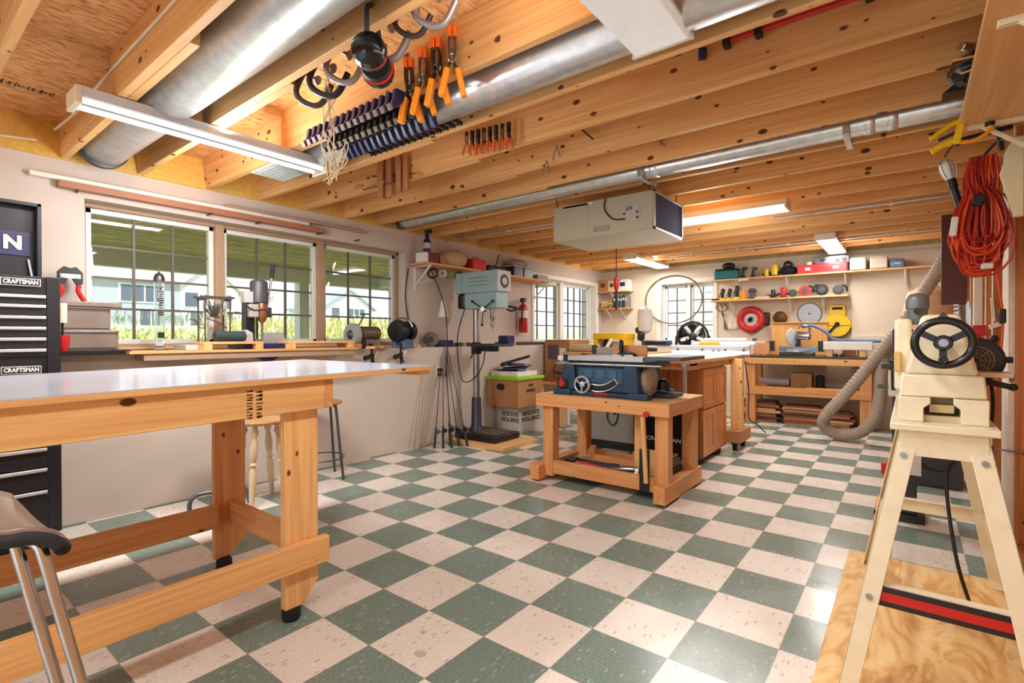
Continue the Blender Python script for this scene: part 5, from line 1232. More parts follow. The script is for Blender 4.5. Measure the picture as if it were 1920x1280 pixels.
t = thing('orange_tray', 'orange plastic strip lying behind the stand shelf', 'tray', (-0.46, 2.76, 0.0))
B().box(-0.22, 0.16, -0.04, 0.04, 0.0, 0.06).build('tray', mat('bright_orange', (246, 96, 34), 0.4), t, bevel=0.006)
t = thing('belt_sander', 'grey and tan sanding block machine on the right of the low shelf', 'sander', (0.165, 2.36, 0.119))
B().box(-0.045, 0.045, -0.11, 0.10, 0, 0.05).build('sole', M['castiron'], t, bevel=0.012)
B().prism([(-0.10, 0.05), (0.09, 0.05), (0.06, 0.115), (-0.06, 0.125)], 'x', -0.04, 0.04).build('body', mat('sander_grey', (86, 86, 84), 0.5), t, bevel=0.012)
B().box(-0.03, 0.03, -0.05, 0.04, 0.122, 0.14).build('top_cover', M['burl'], t, bevel=0.006)
# scrap wood pieces standing on the shelf
tag(B().box(-0.03, 0.03, 2.10, 2.14, 0.119, 0.58).build('wood_post', M['pine_z'], bevel=0.002), 'upright pine offcut standing on the low shelf', 'offcut')
tag(B().box(0.035, 0.12, 2.16, 2.18, 0.119, 0.31).build('plywood_scrap', M['ply_x'], bevel=0.002), 'square plywood scrap on the low shelf beside the upright offcut', 'offcut')
tag(B().box(0.085, 0.155, 1.93, 1.945, 0.06, 0.36).build('black_strip', M['black']), 'black rubber strip hanging at the front of the saw stand', 'strip')
for (x, lb) in ((-0.55, 'left upright wood block on the stand divider'), (-0.16, 'right upright wood block on the stand divider')):
    tag(B().box(x, x + 0.045, 2.35, 2.39, 0.119, 0.235).build('upright_block', M['fir_z'], bevel=0.002), lb, 'block')

# ------------------------------------------------------------------ benchtop table saw
t = thing('table_saw', 'blue benchtop table saw with a round tilt wheel on the saw stand', 'table saw', (-0.24, 2.22, 0.701))
bl = M['blue']; dbl = mat('dark_blue_base', (28, 50, 78), 0.45)
B().box(-0.42, 0.34, -0.24, 0.27, 0.0, 0.035).build('base', dbl, t, bevel=0.008)
for (x, y) in ((-0.40, -0.245), (0.24, -0.245), (-0.40, 0.20), (0.24, 0.20)): B().box(x - 0.03, x + 0.13, y - 0.01, y + 0.075, 0.0, 0.045).build('foot', bl, t, bevel=0.008)
B().box(-0.335, 0.27, -0.20, 0.23, 0.035, 0.225).build('body', bl, t, bevel=0.008)
for x in (-0.36, 0.165): B().prism([(x - 0.01, 0.04), (x + 0.13, 0.04), (x + 0.11, 0.24), (x + 0.01, 0.24)], 'y', -0.235, -0.15).build('corner_column', bl, t, bevel=0.008)
B().box(-0.22, 0.16, -0.204, -0.196, 0.10, 0.215).build('front_plate', mat('blue_panel', (44, 84, 110), 0.45), t, bevel=0.003)
for k in range(3): B().box(-0.17 + 0.105 * k, -0.10 + 0.105 * k, -0.21, -0.2, 0.135, 0.205).build('panel_block', mat('blue_block', (58, 100, 128), 0.45), t, bevel=0.004)
wq = B(); wq.torus((-0.175, -0.235, 0.085), (0, 1, 0), 0.062, 0.009, 32, 10); wq.lathe((-0.175, -0.205, 0.085), (0, -1, 0), [(0.02, 0), (0.022, 0.03), (0.01, 0.035)])
for k in range(3): wq.bar((-0.175, -0.235, 0.085), (-0.175 + 0.06 * cos(k * 2.09 + 0.5), -0.235, 0.085 + 0.06 * sin(k * 2.09 + 0.5)), 0.012, 0.008, (0, 1, 0))
wq.build('tilt_wheel', M['alu'], t)
# arc shaped tilt slot
oq = B(); c0 = (-0.05, 0.28); n = 16
out = [(c0[0] + 0.245 * cos(a), c0[1] + 0.245 * sin(a)) for a in [radians(-108 + 62 * i / n) for i in range(n + 1)]]
inn = [(c0[0] + 0.195 * cos(a), c0[1] + 0.195 * sin(a)) for a in [radians(-108 + 62 * i / n) for i in range(n + 1)]]
oq.prism(out + inn[::-1], 'y', -0.2085, -0.2045); oq.build('tilt_slot', M['black'], t)
rq = B(); rq.tube([(x, -0.208, z) for x, z in out + inn[::-1]], 0.005, 8, closed=True); rq.build('slot_rim', M['alu'], t)
sw = B().box(-0.40, -0.30, -0.245, -0.16, 0.05, 0.125).build('switch_box', M['black'], t, bevel=0.006)
B().box(-0.375, -0.325, -0.256, -0.244, 0.065, 0.11).box(-0.36, -0.34, -0.262, -0.25, 0.06, 0.125).build('paddle', M['red'], sw, bevel=0.003)
text('lettering', 'BOSCH', 0.034, M['red'], t, (-0.01, -0.2415, 0.021), FACE_NY, 0.0006, bold=0.001)
text('scale_print', '| | | | | | | | |', 0.022, M['alu'], t, (-0.03, -0.2045, 0.052), FACE_NY, 0.0004)
B().box(-0.28, 0.30, -0.20, 0.30, 0.275, 0.308).build('table', mat('saw_table_alu', (196, 200, 206), 0.3, 0.6), t, bevel=0.003)
B().box(-0.315, 0.335, -0.20, 0.28, 0.226, 0.275).build('under_frame', mat('under_frame', (70, 82, 92), 0.5), t, bevel=0.006)
B().box(-0.30, 0.33, -0.245, -0.20, 0.272, 0.312).build('front_rail', M['alu'], t, bevel=0.003)
B().box(0.33, 0.60, -0.225, 0.29, 0.286, 0.314).build('extension_wing', mat('wing_grey', (92, 98, 98), 0.5), t, bevel=0.004)
B().box(-0.335, -0.30, -0.255, -0.19, 0.262, 0.318).build('rail_end', M['black'], t, bevel=0.004)
B().cyl((-0.42, -0.22, 0.245), (0.46, -0.22, 0.245), 0.011).build('wing_rod', M['steel'], t)
B().lathe((0.20, -0.05, 0.124), (1, 0, 0), [(0.10, 0.075), (0.118, 0.08), (0.118, 0.115), (0.10, 0.125)], 36).build('dust_shroud', mat('shroud_beige', (186, 172, 152), 0.5), t)
text('lettering', '10"', 0.035, M['red'], t, (0.3262, -0.05, 0.07), FACE_PX, 0.0006, bold=0.001)
B().lathe((0.34, 0.12, 0.05), (0, 0, 1), [(0.05, 0), (0.045, 0.06), (0.02, 0.08)]).build('side_motor', M['black'], t)
B().box(0.26, 0.46, -0.02, 0.22, 0.0, 0.03).build('side_foot', dbl, t, bevel=0.006)
B().tube(smooth([(-0.42, -0.2, 0.25), (-0.46, -0.2, 0.2), (-0.45, -0.2, 0.14), (-0.38, -0.2, 0.11)], 5), 0.006, 8).build('power_cord', M['cord'], t)
B().box(-0.42, -0.36, -0.2, -0.13, 0.27, 0.305).build('wing_label', M['paper'], t, bevel=0.002)
# mitre gauge with its wooden fence
t = thing('mitre_gauge', 'wooden fenced mitre gauge with a black handle on the table saw', 'gauge', (-0.13, 2.17, 1.0095))
B().box(-0.13, 0.16, 0.02, 0.04, 0.0, 0.083).build('fence_board', mat('fence_wood', (214, 150, 92), 0.5), t, bevel=0.006)
B().lathe((0.005, 0.0, 0.0), (0, 0, 1), [(0.075, 0), (0.078, 0.006), (0.07, 0.02), (0.03, 0.035)], 28).build('protractor_head', M['blackmetal'], t)
B().lathe((-0.03, -0.02, 0.0), (0, 0, 1), [(0.013, 0.02), (0.018, 0.06), (0.016, 0.12), (0.01, 0.125)]).build('handle', M['black'], t)
B().box(-0.08, 0.09, -0.075, -0.072, 0.0, 0.012).build('scale', M['alu'], t)
# long pale fence box behind
t = thing('rip_fence', 'long taupe rip fence lying across the table saw', 'fence', (-0.32, 2.42, 1.0095))
B().box(-0.22, 0.20, 0.0, 0.045, 0.0, 0.062).build('body', mat('fence_taupe', (176, 164, 158), 0.45), t, bevel=0.004)
B().lathe((-0.225, 0.02, 0.0), (0, 0, 1), [(0.02, 0), (0.03, 0.02), (0.03, 0.07), (0.015, 0.08)]).build('lever', M['darksteel'], t)

# ------------------------------------------------------------------ grey steel machine base and fabric bin under / behind the stand
t = thing('machine_base', 'grey steel machine cabinet on a black plinth behind the saw stand', 'cabinet', (-0.85, 3.36, 0))
gs = mat('stone_grey', (168, 166, 158), 0.5, noise=0.04)
B().box(-0.28, 0.28, -0.06, 0.42, 0.0, 0.075).build('plinth', M['black'], t, bevel=0.004)
B().prism([(-0.24, 0.075), (0.26, 0.075), (0.25, 0.50), (-0.23, 0.50)], 'y', -0.04, 0.40).build('cabinet', gs, t, bevel=0.005)
B().tube(smooth([(0.02, -0.05, 0.49), (-0.03, -0.06, 0.34), (0.02, -0.06, 0.25), (0.08, -0.06, 0.30), (0.10, -0.05, 0.49)], 6), 0.006, 8).build('power_cord', M['cord'], t)
B().lathe((0.05, -0.045, 0.36), (0, 0, 1), [(0.012, 0), (0.016, 0.03), (0.008, 0.05)]).build('plug', M['black'], t)
t = thing('bench_machine', 'dark green jointer on the grey steel base left of the table saw', 'jointer', (-1.05, 3.52, 0.501))
gr = mat('machine_green', (62, 92, 74), 0.4)
B().box(-0.10, 0.24, -0.12, 0.12, 0, 0.32).build('body', gr, t, bevel=0.012)
B().box(-0.35, 0.28, -0.09, 0.09, 0.32, 0.37).build('bed', mat('jointer_blue', (104, 128, 158), 0.4), t, bevel=0.006)
B().box(-0.30, 0.26, 0.05, 0.07, 0.37, 0.47).build('fence', M['castiron'], t, bevel=0.004)
B().lathe((-0.02, -0.13, 0.20), (0, -1, 0), [(0.04, 0), (0.045, 0.015), (0.02, 0.02)]).build('hand_knob', M['steel'], t)
B().box(-0.30, -0.22, -0.12, -0.09, 0.30, 0.36).build('label_tag', M['paper'], t, bevel=0.003)
t = thing('fabric_bin', 'black fabric bin with white lettering under the saw stand', 'bin', (-0.10, 2.82, 0))
bf = mat('black_fabric', (20, 20, 22), 0.9, noise=0.1, nscale=40)
B().prism([(-0.20, 0.0), (0.17, 0.0), (0.19, 0.50), (-0.22, 0.50)], 'y', -0.02, 0.25).build('bin', bf, t, bevel=0.01)
B().tube(smooth([(-0.22, -0.02, 0.50), (-0.23, -0.03, 0.535), (0.0, -0.03, 0.545), (0.19, -0.03, 0.535), (0.20, -0.02, 0.5)], 5), 0.012, 8).build('rim', M['black'], t)
text('lettering', 'CRAFTSMAN', 0.045, M['white'], t, (0.02, -0.0215, 0.27), FACE_NY, 0.0006, squeeze=1.2, bold=0.001)

# ------------------------------------------------------------------ outfeed table and its oak cabinet
t = thing('outfeed_table', 'white topped outfeed table on a cabinet and a thick pine leg', 'table', (-0.3, 3.75, 0))
B().box(-0.45, 0.47, -0.98, 1.0, 0.930, 0.958).build('top_board', M['fir_y'], t, bevel=0.003)
B().box(-0.449, 0.469, -0.979, 0.999, 0.958, 0.962).build('white_top', mat('white_melamine', (230, 230, 232), 0.2, noise=0.03), t)
B().box(-0.42, 0.43, -0.90, 0.92, 0.872, 0.93).build('sub_frame', M['fir_y'], t)
for x in (-0.44, 0.435): B().box(x, x + 0.11, 0.33, 0.42, 0.205, 0.93).build('leg', M['pine_z'], t, bevel=0.004)
for x in (-0.45, 0.425):
    f = B().box(x, x + 0.14, 0.20, 0.62, 0.085, 0.205).build('caster_block', M['burl'], t, bevel=0.004)
    for y in (0.26, 0.56):
        B().cyl((x + 0.055, y, 0.035), (x + 0.09, y, 0.035), 0.0345).build('caster_wheel', M['rubber'], f)
        B().box(x + 0.04, x + 0.105, y - 0.022, y + 0.022, 0.06, 0.087).build('caster_fork', M['darksteel'], f)
B().box(0.40, 0.425, -0.985, -0.955, 0.66, 0.932).box(0.39, 0.43, -0.99, -0.7, 0.905, 0.932).build('angle_bracket', M['lightgrey'], t, bevel=0.003)
t = thing('oak_cabinet', 'oak cabinet with two stacked pairs of panel doors under the outfeed table', 'cabinet', (-0.16, 3.56, 0))
B().box(-0.29, 0.27, -0.36, 0.385, 0.05, 0.868).build('carcass', M['oakpanel'], t, bevel=0.003)
B().box(-0.26, 0.24, -0.33, 0.37, 0.0, 0.05).build('toe_kick', M['black'], t)
for (z0, z1) in ((0.062, 0.485), (0.497, 0.86)):
    for (y0, y1) in ((-0.355, 0.01), (0.016, 0.38)):
        d = B().box(0.27, 0.288, y0, y1, z0, z1).build('door', M['oak'], t, bevel=0.003)
        q = B()
        q.box(0.288, 0.294, y0 + 0.002, y0 + 0.06, z0 + 0.002, z1 - 0.002); q.box(0.288, 0.294, y1 - 0.06, y1 - 0.002, z0 + 0.002, z1 - 0.002)
        q.box(0.288, 0.294, y0 + 0.06, y1 - 0.06, z0 + 0.002, z0 + 0.06); q.box(0.288, 0.294, y0 + 0.06, y1 - 0.06, z1 - 0.06, z1 - 0.002)
        q.build('stile_frame', M['oak'], d, bevel=0.004)
B().box(-0.035, -0.025, -0.365, -0.359, 0.06, 0.868).build('panel_seam', mat('seam_dark', (120, 66, 34), 0.6), t)
t = tag(B().ball((0.11, 4.55, 0.045), 0.045, 1.6, 1.2, 0.95).build('blue_bag', mat('blue_bag', (86, 112, 168), 0.5)), 'small blue bag on the floor by the outfeed table casters', 'bag')
tag(B().tube(smooth([(0.22, 4.3, 0.90), (0.27, 4.25, 0.60), (0.25, 4.35, 0.30), (0.29, 4.55, 0.20), (0.3, 4.9, 0.06)], 6), 0.006, 8).build('power_cord', M['cord']), 'black cord drooping past the outfeed table leg', 'cord')
# long white fence on the outfeed table
t = thing('track_fence', 'long white aluminium fence with dark bolts across the outfeed table', 'fence', (-0.16, 4.45, 0.9625))
B().box(-0.46, 0.40, -0.03, 0.03, 0, 0.09).build('body', mat('fence_white', (224, 226, 230), 0.35), t, bevel=0.004)
B().box(-0.46, 0.40, -0.07, 0.05, 0.088, 0.10).build('flange', MATS['fence_white'], t, bevel=0.002)
for x in (-0.38, -0.10, 0.15, 0.34): B().cyl((x, -0.03, 0.05), (x, -0.038, 0.05), 0.011, n=14).build('bolt', M['navy'], t)
B().cyl((0.02, -0.03, 0.045), (0.02, -0.036, 0.045), 0.016).cyl((0.08, -0.03, 0.045), (0.08, -0.036, 0.045), 0.016).build('bore', M['steel'], t)
for i, (z, y, r, m, lb) in enumerate(((1.085, 4.44, 0.022, 'paper', 'lower white paper roll resting on the white fence'), (1.125, 4.50, 0.02, 'paper', 'upper white paper roll on the white fence'))):
    tag(B().cyl((-0.36 + 0.1 * i, y, z), (0.28 - 0.1 * i, y + 0.05, z), r).build('paper_roll', M[m]), lb, 'roll', 'paper rolls on the fence')
tag(B().cbox((-0.18, 4.405, 1.082), (0.22, 0.02, 0.035)).build('yellow_level', M['yelloworange'], bevel=0.003), 'orange yellow level in front of the paper rolls', 'level')
t = thing('bar_tool', 'black hand plane and knob at the right end of the white fence', 'tool', (0.30, 4.70, 0.9625))
B().box(-0.08, 0.08, -0.02, 0.02, 0, 0.13).build('body', M['burl'], t, bevel=0.006)
B().tube([(-0.07, 0, 0.13), (-0.09, 0, 0.17), (-0.05, 0, 0.165)], 0.012, 8).build('handle', M['black'], t)
B().ball((0.06, 0, 0.145), 0.024).build('knob', M['burl'], t)
# round fan
t = thing('floor_fan', 'round black fan in front of the back window', 'fan', (-0.45, 4.66, 0.9625), 0.22)
B().torus((0, 0, 0.20), (0, 1, 0), 0.17, 0.014, 40, 10).build('ring', M['black'], t)
B().torus((0, 0.05, 0.20), (0, 1, 0), 0.165, 0.012, 40, 10).build('ring', M['black'], t)
B().lathe((0, -0.03, 0.20), (0, 1, 0), [(0.02, 0), (0.045, 0.01), (0.045, 0.08), (0.02, 0.09)]).build('hub', M['black'], t)
for k in range(5):
    a = k * 2 * pi / 5 + 0.3
    q = B(); rows = []
    for i in range(5):
        r = 0.04 + 0.11 * i / 4; wdt = 0.25 + 0.28 * i / 4
        rows.append([(r * cos(a + wdt * s), 0.03 * s, 0.20 + r * sin(a + wdt * s)) for s in (-1, -0.5, 0, 0.5, 1)])
    q.sheet(rows); q.build('blade', M['blackmetal'], t, solid=0.004)
for k in range(4):
    a = k * pi / 2 + 0.78
    B().cyl((0.04 * cos(a), -0.02, 0.20 + 0.04 * sin(a)), (0.165 * cos(a), 0.0, 0.20 + 0.165 * sin(a)), 0.005, n=8).build('spoke', M['black'], t)
for s in (1, -1): B().bar((s * 0.182, 0.02, 0.21), (s * 0.20, 0.02, 0.0), 0.03, 0.03, (0, 1, 0)).build('stand_leg', M['black'], t)
B().box(-0.22, 0.22, -0.06, 0.10, 0.0, 0.018).build('base', M['black'], t, bevel=0.004)
# ------------------------------------------------------------------ left rear bench by the corner window
wt = M['white']
t = thing('side_bench', 'pale legged bench with open white rails by the corner window', 'bench', (-1.55, 4.75, 0))
B().box(-0.44, 0.62, -0.55, 0.55, 0.93, 0.965).build('top', M['ply'], t, bevel=0.003)
for x in (-0.43, 0.37):
    for y in (-0.54, 0.48): B().box(x, x + 0.06, y, y + 0.06, 0, 0.93).build('leg', wt, t, bevel=0.003)
for z in (0.36, 0.62): 
    B().box(-0.37, 0.37, -0.535, -0.505, z, z + 0.06).build('rail', wt, t, bevel=0.003)
    B().box(-0.37, 0.37, 0.485, 0.515, z, z + 0.06).build('rail', wt, t, bevel=0.003)
B().box(-0.42, 0.42, -0.50, 0.48, 0.40, 0.415).build('shelf', M['ply'], t)
ZB = 0.9655
tag(B().box(-1.98, -1.92, 4.10, 4.17, 0.45, 1.02).build('pine_post', M['pine_z'], bevel=0.003), 'upright pine post by the tall printed box', 'post').location = (0.0, 0.0, -0.45)
tag(B().cyl((-1.95, 4.35, ZB + 0.05), (-1.52, 4.30, ZB + 0.05), 0.05).build('paper_roll', mat('tan_roll', (206, 182, 146), 0.7)), 'tan paper roll on the bench by the corner window', 'roll')
tag(B().cbox((-1.50, 4.55, ZB + 0.10), (0.03, 0.30, 0.15), (0, 0.5, 0.4)).build('white_board', M['paper'], bevel=0.002), 'small white board leaning by the yellow planer', 'board')
t = thing('thickness_planer', 'yellow and black thickness planer on the bench by the corner window', 'planer', (-1.62, 4.93, ZB))
B().box(-0.24, 0.24, -0.17, 0.17, 0.16, 0.245).build('top_cover', M['yellow'], t, bevel=0.015)
B().box(-0.22, 0.22, -0.15, 0.15, 0.0, 0.05).build('base', M['black'], t, bevel=0.006)
for s in (1, -1): B().box(s * 0.20 - 0.03, s * 0.20 + 0.03, -0.16, 0.16, 0.05, 0.18).build('side_column', M['yellow'], t, bevel=0.012)
B().lathe((-0.02, -0.12, 0.10), (0, -1, 0), [(0.065, 0), (0.07, 0.01), (0.065, 0.05), (0.03, 0.06)]).build('motor', M['black'], t)
B().tube(arc((-0.05, -0.15, 0.14), 0.085, 0.1, 3.0, 8), 0.012, 8).build('carry_handle', M['black'], t)
B().box(0.02, 0.20, -0.15, -0.10, 0.05, 0.13).build('drive_cover', M['alu'], t, bevel=0.02)
# chop saw with white dust bag
t = thing('chop_saw', 'blue sliding saw with a white cloth dust bag', 'saw', (-1.22, 5.14, ZB))
B().lathe((0, 0, 0.0), (0, 0, 1), [(0.12, 0), (0.13, 0.01), (0.13, 0.04), (0.11, 0.05)]).build('turntable', M['castiron'], t)
B().box(-0.04, 0.36, -0.12, -0.04, 0.08, 0.145).build('arm', mat('saw_blue', (52, 92, 140), 0.4), t, bevel=0.012)
B().box(0.02, 0.30, -0.15, -0.12, 0.10, 0.13).build('rail', M['blackmetal'], t, bevel=0.006)
B().lathe((-0.10, 0.0, 0.15), (0.2, -0.3, 0.6), [(0.03, 0), (0.05, 0.02), (0.05, 0.12), (0.03, 0.14)]).build('motor', M['castiron'], t)
B().lathe((-0.16, 0.04, 0.28), (0, 1, 0.2), [(0.02, 0), (0.05, 0.02), (0.05, 0.05), (0.02, 0.06)]).build('knob', M['black'], t)
q = B(); q.lathe((-0.04, 0.0, 0.24), (0, 0, 1), [(0.045, 0), (0.085, 0.04), (0.10, 0.12), (0.10, 0.25), (0.08, 0.33), (0.03, 0.37)], 20)
r = random.Random(4)
for v in q.bm.verts: v.co += Vector((r.uniform(-.006, .006), r.uniform(-.006, .006), r.uniform(-.004, .004)))
q.build('dust_bag', mat('white_cloth', (226, 226, 228), 0.9), t)
# ================================================================== back wall: shelves and what is on them
ZUP, ZLO = 2.005, 1.70
t = thing('upper_shelf', 'long upper pine shelf on the back wall', 'shelf', (0.65, YB, ZUP - 0.02))
B().box(-1.40, 0.33, -0.26, -0.004, 0, 0.02).build('board', M['ply_x'], t, bevel=0.002)
B().box(0.33, 1.35, -0.26, -0.075, 0, 0.02).build('board', M['ply_x'], t, bevel=0.002)
for x in (-1.05, -0.40, 0.28, 0.9):
    y0 = -0.004 if x < 0.3 else -0.075
    B().box(x - 0.012, x + 0.012, y0 - 0.01, y0, -0.22, 0).bar((x, y0 - 0.008, -0.2), (x, -0.22, -0.008), 0.018, 0.012).build('bracket', M['white'], t)
t = thing('lower_shelf', 'lower pine shelf of sanders and saws on the back wall', 'shelf', (0.12, YB, ZLO - 0.02))
B().box(-0.87, 0.85, -0.26, -0.004, 0, 0.02).build('board', M['ply_x'], t, bevel=0.002)
for x in (-0.6, 0.17, 0.56):
    B().box(x - 0.012, x + 0.012, -0.014, -0.004, -0.22, 0).bar((x, -0.012, -0.2), (x, -0.22, -0.008), 0.018, 0.012).build('bracket', M['white'], t)
YS = 6.45; U = ZUP + 0.0005; Lo = ZLO + 0.0005
t = thing('tool_case', 'teal power tool case with a black handle at the left end of the upper shelf', 'case', (-0.54, YS, U))
tl = mat('teal_case', (18, 104, 116), 0.4)
B().box(-0.16, 0.16, -0.10, 0.10, 0, 0.13).build('body', tl, t, bevel=0.015)
B().box(-0.15, 0.17, -0.09, 0.09, 0.13, 0.155).build('lid', M['black'], t, bevel=0.012)
B().ball((0.02, 0, 0.20), 0.075, 1.2, 0.9, 0.7).build('soft_pouch', M['black'], t)
def drill(lb, x, zz, m, s=1.0, name='cordless_drill'):
    t = thing(name, lb, 'drill', (x, YS - 0.02, zz)); t.scale = (s, s, s)
    B().tube([(-0.05, 0.02, 0.165), (-0.03, 0.02, 0.165), (0.015, 0.0, 0.165), (0.04, -0.02, 0.165)], [0.03, 0.036, 0.034, 0.018], 14).build('body', m, t)
    B().tube([(-0.02, 0, 0.15), (-0.04, 0, 0.04)], [0.022, 0.02], 12).build('grip', M['black'], t)
    B().box(-0.065, 0.005, -0.035, 0.035, 0, 0.045).build('battery', M['black'], t, bevel=0.006)
    B().tube([(0.04, -0.02, 0.165), (0.06, -0.04, 0.165)], [0.016, 0.010], 12).build('chuck', M['castiron'], t)
    return t
drill('purple grey drill beside the teal case on the upper shelf', -0.29, U, mat('purple_grey', (84, 72, 84), 0.4), 0.85)
drill('second purple grey drill on the upper shelf', -0.16, U, MATS['purple_grey'], 0.8)
def circ_saw(lb, x, zz, body, guard, s=1.0, flip=1, name='circular_saw'):
    t = thing(name, lb, 'saw', (x, YS - 0.02, zz), 0, None); t.scale = (s * flip, s, s)
    B().box(-0.12, 0.13, -0.06, 0.06, 0, 0.006).build('shoe', M['steel'], t)
    B().lathe((0, -0.05, 0.09), (0, 1, 0), [(0.03, 0), (0.085, 0.004), (0.085, 0.022), (0.03, 0.026)], 28).build('blade_guard', guard, t)
    B().lathe((0.0, -0.02, 0.085), (0, 1, 0), [(0.04, 0), (0.045, 0.01), (0.042, 0.09), (0.03, 0.1)]).build('motor', M['black'], t)
    B().tube(smooth([(0.02, 0.0, 0.13), (0.06, 0.0, 0.165), (0.11, 0, 0.13), (0.12, 0, 0.06)], 5), 0.017, 10).build('handle', body, t)
    B().cyl((0, -0.055, 0.09), (0, -0.05, 0.09), 0.045, n=28).build('blade', M['darksteel'], t)
    return t
def router(lb, x, zz, m, s=1.0):
    t = thing('router', lb, 'router', (x, YS - 0.02, zz)); t.scale = (s, s, s)
    B().lathe((0, 0, 0), (0, 0, 1), [(0.07, 0), (0.072, 0.008), (0.072, 0.014), (0.03, 0.02)]).build('base', M['black'], t)
    B().lathe((0, 0, 0.02), (0, 0, 1), [(0.04, 0), (0.045, 0.04), (0.045, 0.12), (0.035, 0.15), (0.015, 0.155)]).build('motor', m, t)
    for q in (1, -1): B().tube([(q * 0.045, 0, 0.05), (q * 0.09, 0, 0.065)], [0.012, 0.02], 10).build('knob', M['black'], t)
    return t
router('low yellow and black router on the upper shelf', 0.0, U, M['yellow'], 0.65)
router('taller yellow router in the middle of the upper shelf', 0.10, U, M['yellow'], 0.95)
t = thing('tool_bag', 'black bag with a coiled dark hose on the upper shelf', 'bag', (0.27, YS, U))
B().ball((0, 0, 0.07), 0.10, 1.1, 0.8, 0.72).build('bag', bf, t)
for k in range(3): B().torus((0.01, -0.04, 0.10 + 0.016 * k), (0.3, 0.8, 0.5), 0.065, 0.009, 24, 8).build('hose_coil', M['black'], t)
t = thing('long_case', 'long red tool case on the upper shelf', 'case', (0.675, YS, U))
B().box(-0.285, 0.285, -0.10, 0.10, 0, 0.115).build('body', M['red'], t, bevel=0.008)
B().box(-0.08, 0.12, -0.104, -0.099, 0.03, 0.085).build('ribs', mat('dark_red', (150, 20, 26), 0.4), t, bevel=0.002)
for x in (-0.16, 0.16): B().box(x - 0.03, x + 0.03, -0.108, -0.10, 0.04, 0.075).build('latch', M['paper'], t, bevel=0.003)
t = thing('tool_tray', 'grey tray of tools on top of the long red case', 'tray', (0.79, YS, U + 0.1155))
B().box(-0.20, 0.19, -0.08, 0.08, 0, 0.09).build('tray', mat('tray_grey', (92, 92, 100), 0.5), t, bevel=0.008)
for x in (-0.1, 0.06, 0.13): B().lathe((x, -0.085, 0.05), (0, -1, 0), [(0.02, 0), (0.025, 0.01)], 14).build('socket', M['black'], t)
tag(B().lathe((0.52, YS, U + 0.1155), (0, 0, 1), [(0.04, 0), (0.042, 0.005), (0.042, 0.045), (0.03, 0.05)]).build('white_jar', M['paper']), 'small white jar on the left of the long red case', 'jar')
for (x, w, h, m, lb, d) in ((1.075, 0.17, 0.155, mat('box_white', (234, 230, 220), 0.5), 'white box right of the long red case', 'BOX'), (1.29, 0.18, 0.155, mat('box_beige', (200, 188, 170), 0.5), 'beige box between the white box and the blue box', 0), (1.475, 0.14, 0.10, mat('box_blue', (92, 116, 156), 0.5), 'low blue case at the right of the upper shelf', 0)):
    t = thing('storage_box', lb, 'box', (x, YS - 0.04, U))
    B().box(-w / 2, w / 2, -0.09, 0.09, 0, h - 0.02).build('body', m, t, bevel=0.012)
    B().box(-w / 2 + 0.002, w / 2 - 0.002, -0.088, 0.088, h - 0.02, h).build('lid', m, t, bevel=0.008)
    B().box(-0.03, 0.03, -0.092, -0.089, h * 0.4, h * 0.55).build('label', M['lightgrey'], t)
# lower shelf
def detail_sander(lb, x, s, m):
    t = thing('detail_sander', lb, 'sander', (x, YS - 0.03, Lo)); t.scale = (s, s, s)
    B().lathe((0, 0, 0), (0, 0, 1), [(0.045, 0), (0.045, 0.02), (0.03, 0.035)]).build('pad', M['yellow'], t)
    B().tube([(0, 0, 0.03), (0, 0, 0.10), (0.012, 0, 0.15), (0.02, 0, 0.17)], [0.022, 0.026, 0.032, 0.02], 12).build('body', m, t)
    B().tube([(-0.03, 0, 0.0), (-0.045, 0, 0.06), (-0.02, 0, 0.12)], 0.006, 8).build('cord', M['black'], t)
detail_sander('leftmost black upright sander on the lower shelf', -0.60, 1.0, M['black'])
detail_sander('second black upright sander on the lower shelf', -0.50, 0.98, M['black'])
detail_sander('tallest black upright sander on the lower shelf', -0.40, 1.18, M['black'])
t = thing('spray_can', 'yellow orange bottle on the lower shelf', 'bottle', (-0.305, YS - 0.03, Lo))
B().lathe((0, 0, 0), (0, 0, 1), [(0.035, 0), (0.037, 0.01), (0.037, 0.11), (0.015, 0.135), (0.015, 0.16)]).build('bottle', M['yelloworange'], t)
t = thing('orbital_sander', 'round grey orbital sander on the lower shelf', 'sander', (-0.19, YS - 0.02, Lo))
B().lathe((0, 0, 0), (0, 0, 1), [(0.06, 0), (0.062, 0.02), (0.045, 0.03), (0.045, 0.09), (0.06, 0.11), (0.04, 0.15), (0.01, 0.155)]).build('body', MATS['purple_grey'], t)
t = thing('hand_plane', 'wooden handled white hand plane on the lower shelf', 'plane', (-0.06, YS - 0.03, Lo)); t.scale = (0.85, 1, 1)
B().box(-0.12, 0.12, -0.03, 0.03, 0, 0.03).build('sole', M['lightgrey'], t, bevel=0.003)
B().tube([(-0.08, 0, 0.03), (-0.095, 0, 0.08), (-0.07, 0, 0.10)], [0.018, 0.016, 0.012], 10).build('tote', M['burl'], t)
B().ball((0.08, 0, 0.055), 0.024).build('knob', M['burl'], t)
router('black router beside the red router on the lower shelf', 0.082, Lo, M['blackmetal'], 0.7)
router('red router in the middle of the lower shelf', 0.212, Lo, M['red'], 0.85)
circ_saw('small dark saw with a yellow trim on the lower shelf', 0.33, Lo, M['yellow'], M['castiron'], 0.62)
circ_saw('red guarded circular saw on the lower shelf', 0.478, Lo, M['black'], M['red'], 0.85)
circ_saw('black circular saw with a bright blade second from the right on the lower shelf', 0.675, Lo, M['black'], M['black'], 0.9, -1)
circ_saw('rightmost black circular saw on the lower shelf', 0.86, Lo, M['black'], M['castiron'], 0.78)
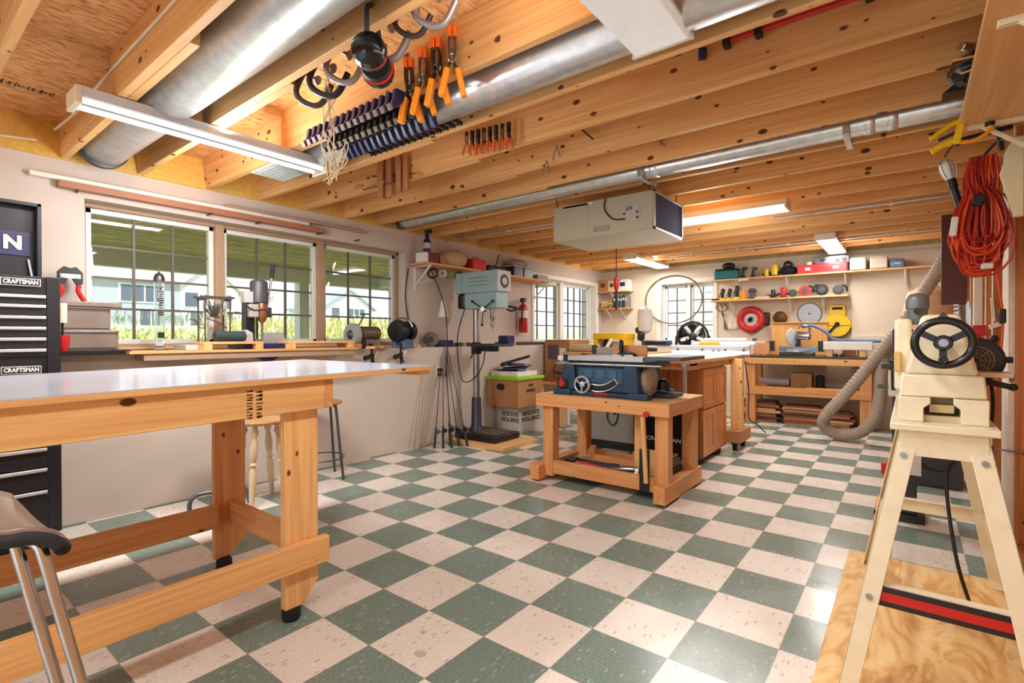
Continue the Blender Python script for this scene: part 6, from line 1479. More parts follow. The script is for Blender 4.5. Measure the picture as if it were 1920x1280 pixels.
t = tag(B().box(-0.735, -0.65, 6.36, 6.44, Lo, Lo + 0.025).build('black_tray', M['black'], bevel=0.003), 'flat black tray at the left end of the lower shelf', 'tray')
tag(B().cyl((-0.36, 6.30, 1.945), (-0.22, 6.30, 1.945), 0.012).build('paper_tube', M['paper']), 'white paper tube stuck under the upper shelf edge', 'tube').location = (0, 0.036, 0.028)
# hung on the wall
t = thing('cord_reel', 'red cord reel hanging on the back wall', 'reel', (-0.235, YB - 0.005, 1.41))
B().torus((0, -0.05, 0), (0, 1, 0), 0.145, 0.052, 36, 14).build('rim', M['red'], t)
B().lathe((0, -0.06, 0), (0, 1, 0), [(0.02, 0), (0.10, 0.01), (0.10, 0.055)]).build('spool', mat('reel_white', (214, 206, 200), 0.5), t)
B().cbox((0, -0.075, 0), (0.07, 0.02, 0.05), (0, 0.6, 0)).cbox((0, -0.075, 0), (0.04, 0.02, 0.09), (0, 0.6, 0)).build('crank', M['castiron'], t, bevel=0.004)
B().box(0.16, 0.25, -0.06, -0.002, -0.09, 0.10).build('outlet_box', M['black'], t, bevel=0.02)
t = thing('brass_disc', 'small brass saw disc hanging above the plywood panel', 'disc', (0.145, YB - 0.002, 1.43))
B().lathe((0, 0, 0), (0, -1, 0), [(0.09, 0), (0.09, 0.02), (0.06, 0.03), (0.0, 0.03)], 28).build('disc', mat('brass_dark', (88, 64, 32), 0.4, 0.5, noise=0.3, nscale=60), t)
B().torus((0, -0.012, -0.01), (0, 1, 0), 0.098, 0.008, 32, 8).build('rim', M['yelloworange'], t)
t = thing('circular_disc', 'bright steel circular saw blade hanging on the back wall', 'saw blade', (0.505, YB - 0.002, 1.475))
q = B(); n = 60
q.prism([((0.148 if i % 2 else 0.156) * cos(2 * pi * i / n), (0.148 if i % 2 else 0.156) * sin(2 * pi * i / n)) for i in range(n)], 'y', -0.004, -0.001)
q.build('blade', M['darksteel'], t)
B().lathe((0, -0.004, 0), (0, -1, 0), [(0.138, 0), (0.138, 0.001), (0.018, 0.0012)], 48).build('face', mat('disc_steel', (150, 150, 152), 0.4, 1.0), t)
B().cyl((0, 0, 0), (0, -0.012, 0), 0.012).build('nail', M['black'], t)
t = thing('yellow_reel', 'yellow cord reel with a black crank hanging on the back wall', 'reel', (0.835, YB - 0.004, 1.335))
B().lathe((0, 0, -0.03), (0, -1, 0), [(0.155, 0), (0.16, 0.01), (0.16, 0.05), (0.15, 0.06), (0.02, 0.062)], 40).build('drum', M['yellow'], t)
B().prism([(-0.085, 0.08), (0.085, 0.08), (0.10, 0.16), (0.085, 0.25), (-0.085, 0.25), (-0.10, 0.16)], 'y', -0.05, -0.002).build('handle_plate', M['yellow'], t, bevel=0.01)
B().box(-0.06, 0.06, -0.052, -0.049, 0.185, 0.215).box(-0.03, 0.05, -0.052, -0.049, 0.09, 0.11).build('hand_slot', M['ink'], t)
B().bar((0.0, -0.072, -0.01), (-0.10, -0.072, -0.13), 0.026, 0.012, (0, 1, 0)).cyl((0, -0.06, -0.01), (0, -0.08, -0.01), 0.03).build('crank', M['ink'], t)
q = B(); q.tube(arc((0, -0.066, -0.03), 0.152, radians(200), radians(350), 16), 0.006, 6); q.tube([(-0.15, -0.063, -0.03), (0.15, -0.063, -0.03)], 0.003, 6); q.build('seam', M['ink'], t)
t = thing('switch_plate', 'double outlet plate on the back wall left of the red reel', 'outlet', (-0.495, YB - 0.002, 1.335))
B().box(-0.075, 0.075, -0.022, 0, -0.06, 0.06).build('plate', mat('outlet_green', (206, 210, 190), 0.4), t, bevel=0.006)
for x in (-0.035, 0.035): B().box(x - 0.018, x + 0.018, -0.024, -0.02, -0.035, 0.035).build('socket', M['white'], t, bevel=0.002)
t = thing('cord_loop', 'looped brown cords hanging under the lower shelf', 'cord', (-0.64, YB - 0.03, 1.66))
for k in range(3): B().tube(smooth([(-0.07 + 0.05 * k, -0.02 * k, 0.0), (-0.09 + 0.09 * k, -0.02 * k, -0.07), (0.0, -0.01 * k, -0.14), (0.02, 0, -0.22), (0.03 + 0.02 * k, 0, -0.40)], 5), 0.007, 8).build('cable', mat('brown_cable', (112, 84, 66), 0.6), t)
# round blade hoop
t = thing('band_blade', 'thin brown hoop hanging on the wall beside the back window', 'hoop', (-1.40, YB - 0.035, 1.76))
q = B(); q.tube([(0.46 * cos(a), 0, 0.385 * sin(a)) for a in [2 * pi * i / 64 for i in range(64)]], 0.010, 8, closed=True); q.build('hoop', mat('hoop_brown', (120, 92, 78), 0.5, 0.3), t)
# corner shelves
t = thing('corner_shelf', 'two tier corner shelf of cartons and books on the back wall', 'shelf', (-2.39, YB, 1.63))
for z in (0.0, 0.285): B().box(-0.27, 0.30, -0.24, -0.003, z, z + 0.018).build('board', M['fir_x'], t, bevel=0.002)
for z in (0.0, 0.285): 
    for x in ((-0.10, 0.16) if z == 0 else (-0.015,)): B().bar((x, -0.008, z - 0.16), (x, -0.22, z - 0.004), 0.018, 0.014).build('bracket', M['white'], t)
zc = 1.63 + 0.285 + 0.0185; zl = 1.63 + 0.0185
for (x0, x1, h, m, lb) in ((-2.655, -2.48, 0.19, M['cardboard'], 'small brown carton at the left of the corner shelf'), (-2.47, -2.33, 0.18, M['card_light'], 'pale carton in the middle of the corner shelf'), (-2.31, -2.10, 0.19, M['paper'], 'white carton with blue print at the right of the corner shelf')):
    t = thing('shelf_carton', lb, 'box', ((x0 + x1) / 2, YB - 0.12, zc)); w = (x1 - x0) / 2
    B().box(-w, w, -0.09, 0.09, 0, h).build('carton', m, t, bevel=0.003)
    B().box(-w * 0.4, w * 0.5, -0.092, -0.089, h * 0.4, h * 0.75).build('print', M['navy'] if m is M['paper'] else MATS['print_brown'], t)
q = B(); r = random.Random(8)
for k in range(60):
    a = Vector((-2.52 + r.uniform(-.10, .10), YB - 0.13 + r.uniform(-.06, .06), zl + 0.01 + r.uniform(0, 0.11))); d = Vector((r.uniform(-1, 1), r.uniform(-.4, .4), r.uniform(-.3, .6))).normalized() * 0.05
    p0, p1 = a - d, a + d
    p0.z = max(p0.z, zl + 0.009); p1.z = max(p1.z, zl + 0.009); p0.x = max(p0.x, -2.655); p1.x = max(p1.x, -2.655)
    q.tube([p0, p1], 0.008, 6)
tag(q.build('wood_shavings', mat('straw', (226, 202, 140), 0.9)), 'heap of pale yellow shavings on the lower corner shelf', 'shavings', kind='stuff')
for i, (c, h) in enumerate((((40, 60, 66), 0.20), ((206, 208, 210), 0.21), ((44, 52, 58), 0.20), ((70, 96, 110), 0.19), ((40, 42, 48), 0.21), ((120, 116, 112), 0.20))):
    x = -2.34 + 0.04 * i
    t = thing('binder', ['leftmost dark binder on the lower corner shelf', 'white binder on the lower corner shelf', 'dark slate binder right of the white one', 'blue grey binder on the lower corner shelf', 'black binder near the right shelf end', 'taupe binder at the right end of the lower corner shelf'][i], 'book', (x, YB - 0.12, zl), 0, 'binders on the corner shelf')
    m = mat('binder_%d' % i, c, 0.5)
    B().box(-0.017, 0.017, -0.09, 0.09, 0, h).build('cover', m, t, bevel=0.003)
    B().box(-0.010, 0.010, -0.092, -0.089, h * 0.6, h * 0.8).build('label', M['paper'], t)

# ================================================================== back bench with the mitre saw
t = thing('back_bench', 'wooden back bench with a low shelf holding the mitre saw', 'bench', (0.54, 6.2, 0))
B().box(-0.72, 0.72, -0.20, 0.32, 0.875, 0.905).build('top', mat('bench_dark_top', (74, 58, 46), 0.6), t, bevel=0.003)
B().box(-0.72, 0.70, -0.21, -0.17, 0.795, 0.875).build('front_rail', M['pine_x'], t, bevel=0.003)
B().box(-0.72, 0.70, -0.20, -0.165, 0.385, 0.49).build('shelf_rail', M['fir_x'], t, bevel=0.003)
B().box(-0.72, 0.70, -0.17, 0.30, 0.47, 0.488).build('shelf', M['fir_x'], t, bevel=0.002)
for x in (-0.72, 0.58): B().box(x, x + 0.12, -0.17, -0.08, 0.0, 0.875).build('leg', M['fir_z'], t, bevel=0.003)
for x in (-0.72, 0.58): B().box(x, x + 0.12, 0.22, 0.31, 0.0, 0.875).build('leg', M['fir_z'], t, bevel=0.003)
ZT = 0.9055
tag(B().box(0.05, 0.73, 6.50, 6.52, ZT, 1.345).build('backer_panel', M['orange_ply'], bevel=0.002), 'orange plywood panel standing behind the mitre saw', 'panel')
tag(B().box(0.04, 0.74, 6.475, 6.525, 1.3455, 1.36).build('panel_cap', M['ply_x'], bevel=0.002), 'thin plywood ledge on top of the panel behind the mitre saw', 'ledge')
def wing(lb, x0, x1, cap_x):
    t = thing('saw_wing', lb, 'saw table', ((x0 + x1) / 2, 6.18, ZT), 0, 'mitre saw wings')
    w = (x1 - x0) / 2
    B().box(-w, w, -0.06, 0.06, 0.085, 0.19).build('rail', M['white'], t, bevel=0.004)
    B().box(cap_x - (x0 + x1) / 2 - 0.028, cap_x - (x0 + x1) / 2 + 0.028, -0.068, 0.068, 0.06, 0.198).build('end_cap', M['black'], t, bevel=0.004)
    for x in (-w + 0.12, w - 0.10): B().box(x - 0.035, x + 0.035, -0.05, 0.05, 0, 0.085).build('support_block', M['pine_z'], t, bevel=0.003)
wing('left white mitre saw wing ending in a black cap', -0.17, 0.13, 0.115)
wing('right white mitre saw wing on pine blocks', 0.67, 1.24, 0.695)
t = thing('mitre_saw', 'grey mitre saw with a blue dust hose in the middle of the back bench', 'saw', (0.42, 6.18, ZT))
B().box(-0.20, 0.20, -0.10, 0.10, 0.0, 0.05).build('base', M['castiron'], t, bevel=0.01)
B().lathe((0, 0, 0.05), (0, 0, 1), [(0.14, 0), (0.14, 0.03), (0.12, 0.035)], 32).build('turntable', M['alu'], t)
B().box(-0.22, 0.22, 0.02, 0.04, 0.06, 0.12).build('fence', mat('fence_blue', (120, 150, 190), 0.4, 0.4), t, bevel=0.003)
B().lathe((-0.07, -0.04, 0.25), (0.9, -0.42, 0), [(0.03, 0), (0.11, 0.004), (0.115, 0.015), (0.11, 0.03), (0.03, 0.036)], 32).build('blade_guard', M['lightgrey'], t)
B().lathe((0.0, 0.0, 0.27), (1, 0, -0.1), [(0.05, 0), (0.055, 0.01), (0.05, 0.14), (0.03, 0.16)]).build('motor', M['steel'], t)
B().tube(smooth([(0.02, -0.02, 0.37), (0.08, -0.05, 0.40), (0.15, -0.03, 0.36), (0.13, 0, 0.29)], 5), 0.016, 10).build('handle', M['steel'], t)
B().bar((0.0, 0.10, 0.05), (0.0, 0.05, 0.30), 0.06, 0.05).build('arm', M['castiron'], t)
B().tube(smooth([(0.05, 0.06, 0.385), (0.16, 0.06, 0.40), (0.30, 0.05, 0.33), (0.42, 0.05, 0.22), (0.62, 0.13, 0.20), (0.95, 0.13, 0.195)], 6), 0.020, 12).build('dust_hose', mat('hose_blue', (92, 112, 160), 0.5), t)
for i, (x, d, m, lb) in enumerate(((0.98, (0.14, 0.07, 0.09), 'burl', 'brown wood block leaning behind the right wing of the mitre saw'), (1.10, (0.05, 0.08, 0.14), 'burl', 'dark wedge beside the brown block behind the right wing'))):
    tag(B().cbox((x, 6.38, ZT + d[2] / 2 + 0.0), d, (0, 0, 0.3)).build('wood_block', M[m], bevel=0.003), lb, 'block')
for i, x in enumerate((0.86, 0.93)): tag(B().lathe((x, 6.08, ZT), (0, 0, 1), [(0.02, 0), (0.03, 0.01), (0.025, 0.035), (0.01, 0.04)]).build('turn_nut', M['black']), ['left black knob under the right saw wing', 'right black knob under the right saw wing'][i], 'knob')
# lower shelf contents
tag(B().cyl((-0.05, 6.2, 0.60), (0.33, 6.2, 0.60), 0.055).build('grey_tube', mat('tube_lilac', (150, 144, 150), 0.5)), 'grey lilac tube on the back bench shelf', 'tube').location = (0, 0, -0.056)
tag(B().box(0.36, 0.60, 6.10, 6.30, 0.4885, 0.68).build('tin_box', mat('old_tin', (140, 100, 44), 0.5, noise=0.3, nscale=20), bevel=0.006), 'old amber tin box on the back bench shelf', 'box')
tag(B().lathe((0.68, 6.22, 0.4885), (0, 0, 1), [(0.05, 0), (0.05, 0.15), (0.03, 0.17)]).build('dark_can', M['ink']), 'dark can right of the amber tin', 'can')
tag(B().hull8([(-0.16, 6.13, 0.4885), (0.10, 6.13, 0.4885), (0.10, 6.138, 0.4885), (-0.16, 6.138, 0.4885), (-0.16, 6.13, 0.60), (-0.10, 6.13, 0.60), (-0.10, 6.138, 0.60), (-0.16, 6.138, 0.60)]).build('wedge_offcut', M['burl'], bevel=0.003), 'brown wedge offcut at the left of the back bench shelf', 'offcut')
tag(B().box(0.55, 0.98, 6.02, 6.06, 0.4885, 0.503).build('pale_strip', M['pine_x'], bevel=0.002), 'pale wood strip on the front of the back bench shelf', 'strip')
# lumber under the bench: every board its own
cols = [(170, 120, 78), (140, 84, 58), (198, 156, 104), (122, 72, 52), (186, 138, 92), (150, 66, 50), (96, 70, 54), (214, 178, 130)]
r = random.Random(21)
wm = [wood('rough_board_%d' % i, tuple(min(255, v + 18) for v in c), c, 'x', 0.3) for i, c in enumerate(cols)]
desc = ['pale tan', 'reddish brown', 'honey coloured', 'dark brown', 'light brown', 'brick red', 'grey brown', 'straw coloured']
pos = ['at the bottom', 'second from the floor', 'third from the floor', 'fourth from the floor', 'fifth from the floor', 'sixth from the floor', 'seventh from the floor', 'eighth from the floor', 'ninth from the floor', 'tenth from the floor', 'at the top']
for st, (x0, x1, n) in enumerate(((-0.26, 0.22, 11), (0.25, 0.72, 10), (0.75, 1.06, 7))):
    z = 0.001
    for k in range(n):
        h = r.uniform(0.018, 0.034); c = (k * 3 + st * 2) % 8
        a = x0 + r.uniform(-0.02, 0.03); e = x1 - r.uniform(-0.01, 0.06)
        y0 = 6.125 + r.uniform(0, 0.06)
        tag(B().box(a, e, y0, 6.40, z, z + h).build('board', wm[c], bevel=0.002), '%s board %s of the %s lumber pile under the back bench' % (desc[c], pos[min(k, 9)] if k < n - 1 else 'at the top', ['left', 'middle', 'right'][st]), 'board', 'lumber under the back bench')
        z += h + 0.0006

# ================================================================== big ribbed dust hose
def hose_path():
    p = [(1.99, 4.95, 2.22), (1.90, 5.0, 2.0), (1.76, 5.15, 1.70), (1.53, 5.2, 1.27), (1.30, 5.2, 0.91), (1.06, 5.2, 0.55), (0.87, 5.2, 0.29), (0.84, 5.2, 0.15), (0.98, 5.2, 0.072), (1.18, 5.2, 0.12), (1.31, 5.2, 0.30), (1.35, 5.2, 0.54), (1.36, 5.22, 0.77), (1.39, 5.25, 0.99), (1.50, 5.28, 1.16)]
    return smooth(p, 40)
t = thing('dust_hose', 'big ribbed grey brown dust hose looping down to the floor', 'hose', (1.2, 5.2, 0.0))
pts = [p - Vector((1.2, 5.2, 0)) for p in hose_path()]
B().tube(pts, [0.060 + 0.004 * (1 if i % 4 < 2 else -1) for i in range(len(pts))], 18).build('hose', mat('hose_taupe', (166, 150, 132), 0.55), t, sharp=60)
B().cyl(pts[-1] - Vector((0.01, 0, 0.02)), pts[-1] + Vector((0.07, 0.02, 0.10)), 0.07).build('collar', M['darksteel'], t)
B().cyl(pts[0] - Vector((0.0, 0, 0.0)), pts[0] + Vector((0.06, 0, 0.1)), 0.07).build('collar', M['galv'], t)
t = thing('dust_collector', 'dust collector with a tan filter bag behind the lathe', 'dust collector', (1.76, 5.86, 0))
B().lathe((0, 0, 0.10), (0, 0, 1), [(0.20, 0), (0.22, 0.02), (0.22, 0.35), (0.10, 0.50)]).build('drum', mat('collector_dark', (70, 62, 60), 0.5), t)
B().cyl((0, 0, 0.55), (0, 0, 1.15), 0.09).build('column', M['darksteel'], t)
q = B(); q.lathe((0, 0.02, 1.15), (0, 0, 1), [(0.10, 0), (0.22, 0.06), (0.24, 0.25), (0.19, 0.50), (0.06, 0.58)], 24)
q.build('filter_bag', mat('kraft_bag', (208, 178, 134), 0.85, noise=0.06), t)
for (x, y) in ((-0.17, -0.14), (0.17, -0.14), (0.0, 0.2)): B().lathe((x, y, 0.0), (0, 0, 1), [(0.03, 0), (0.035, 0.03), (0.03, 0.10)]).build('caster', M['rubber'], t)
t = tag(B().box(1.80, 1.96, 4.05, 4.08, 1.42, 2.16).build('maroon_board', mat('maroon_board', (84, 36, 30), 0.4), bevel=0.004), 'dark maroon board hanging beside the orange cords', 'board')
for (p, q_) in (((1.985, 4.07, 2.05), 0),): tag(B().cyl((1.95, 4.075, 2.10), (2.045, 4.10, 2.10), 0.008).build('peg', M['darksteel']), 'steel peg that holds the maroon board to a stud', 'peg')

# ================================================================== wood lathe on its stand
cr = M['cream']
t = thing('plywood_sheet', 'big plywood sheet lying on the floor under the lathe', 'plywood', (1.68, 0.6, 0.0))
B().box(-0.335, 0.345, -1.0, 1.17, 0.0, 0.018).build('sheet', None, t)
def m_firply():
    m = bpy.data.materials.new('fir_plywood'); m.use_nodes = True
    tt = m.node_tree; b = tt.nodes['Principled BSDF']; N = tt.nodes.new; L = tt.links.new
    tc = N('ShaderNodeTexCoord'); mp = N('ShaderNodeMapping'); mp.inputs['Scale'].default_value = (4.5, 1.3, 1); L(tc.outputs['Object'], mp.inputs[0])
    n = N('ShaderNodeTexNoise'); n.inputs['Scale'].default_value = 1.3; n.inputs['Detail'].default_value = 4; n.inputs['Distortion'].default_value = 1.4; L(mp.outputs[0], n.inputs['Vector'])
    mu = N('ShaderNodeMath'); mu.operation = 'MULTIPLY'; mu.inputs[1].default_value = 34; L(n.outputs['Fac'], mu.inputs[0])
    sn = N('ShaderNodeMath'); sn.operation = 'SINE'; L(mu.outputs[0], sn.inputs[0])
    n2 = N('ShaderNodeTexNoise'); n2.inputs['Scale'].default_value = 4; n2.inputs['Detail'].default_value = 8; L(mp.outputs[0], n2.inputs['Vector'])
    ma = N('ShaderNodeMath'); ma.operation = 'MULTIPLY_ADD'; ma.inputs[1].default_value = 0.17; L(sn.outputs[0], ma.inputs[0]); L(n2.outputs['Fac'], ma.inputs[2])
    r = N('ShaderNodeValToRGB'); e = r.color_ramp.elements; e[0].position = 0.15; e[0].color = lin((248, 220, 164)); e[1].position = 0.85; e[1].color = lin((206, 146, 78))
    x = e.new(0.5); x.color = lin((238, 196, 128)); L(ma.outputs[0], r.inputs[0]); L(r.outputs[0], b.inputs['Base Color']); b.inputs['Roughness'].default_value = 0.6
    return m
t.children[0].data.materials.append(m_firply())
# stand
LX, LY = 1.677, 1.08
t = thing('lathe_stand', 'cream steel lathe stand with splayed legs and a red striped brace', 'stand', (LX, LY, 0.0185))
ZS_ = 0.84
def lleg(sx, y_top, y_bot):
    xt, xb = sx * 0.105, sx * 0.262
    q = B(); s = sx
    # angle iron: a face towards the end and a face towards the side
    sgn = -1 if y_top < 0 else 1
    a = 0.052; th = 0.005
    q.hull8([(xb, y_bot, 0), (xb - s * a, y_bot, 0), (xb - s * a, y_bot - sgn * th, 0), (xb, y_bot - sgn * th, 0), (xt, y_top, ZS_), (xt - s * a, y_top, ZS_), (xt - s * a, y_top - sgn * th, ZS_), (xt, y_top - sgn * th, ZS_)])
    q.hull8([(xb, y_bot, 0), (xb - s * th, y_bot, 0), (xb - s * th, y_bot - sgn * a, 0), (xb, y_bot - sgn * a, 0), (xt, y_top, ZS_), (xt - s * th, y_top, ZS_), (xt - s * th, y_top - sgn * a, ZS_), (xt, y_top - sgn * a, ZS_)])
    o = q.build('leg', cr, t, bevel=0.002)
    k = (0.335) / ZS_
    for zz in (0.31, 0.76):
        f = zz / ZS_; x = xb + (xt - xb) * f - s * 0.024; y = y_bot + (y_top - y_bot) * f
        B().cyl((x, y, zz), (x, y + sgn * 0.006, zz), 0.009, n=8).build('bolt', M['steel'], o)
for sx in (1, -1):
    lleg(sx, -0.50, -0.63); lleg(sx, 0.46, 0.58)
def strip(y, z, w0, h, m, name='brace'):
    return B().box(-w0, w0, y - 0.004, y + 0.004, z, z + h).build(name, m, t, bevel=0.001)
o = strip(-0.565, 0.285, 0.175, 0.062, M['blackmetal'])
B().box(-0.172, 0.172, -0.5702, -0.569, 0.302, 0.330).build('red_stripe', M['red'], o)
B().box(-0.172, 0.172, -0.565, -0.53, 0.347, 0.351).build('top_flange', cr, o)
strip(0.545, 0.30, 0.175, 0.06, cr); B().box(-0.172, 0.172, 0.51, 0.545, 0.36, 0.364).build('brace_flange', cr, t)
for sx in (1, -1): B().bar((sx * 0.185, -0.53, 0.33), (sx * 0.185, 0.52, 0.33), 0.006, 0.05).build('side_brace', cr, t)
for y in (-0.505, 0.465): B().box(-0.105, 0.105, y - 0.004, y + 0.004, 0.76, ZS_).build('end_plate', cr, t, bevel=0.001)
for sx in (1, -1): B().box(sx * 0.105 - 0.003, sx * 0.105 + 0.003, -0.5, 0.46, 0.76, ZS_).build('side_plate', cr, t, bevel=0.001)
B().box(-0.13, 0.13, -0.53, 0.49, ZS_, ZS_ + 0.022).build('top_plate', cr, t, bevel=0.004)
# the lathe itself: bed along y, headstock towards the viewer
zb = 0.0185 + ZS_ + 0.0225
t = thing('wood_lathe', 'cream wood lathe with a black three spoke handwheel facing out', 'lathe', (LX, LY, zb))
for sx in (1, -1):
    B().prism([(sx * 0.11, 0), (sx * 0.045, 0), (sx * 0.045, 0.045), (sx * 0.028, 0.06), (sx * 0.028, 0.078), (sx * 0.11, 0.078)][::sx], 'y', -0.46, 0.52).build('bed_rail', cr, t, bevel=0.003)
B().box(-0.05, 0.05, -0.44, 0.50, 0.0, 0.02).build('bed_web', mat('bed_shade', (196, 182, 146), 0.5), t)
B().box(-0.03, 0.03, -0.43, -0.38, 0.030, 0.055).build('clamp_plate', mat('worn_tan', (190, 172, 120), 0.5), t)
hz = 0.254   # spindle height above the bed base
B().hull8([(-0.108, -0.44, 0.079), (0.108, -0.44, 0.079), (0.108, -0.10, 0.079), (-0.108, -0.10, 0.079), (-0.102, -0.43, 0.15), (0.102, -0.43, 0.15), (0.102, -0.11, 0.15), (-0.102, -0.11, 0.15)]).build('head_base', cr, t, bevel=0.006)
B().hull8([(-0.095, -0.425, 0.15), (0.090, -0.425, 0.15), (0.090, -0.12, 0.15), (-0.095, -0.12, 0.15), (-0.05, -0.40, 0.345), (0.045, -0.40, 0.345), (0.045, -0.14, 0.345), (-0.05, -0.14, 0.345)]).build('headstock', cr, t, bevel=0.012)
B().box(-0.125, -0.075, -0.26, -0.12, 0.08, 0.338).build('belt_cover', cr, t, bevel=0.012)
B().box(0.0, 0.19, -0.22, -0.10, 0.135, 0.152).build('motor_plate', cr, t, bevel=0.004)
c = B().lathe((-0.06, -0.18, 0.318), (0, 0, 1), [(0.030, 0), (0.031, 0.004), (0.031, 0.055), (0.035, 0.057), (0.035, 0.088), (0.032, 0.100), (0.022, 0.110), (0.008, 0.113)], 28).build('gear_cap', mat('cap_grey', (112, 120, 120), 0.4, 0.3), t)
B().cyl((-0.06, -0.216, 0.365), (-0.06, -0.225, 0.365), 0.012, n=10).build('cap_bolt', M['blackmetal'], c)
# spindle + handwheel
B().cyl((0, -0.42, hz), (0, -0.52, hz), 0.012).build('spindle', M['steel'], t)
wy = -0.50
wheel = B()
wheel.torus((0, wy, hz), (0, 1, 0), 0.069, 0.0115, 48, 14)
wheel.lathe((0, wy + 0.02, hz), (0, -1, 0), [(0.014, 0), (0.024, 0.005), (0.024, 0.028), (0.02, 0.034), (0.009, 0.034), (0.009, 0.020)], 28)
for k in range(3):
    a = radians(-90 + 120 * k)
    wheel.bar((0.018 * cos(a), wy, hz + 0.018 * sin(a)), (0.066 * cos(a), wy, hz + 0.066 * sin(a)), 0.019, 0.010, (0, 1, 0))
wheel.build('handwheel', mat('wheel_black', (26, 26, 28), 0.25), t, bevel=0)
B().torus((0, wy - 0.012, hz - 0.052), (0, 1, 0), 0.009, 0.0035, 20, 8).build('crank_boss', mat('boss_dark', (44, 44, 46), 0.3), t)
B().prism([(-0.014, hz + 0.078), (0.014, hz + 0.078), (0.0, hz + 0.096)], 'y', wy - 0.004, wy + 0.004).build('pointer', M['castiron'], t)
# motor with grille
mx, my, mz = 0.104, -0.10, 0.190
mo = B().lathe((mx, my - 0.03, mz), (0, 1, 0), [(0.068, 0), (0.078, 0.008), (0.08, 0.024), (0.08, 0.20), (0.07, 0.215), (0.02, 0.22)], 36).build('motor', mat('motor_black', (40, 36, 34), 0.45, 0.2), t)
q = B()
for rr in (0.012, 0.024, 0.036, 0.047): q.torus((mx, my - 0.0315, mz), (0, 1, 0), rr, 0.0032, 36, 6)
for k in range(8):
    a = k * pi / 4; q.bar((mx + 0.01 * cos(a), my - 0.032, mz + 0.01 * sin(a)), (mx + 0.05 * cos(a), my - 0.032, mz + 0.05 * sin(a)), 0.005, 0.004, (0, 1, 0))
q.build('grille', mat('grille_dust', (128, 116, 98), 0.6), mo)
B().lathe((mx, my - 0.031, mz), (0, -1, 0), [(0.050, 0), (0.050, 0.001)], 36).build('grille_back', M['black'], mo)
B().box(mx + 0.05, mx + 0.10, my + 0.02, my + 0.05, mz - 0.01, mz + 0.012).build('terminal_box', M['black'], mo, bevel=0.003)
B().bar((0.11, -0.18, 0.125), (0.185, -0.20, 0.105), 0.018, 0.018).ball((0.19, -0.20, 0.105), 0.013).build('speed_lever', M['blackmetal'], t, bevel=0.003)
B().tube([(0.19, -0.19, 0.143), (0.185, -0.21, 0.125)], 0.006, 8).build('lever_tip', M['steel'], t)
B().box(-0.125, -0.105, -0.28, -0.18, 0.15, 0.22).build('side_rust_plate', mat('wood_shim', (214, 176, 110), 0.6), t, bevel=0.004)
# tool rest and tailstock further along the bed
B().tube([(-0.13, 0.0, 0.06), (-0.13, -0.01, 0.17)], [0.009, 0.011], 10).ball((-0.13, -0.012, 0.175), 0.015).build('rest_lever', M['blackmetal'], t)
B().box(-0.10, 0.09, 0.02, 0.08, 0.079, 0.11).cyl((-0.04, 0.05, 0.10), (-0.04, 0.05, 0.23), 0.014).build('banjo', M['blackmetal'], t)
B().box(-0.055, -0.035, -0.10, 0.20, 0.225, 0.255).build('tool_rest', M['steel'], t, bevel=0.004)
B().hull8([(-0.06, 0.28, 0.079), (0.06, 0.28, 0.079), (0.06, 0.46, 0.079), (-0.06, 0.46, 0.079), (-0.035, 0.30, 0.31), (0.035, 0.30, 0.31), (0.035, 0.44, 0.31), (-0.035, 0.44, 0.31)]).build('tailstock', cr, t, bevel=0.01)
B().cyl((0, 0.20, hz), (0, 0.50, hz), 0.02).build('quill', M['steel'], t)
B().tube(smooth([(0.10, 0.10, 0.19), (0.16, 0.12, 0.12), (0.165, 0.08, -0.04), (0.12, 0.02, -0.15), (0.03, -0.10, -0.22), (0.05, -0.16, -0.50), (0.10, -0.05, -0.72), (0.12, 0.25, -0.853)], 6), 0.006, 8).build('power_cord', M['cord'], t)

# belt and disc sander on a dark stand behind the lathe
t = thing('sander_stand', 'white sanding machine on a dark pedestal left behind the lathe', 'sander', (1.575, 2.62, 0))
B().box(-0.10, 0.10, -0.10, 0.14, 0.0, 0.05).build('base', M['blackmetal'], t, bevel=0.006)
for (x, y) in ((-0.13, -0.08), (-0.13, 0.12)): B().cyl((x, y - 0.01, 0.028), (x, y + 0.01, 0.028), 0.028, n=16).build('wheel', M['rubber'], t)
B().box(-0.15, -0.09, -0.11, 0.15, 0.05, 0.08).build('wheel_bracket', M['pine_y'], t)
B().box(-0.065, 0.06, -0.08, 0.12, 0.05, 0.78).build('pedestal', mat('pedestal_dark', (46, 44, 48), 0.5), t, bevel=0.006)
B().box(-0.085, 0.08, -0.12, 0.12, 0.78, 0.95).build('body', M['white'], t, bevel=0.01)
B().box(-0.12, 0.10, -0.14, 0.10, 0.955, 0.985).build('table', M['castiron'], t, bevel=0.006)
B().box(-0.04, 0.06, 0.0, 0.10, 0.985, 1.13).build('belt_arm', M['darksteel'], t, bevel=0.01)
for k in range(4): B().cyl((-0.06 + 0.02 * k, -0.05, 0.985), (-0.06 + 0.022 * k, -0.05, 1.20 + 0.012 * (k % 2)), 0.006, n=8).build('chisel', M['navy'], t)
B().cbox((-0.03, -0.05, 1.02), (0.11, 0.04, 0.06)).build('tool_rack', M['darksteel'], t, bevel=0.004)
B().tube([(0.05, -0.14, 0.94), (0.055, -0.15, 0.83)], [0.014, 0.012], 10).build('lever', M['blackmetal'], t)
B().tube([(-0.09, -0.12, 0.84), (-0.14, -0.15, 0.845)], [0.012, 0.016], 10).build('side_knob', M['grey'], t)
B().box(0.0, 0.08, -0.10, -0.085, 0.30, 0.68).build('chrome_strip', M['alu'], t)
B().box(-0.12, -0.075, -0.09, -0.03, 0.28, 0.35).build('red_switch', M['red'], t, bevel=0.004)
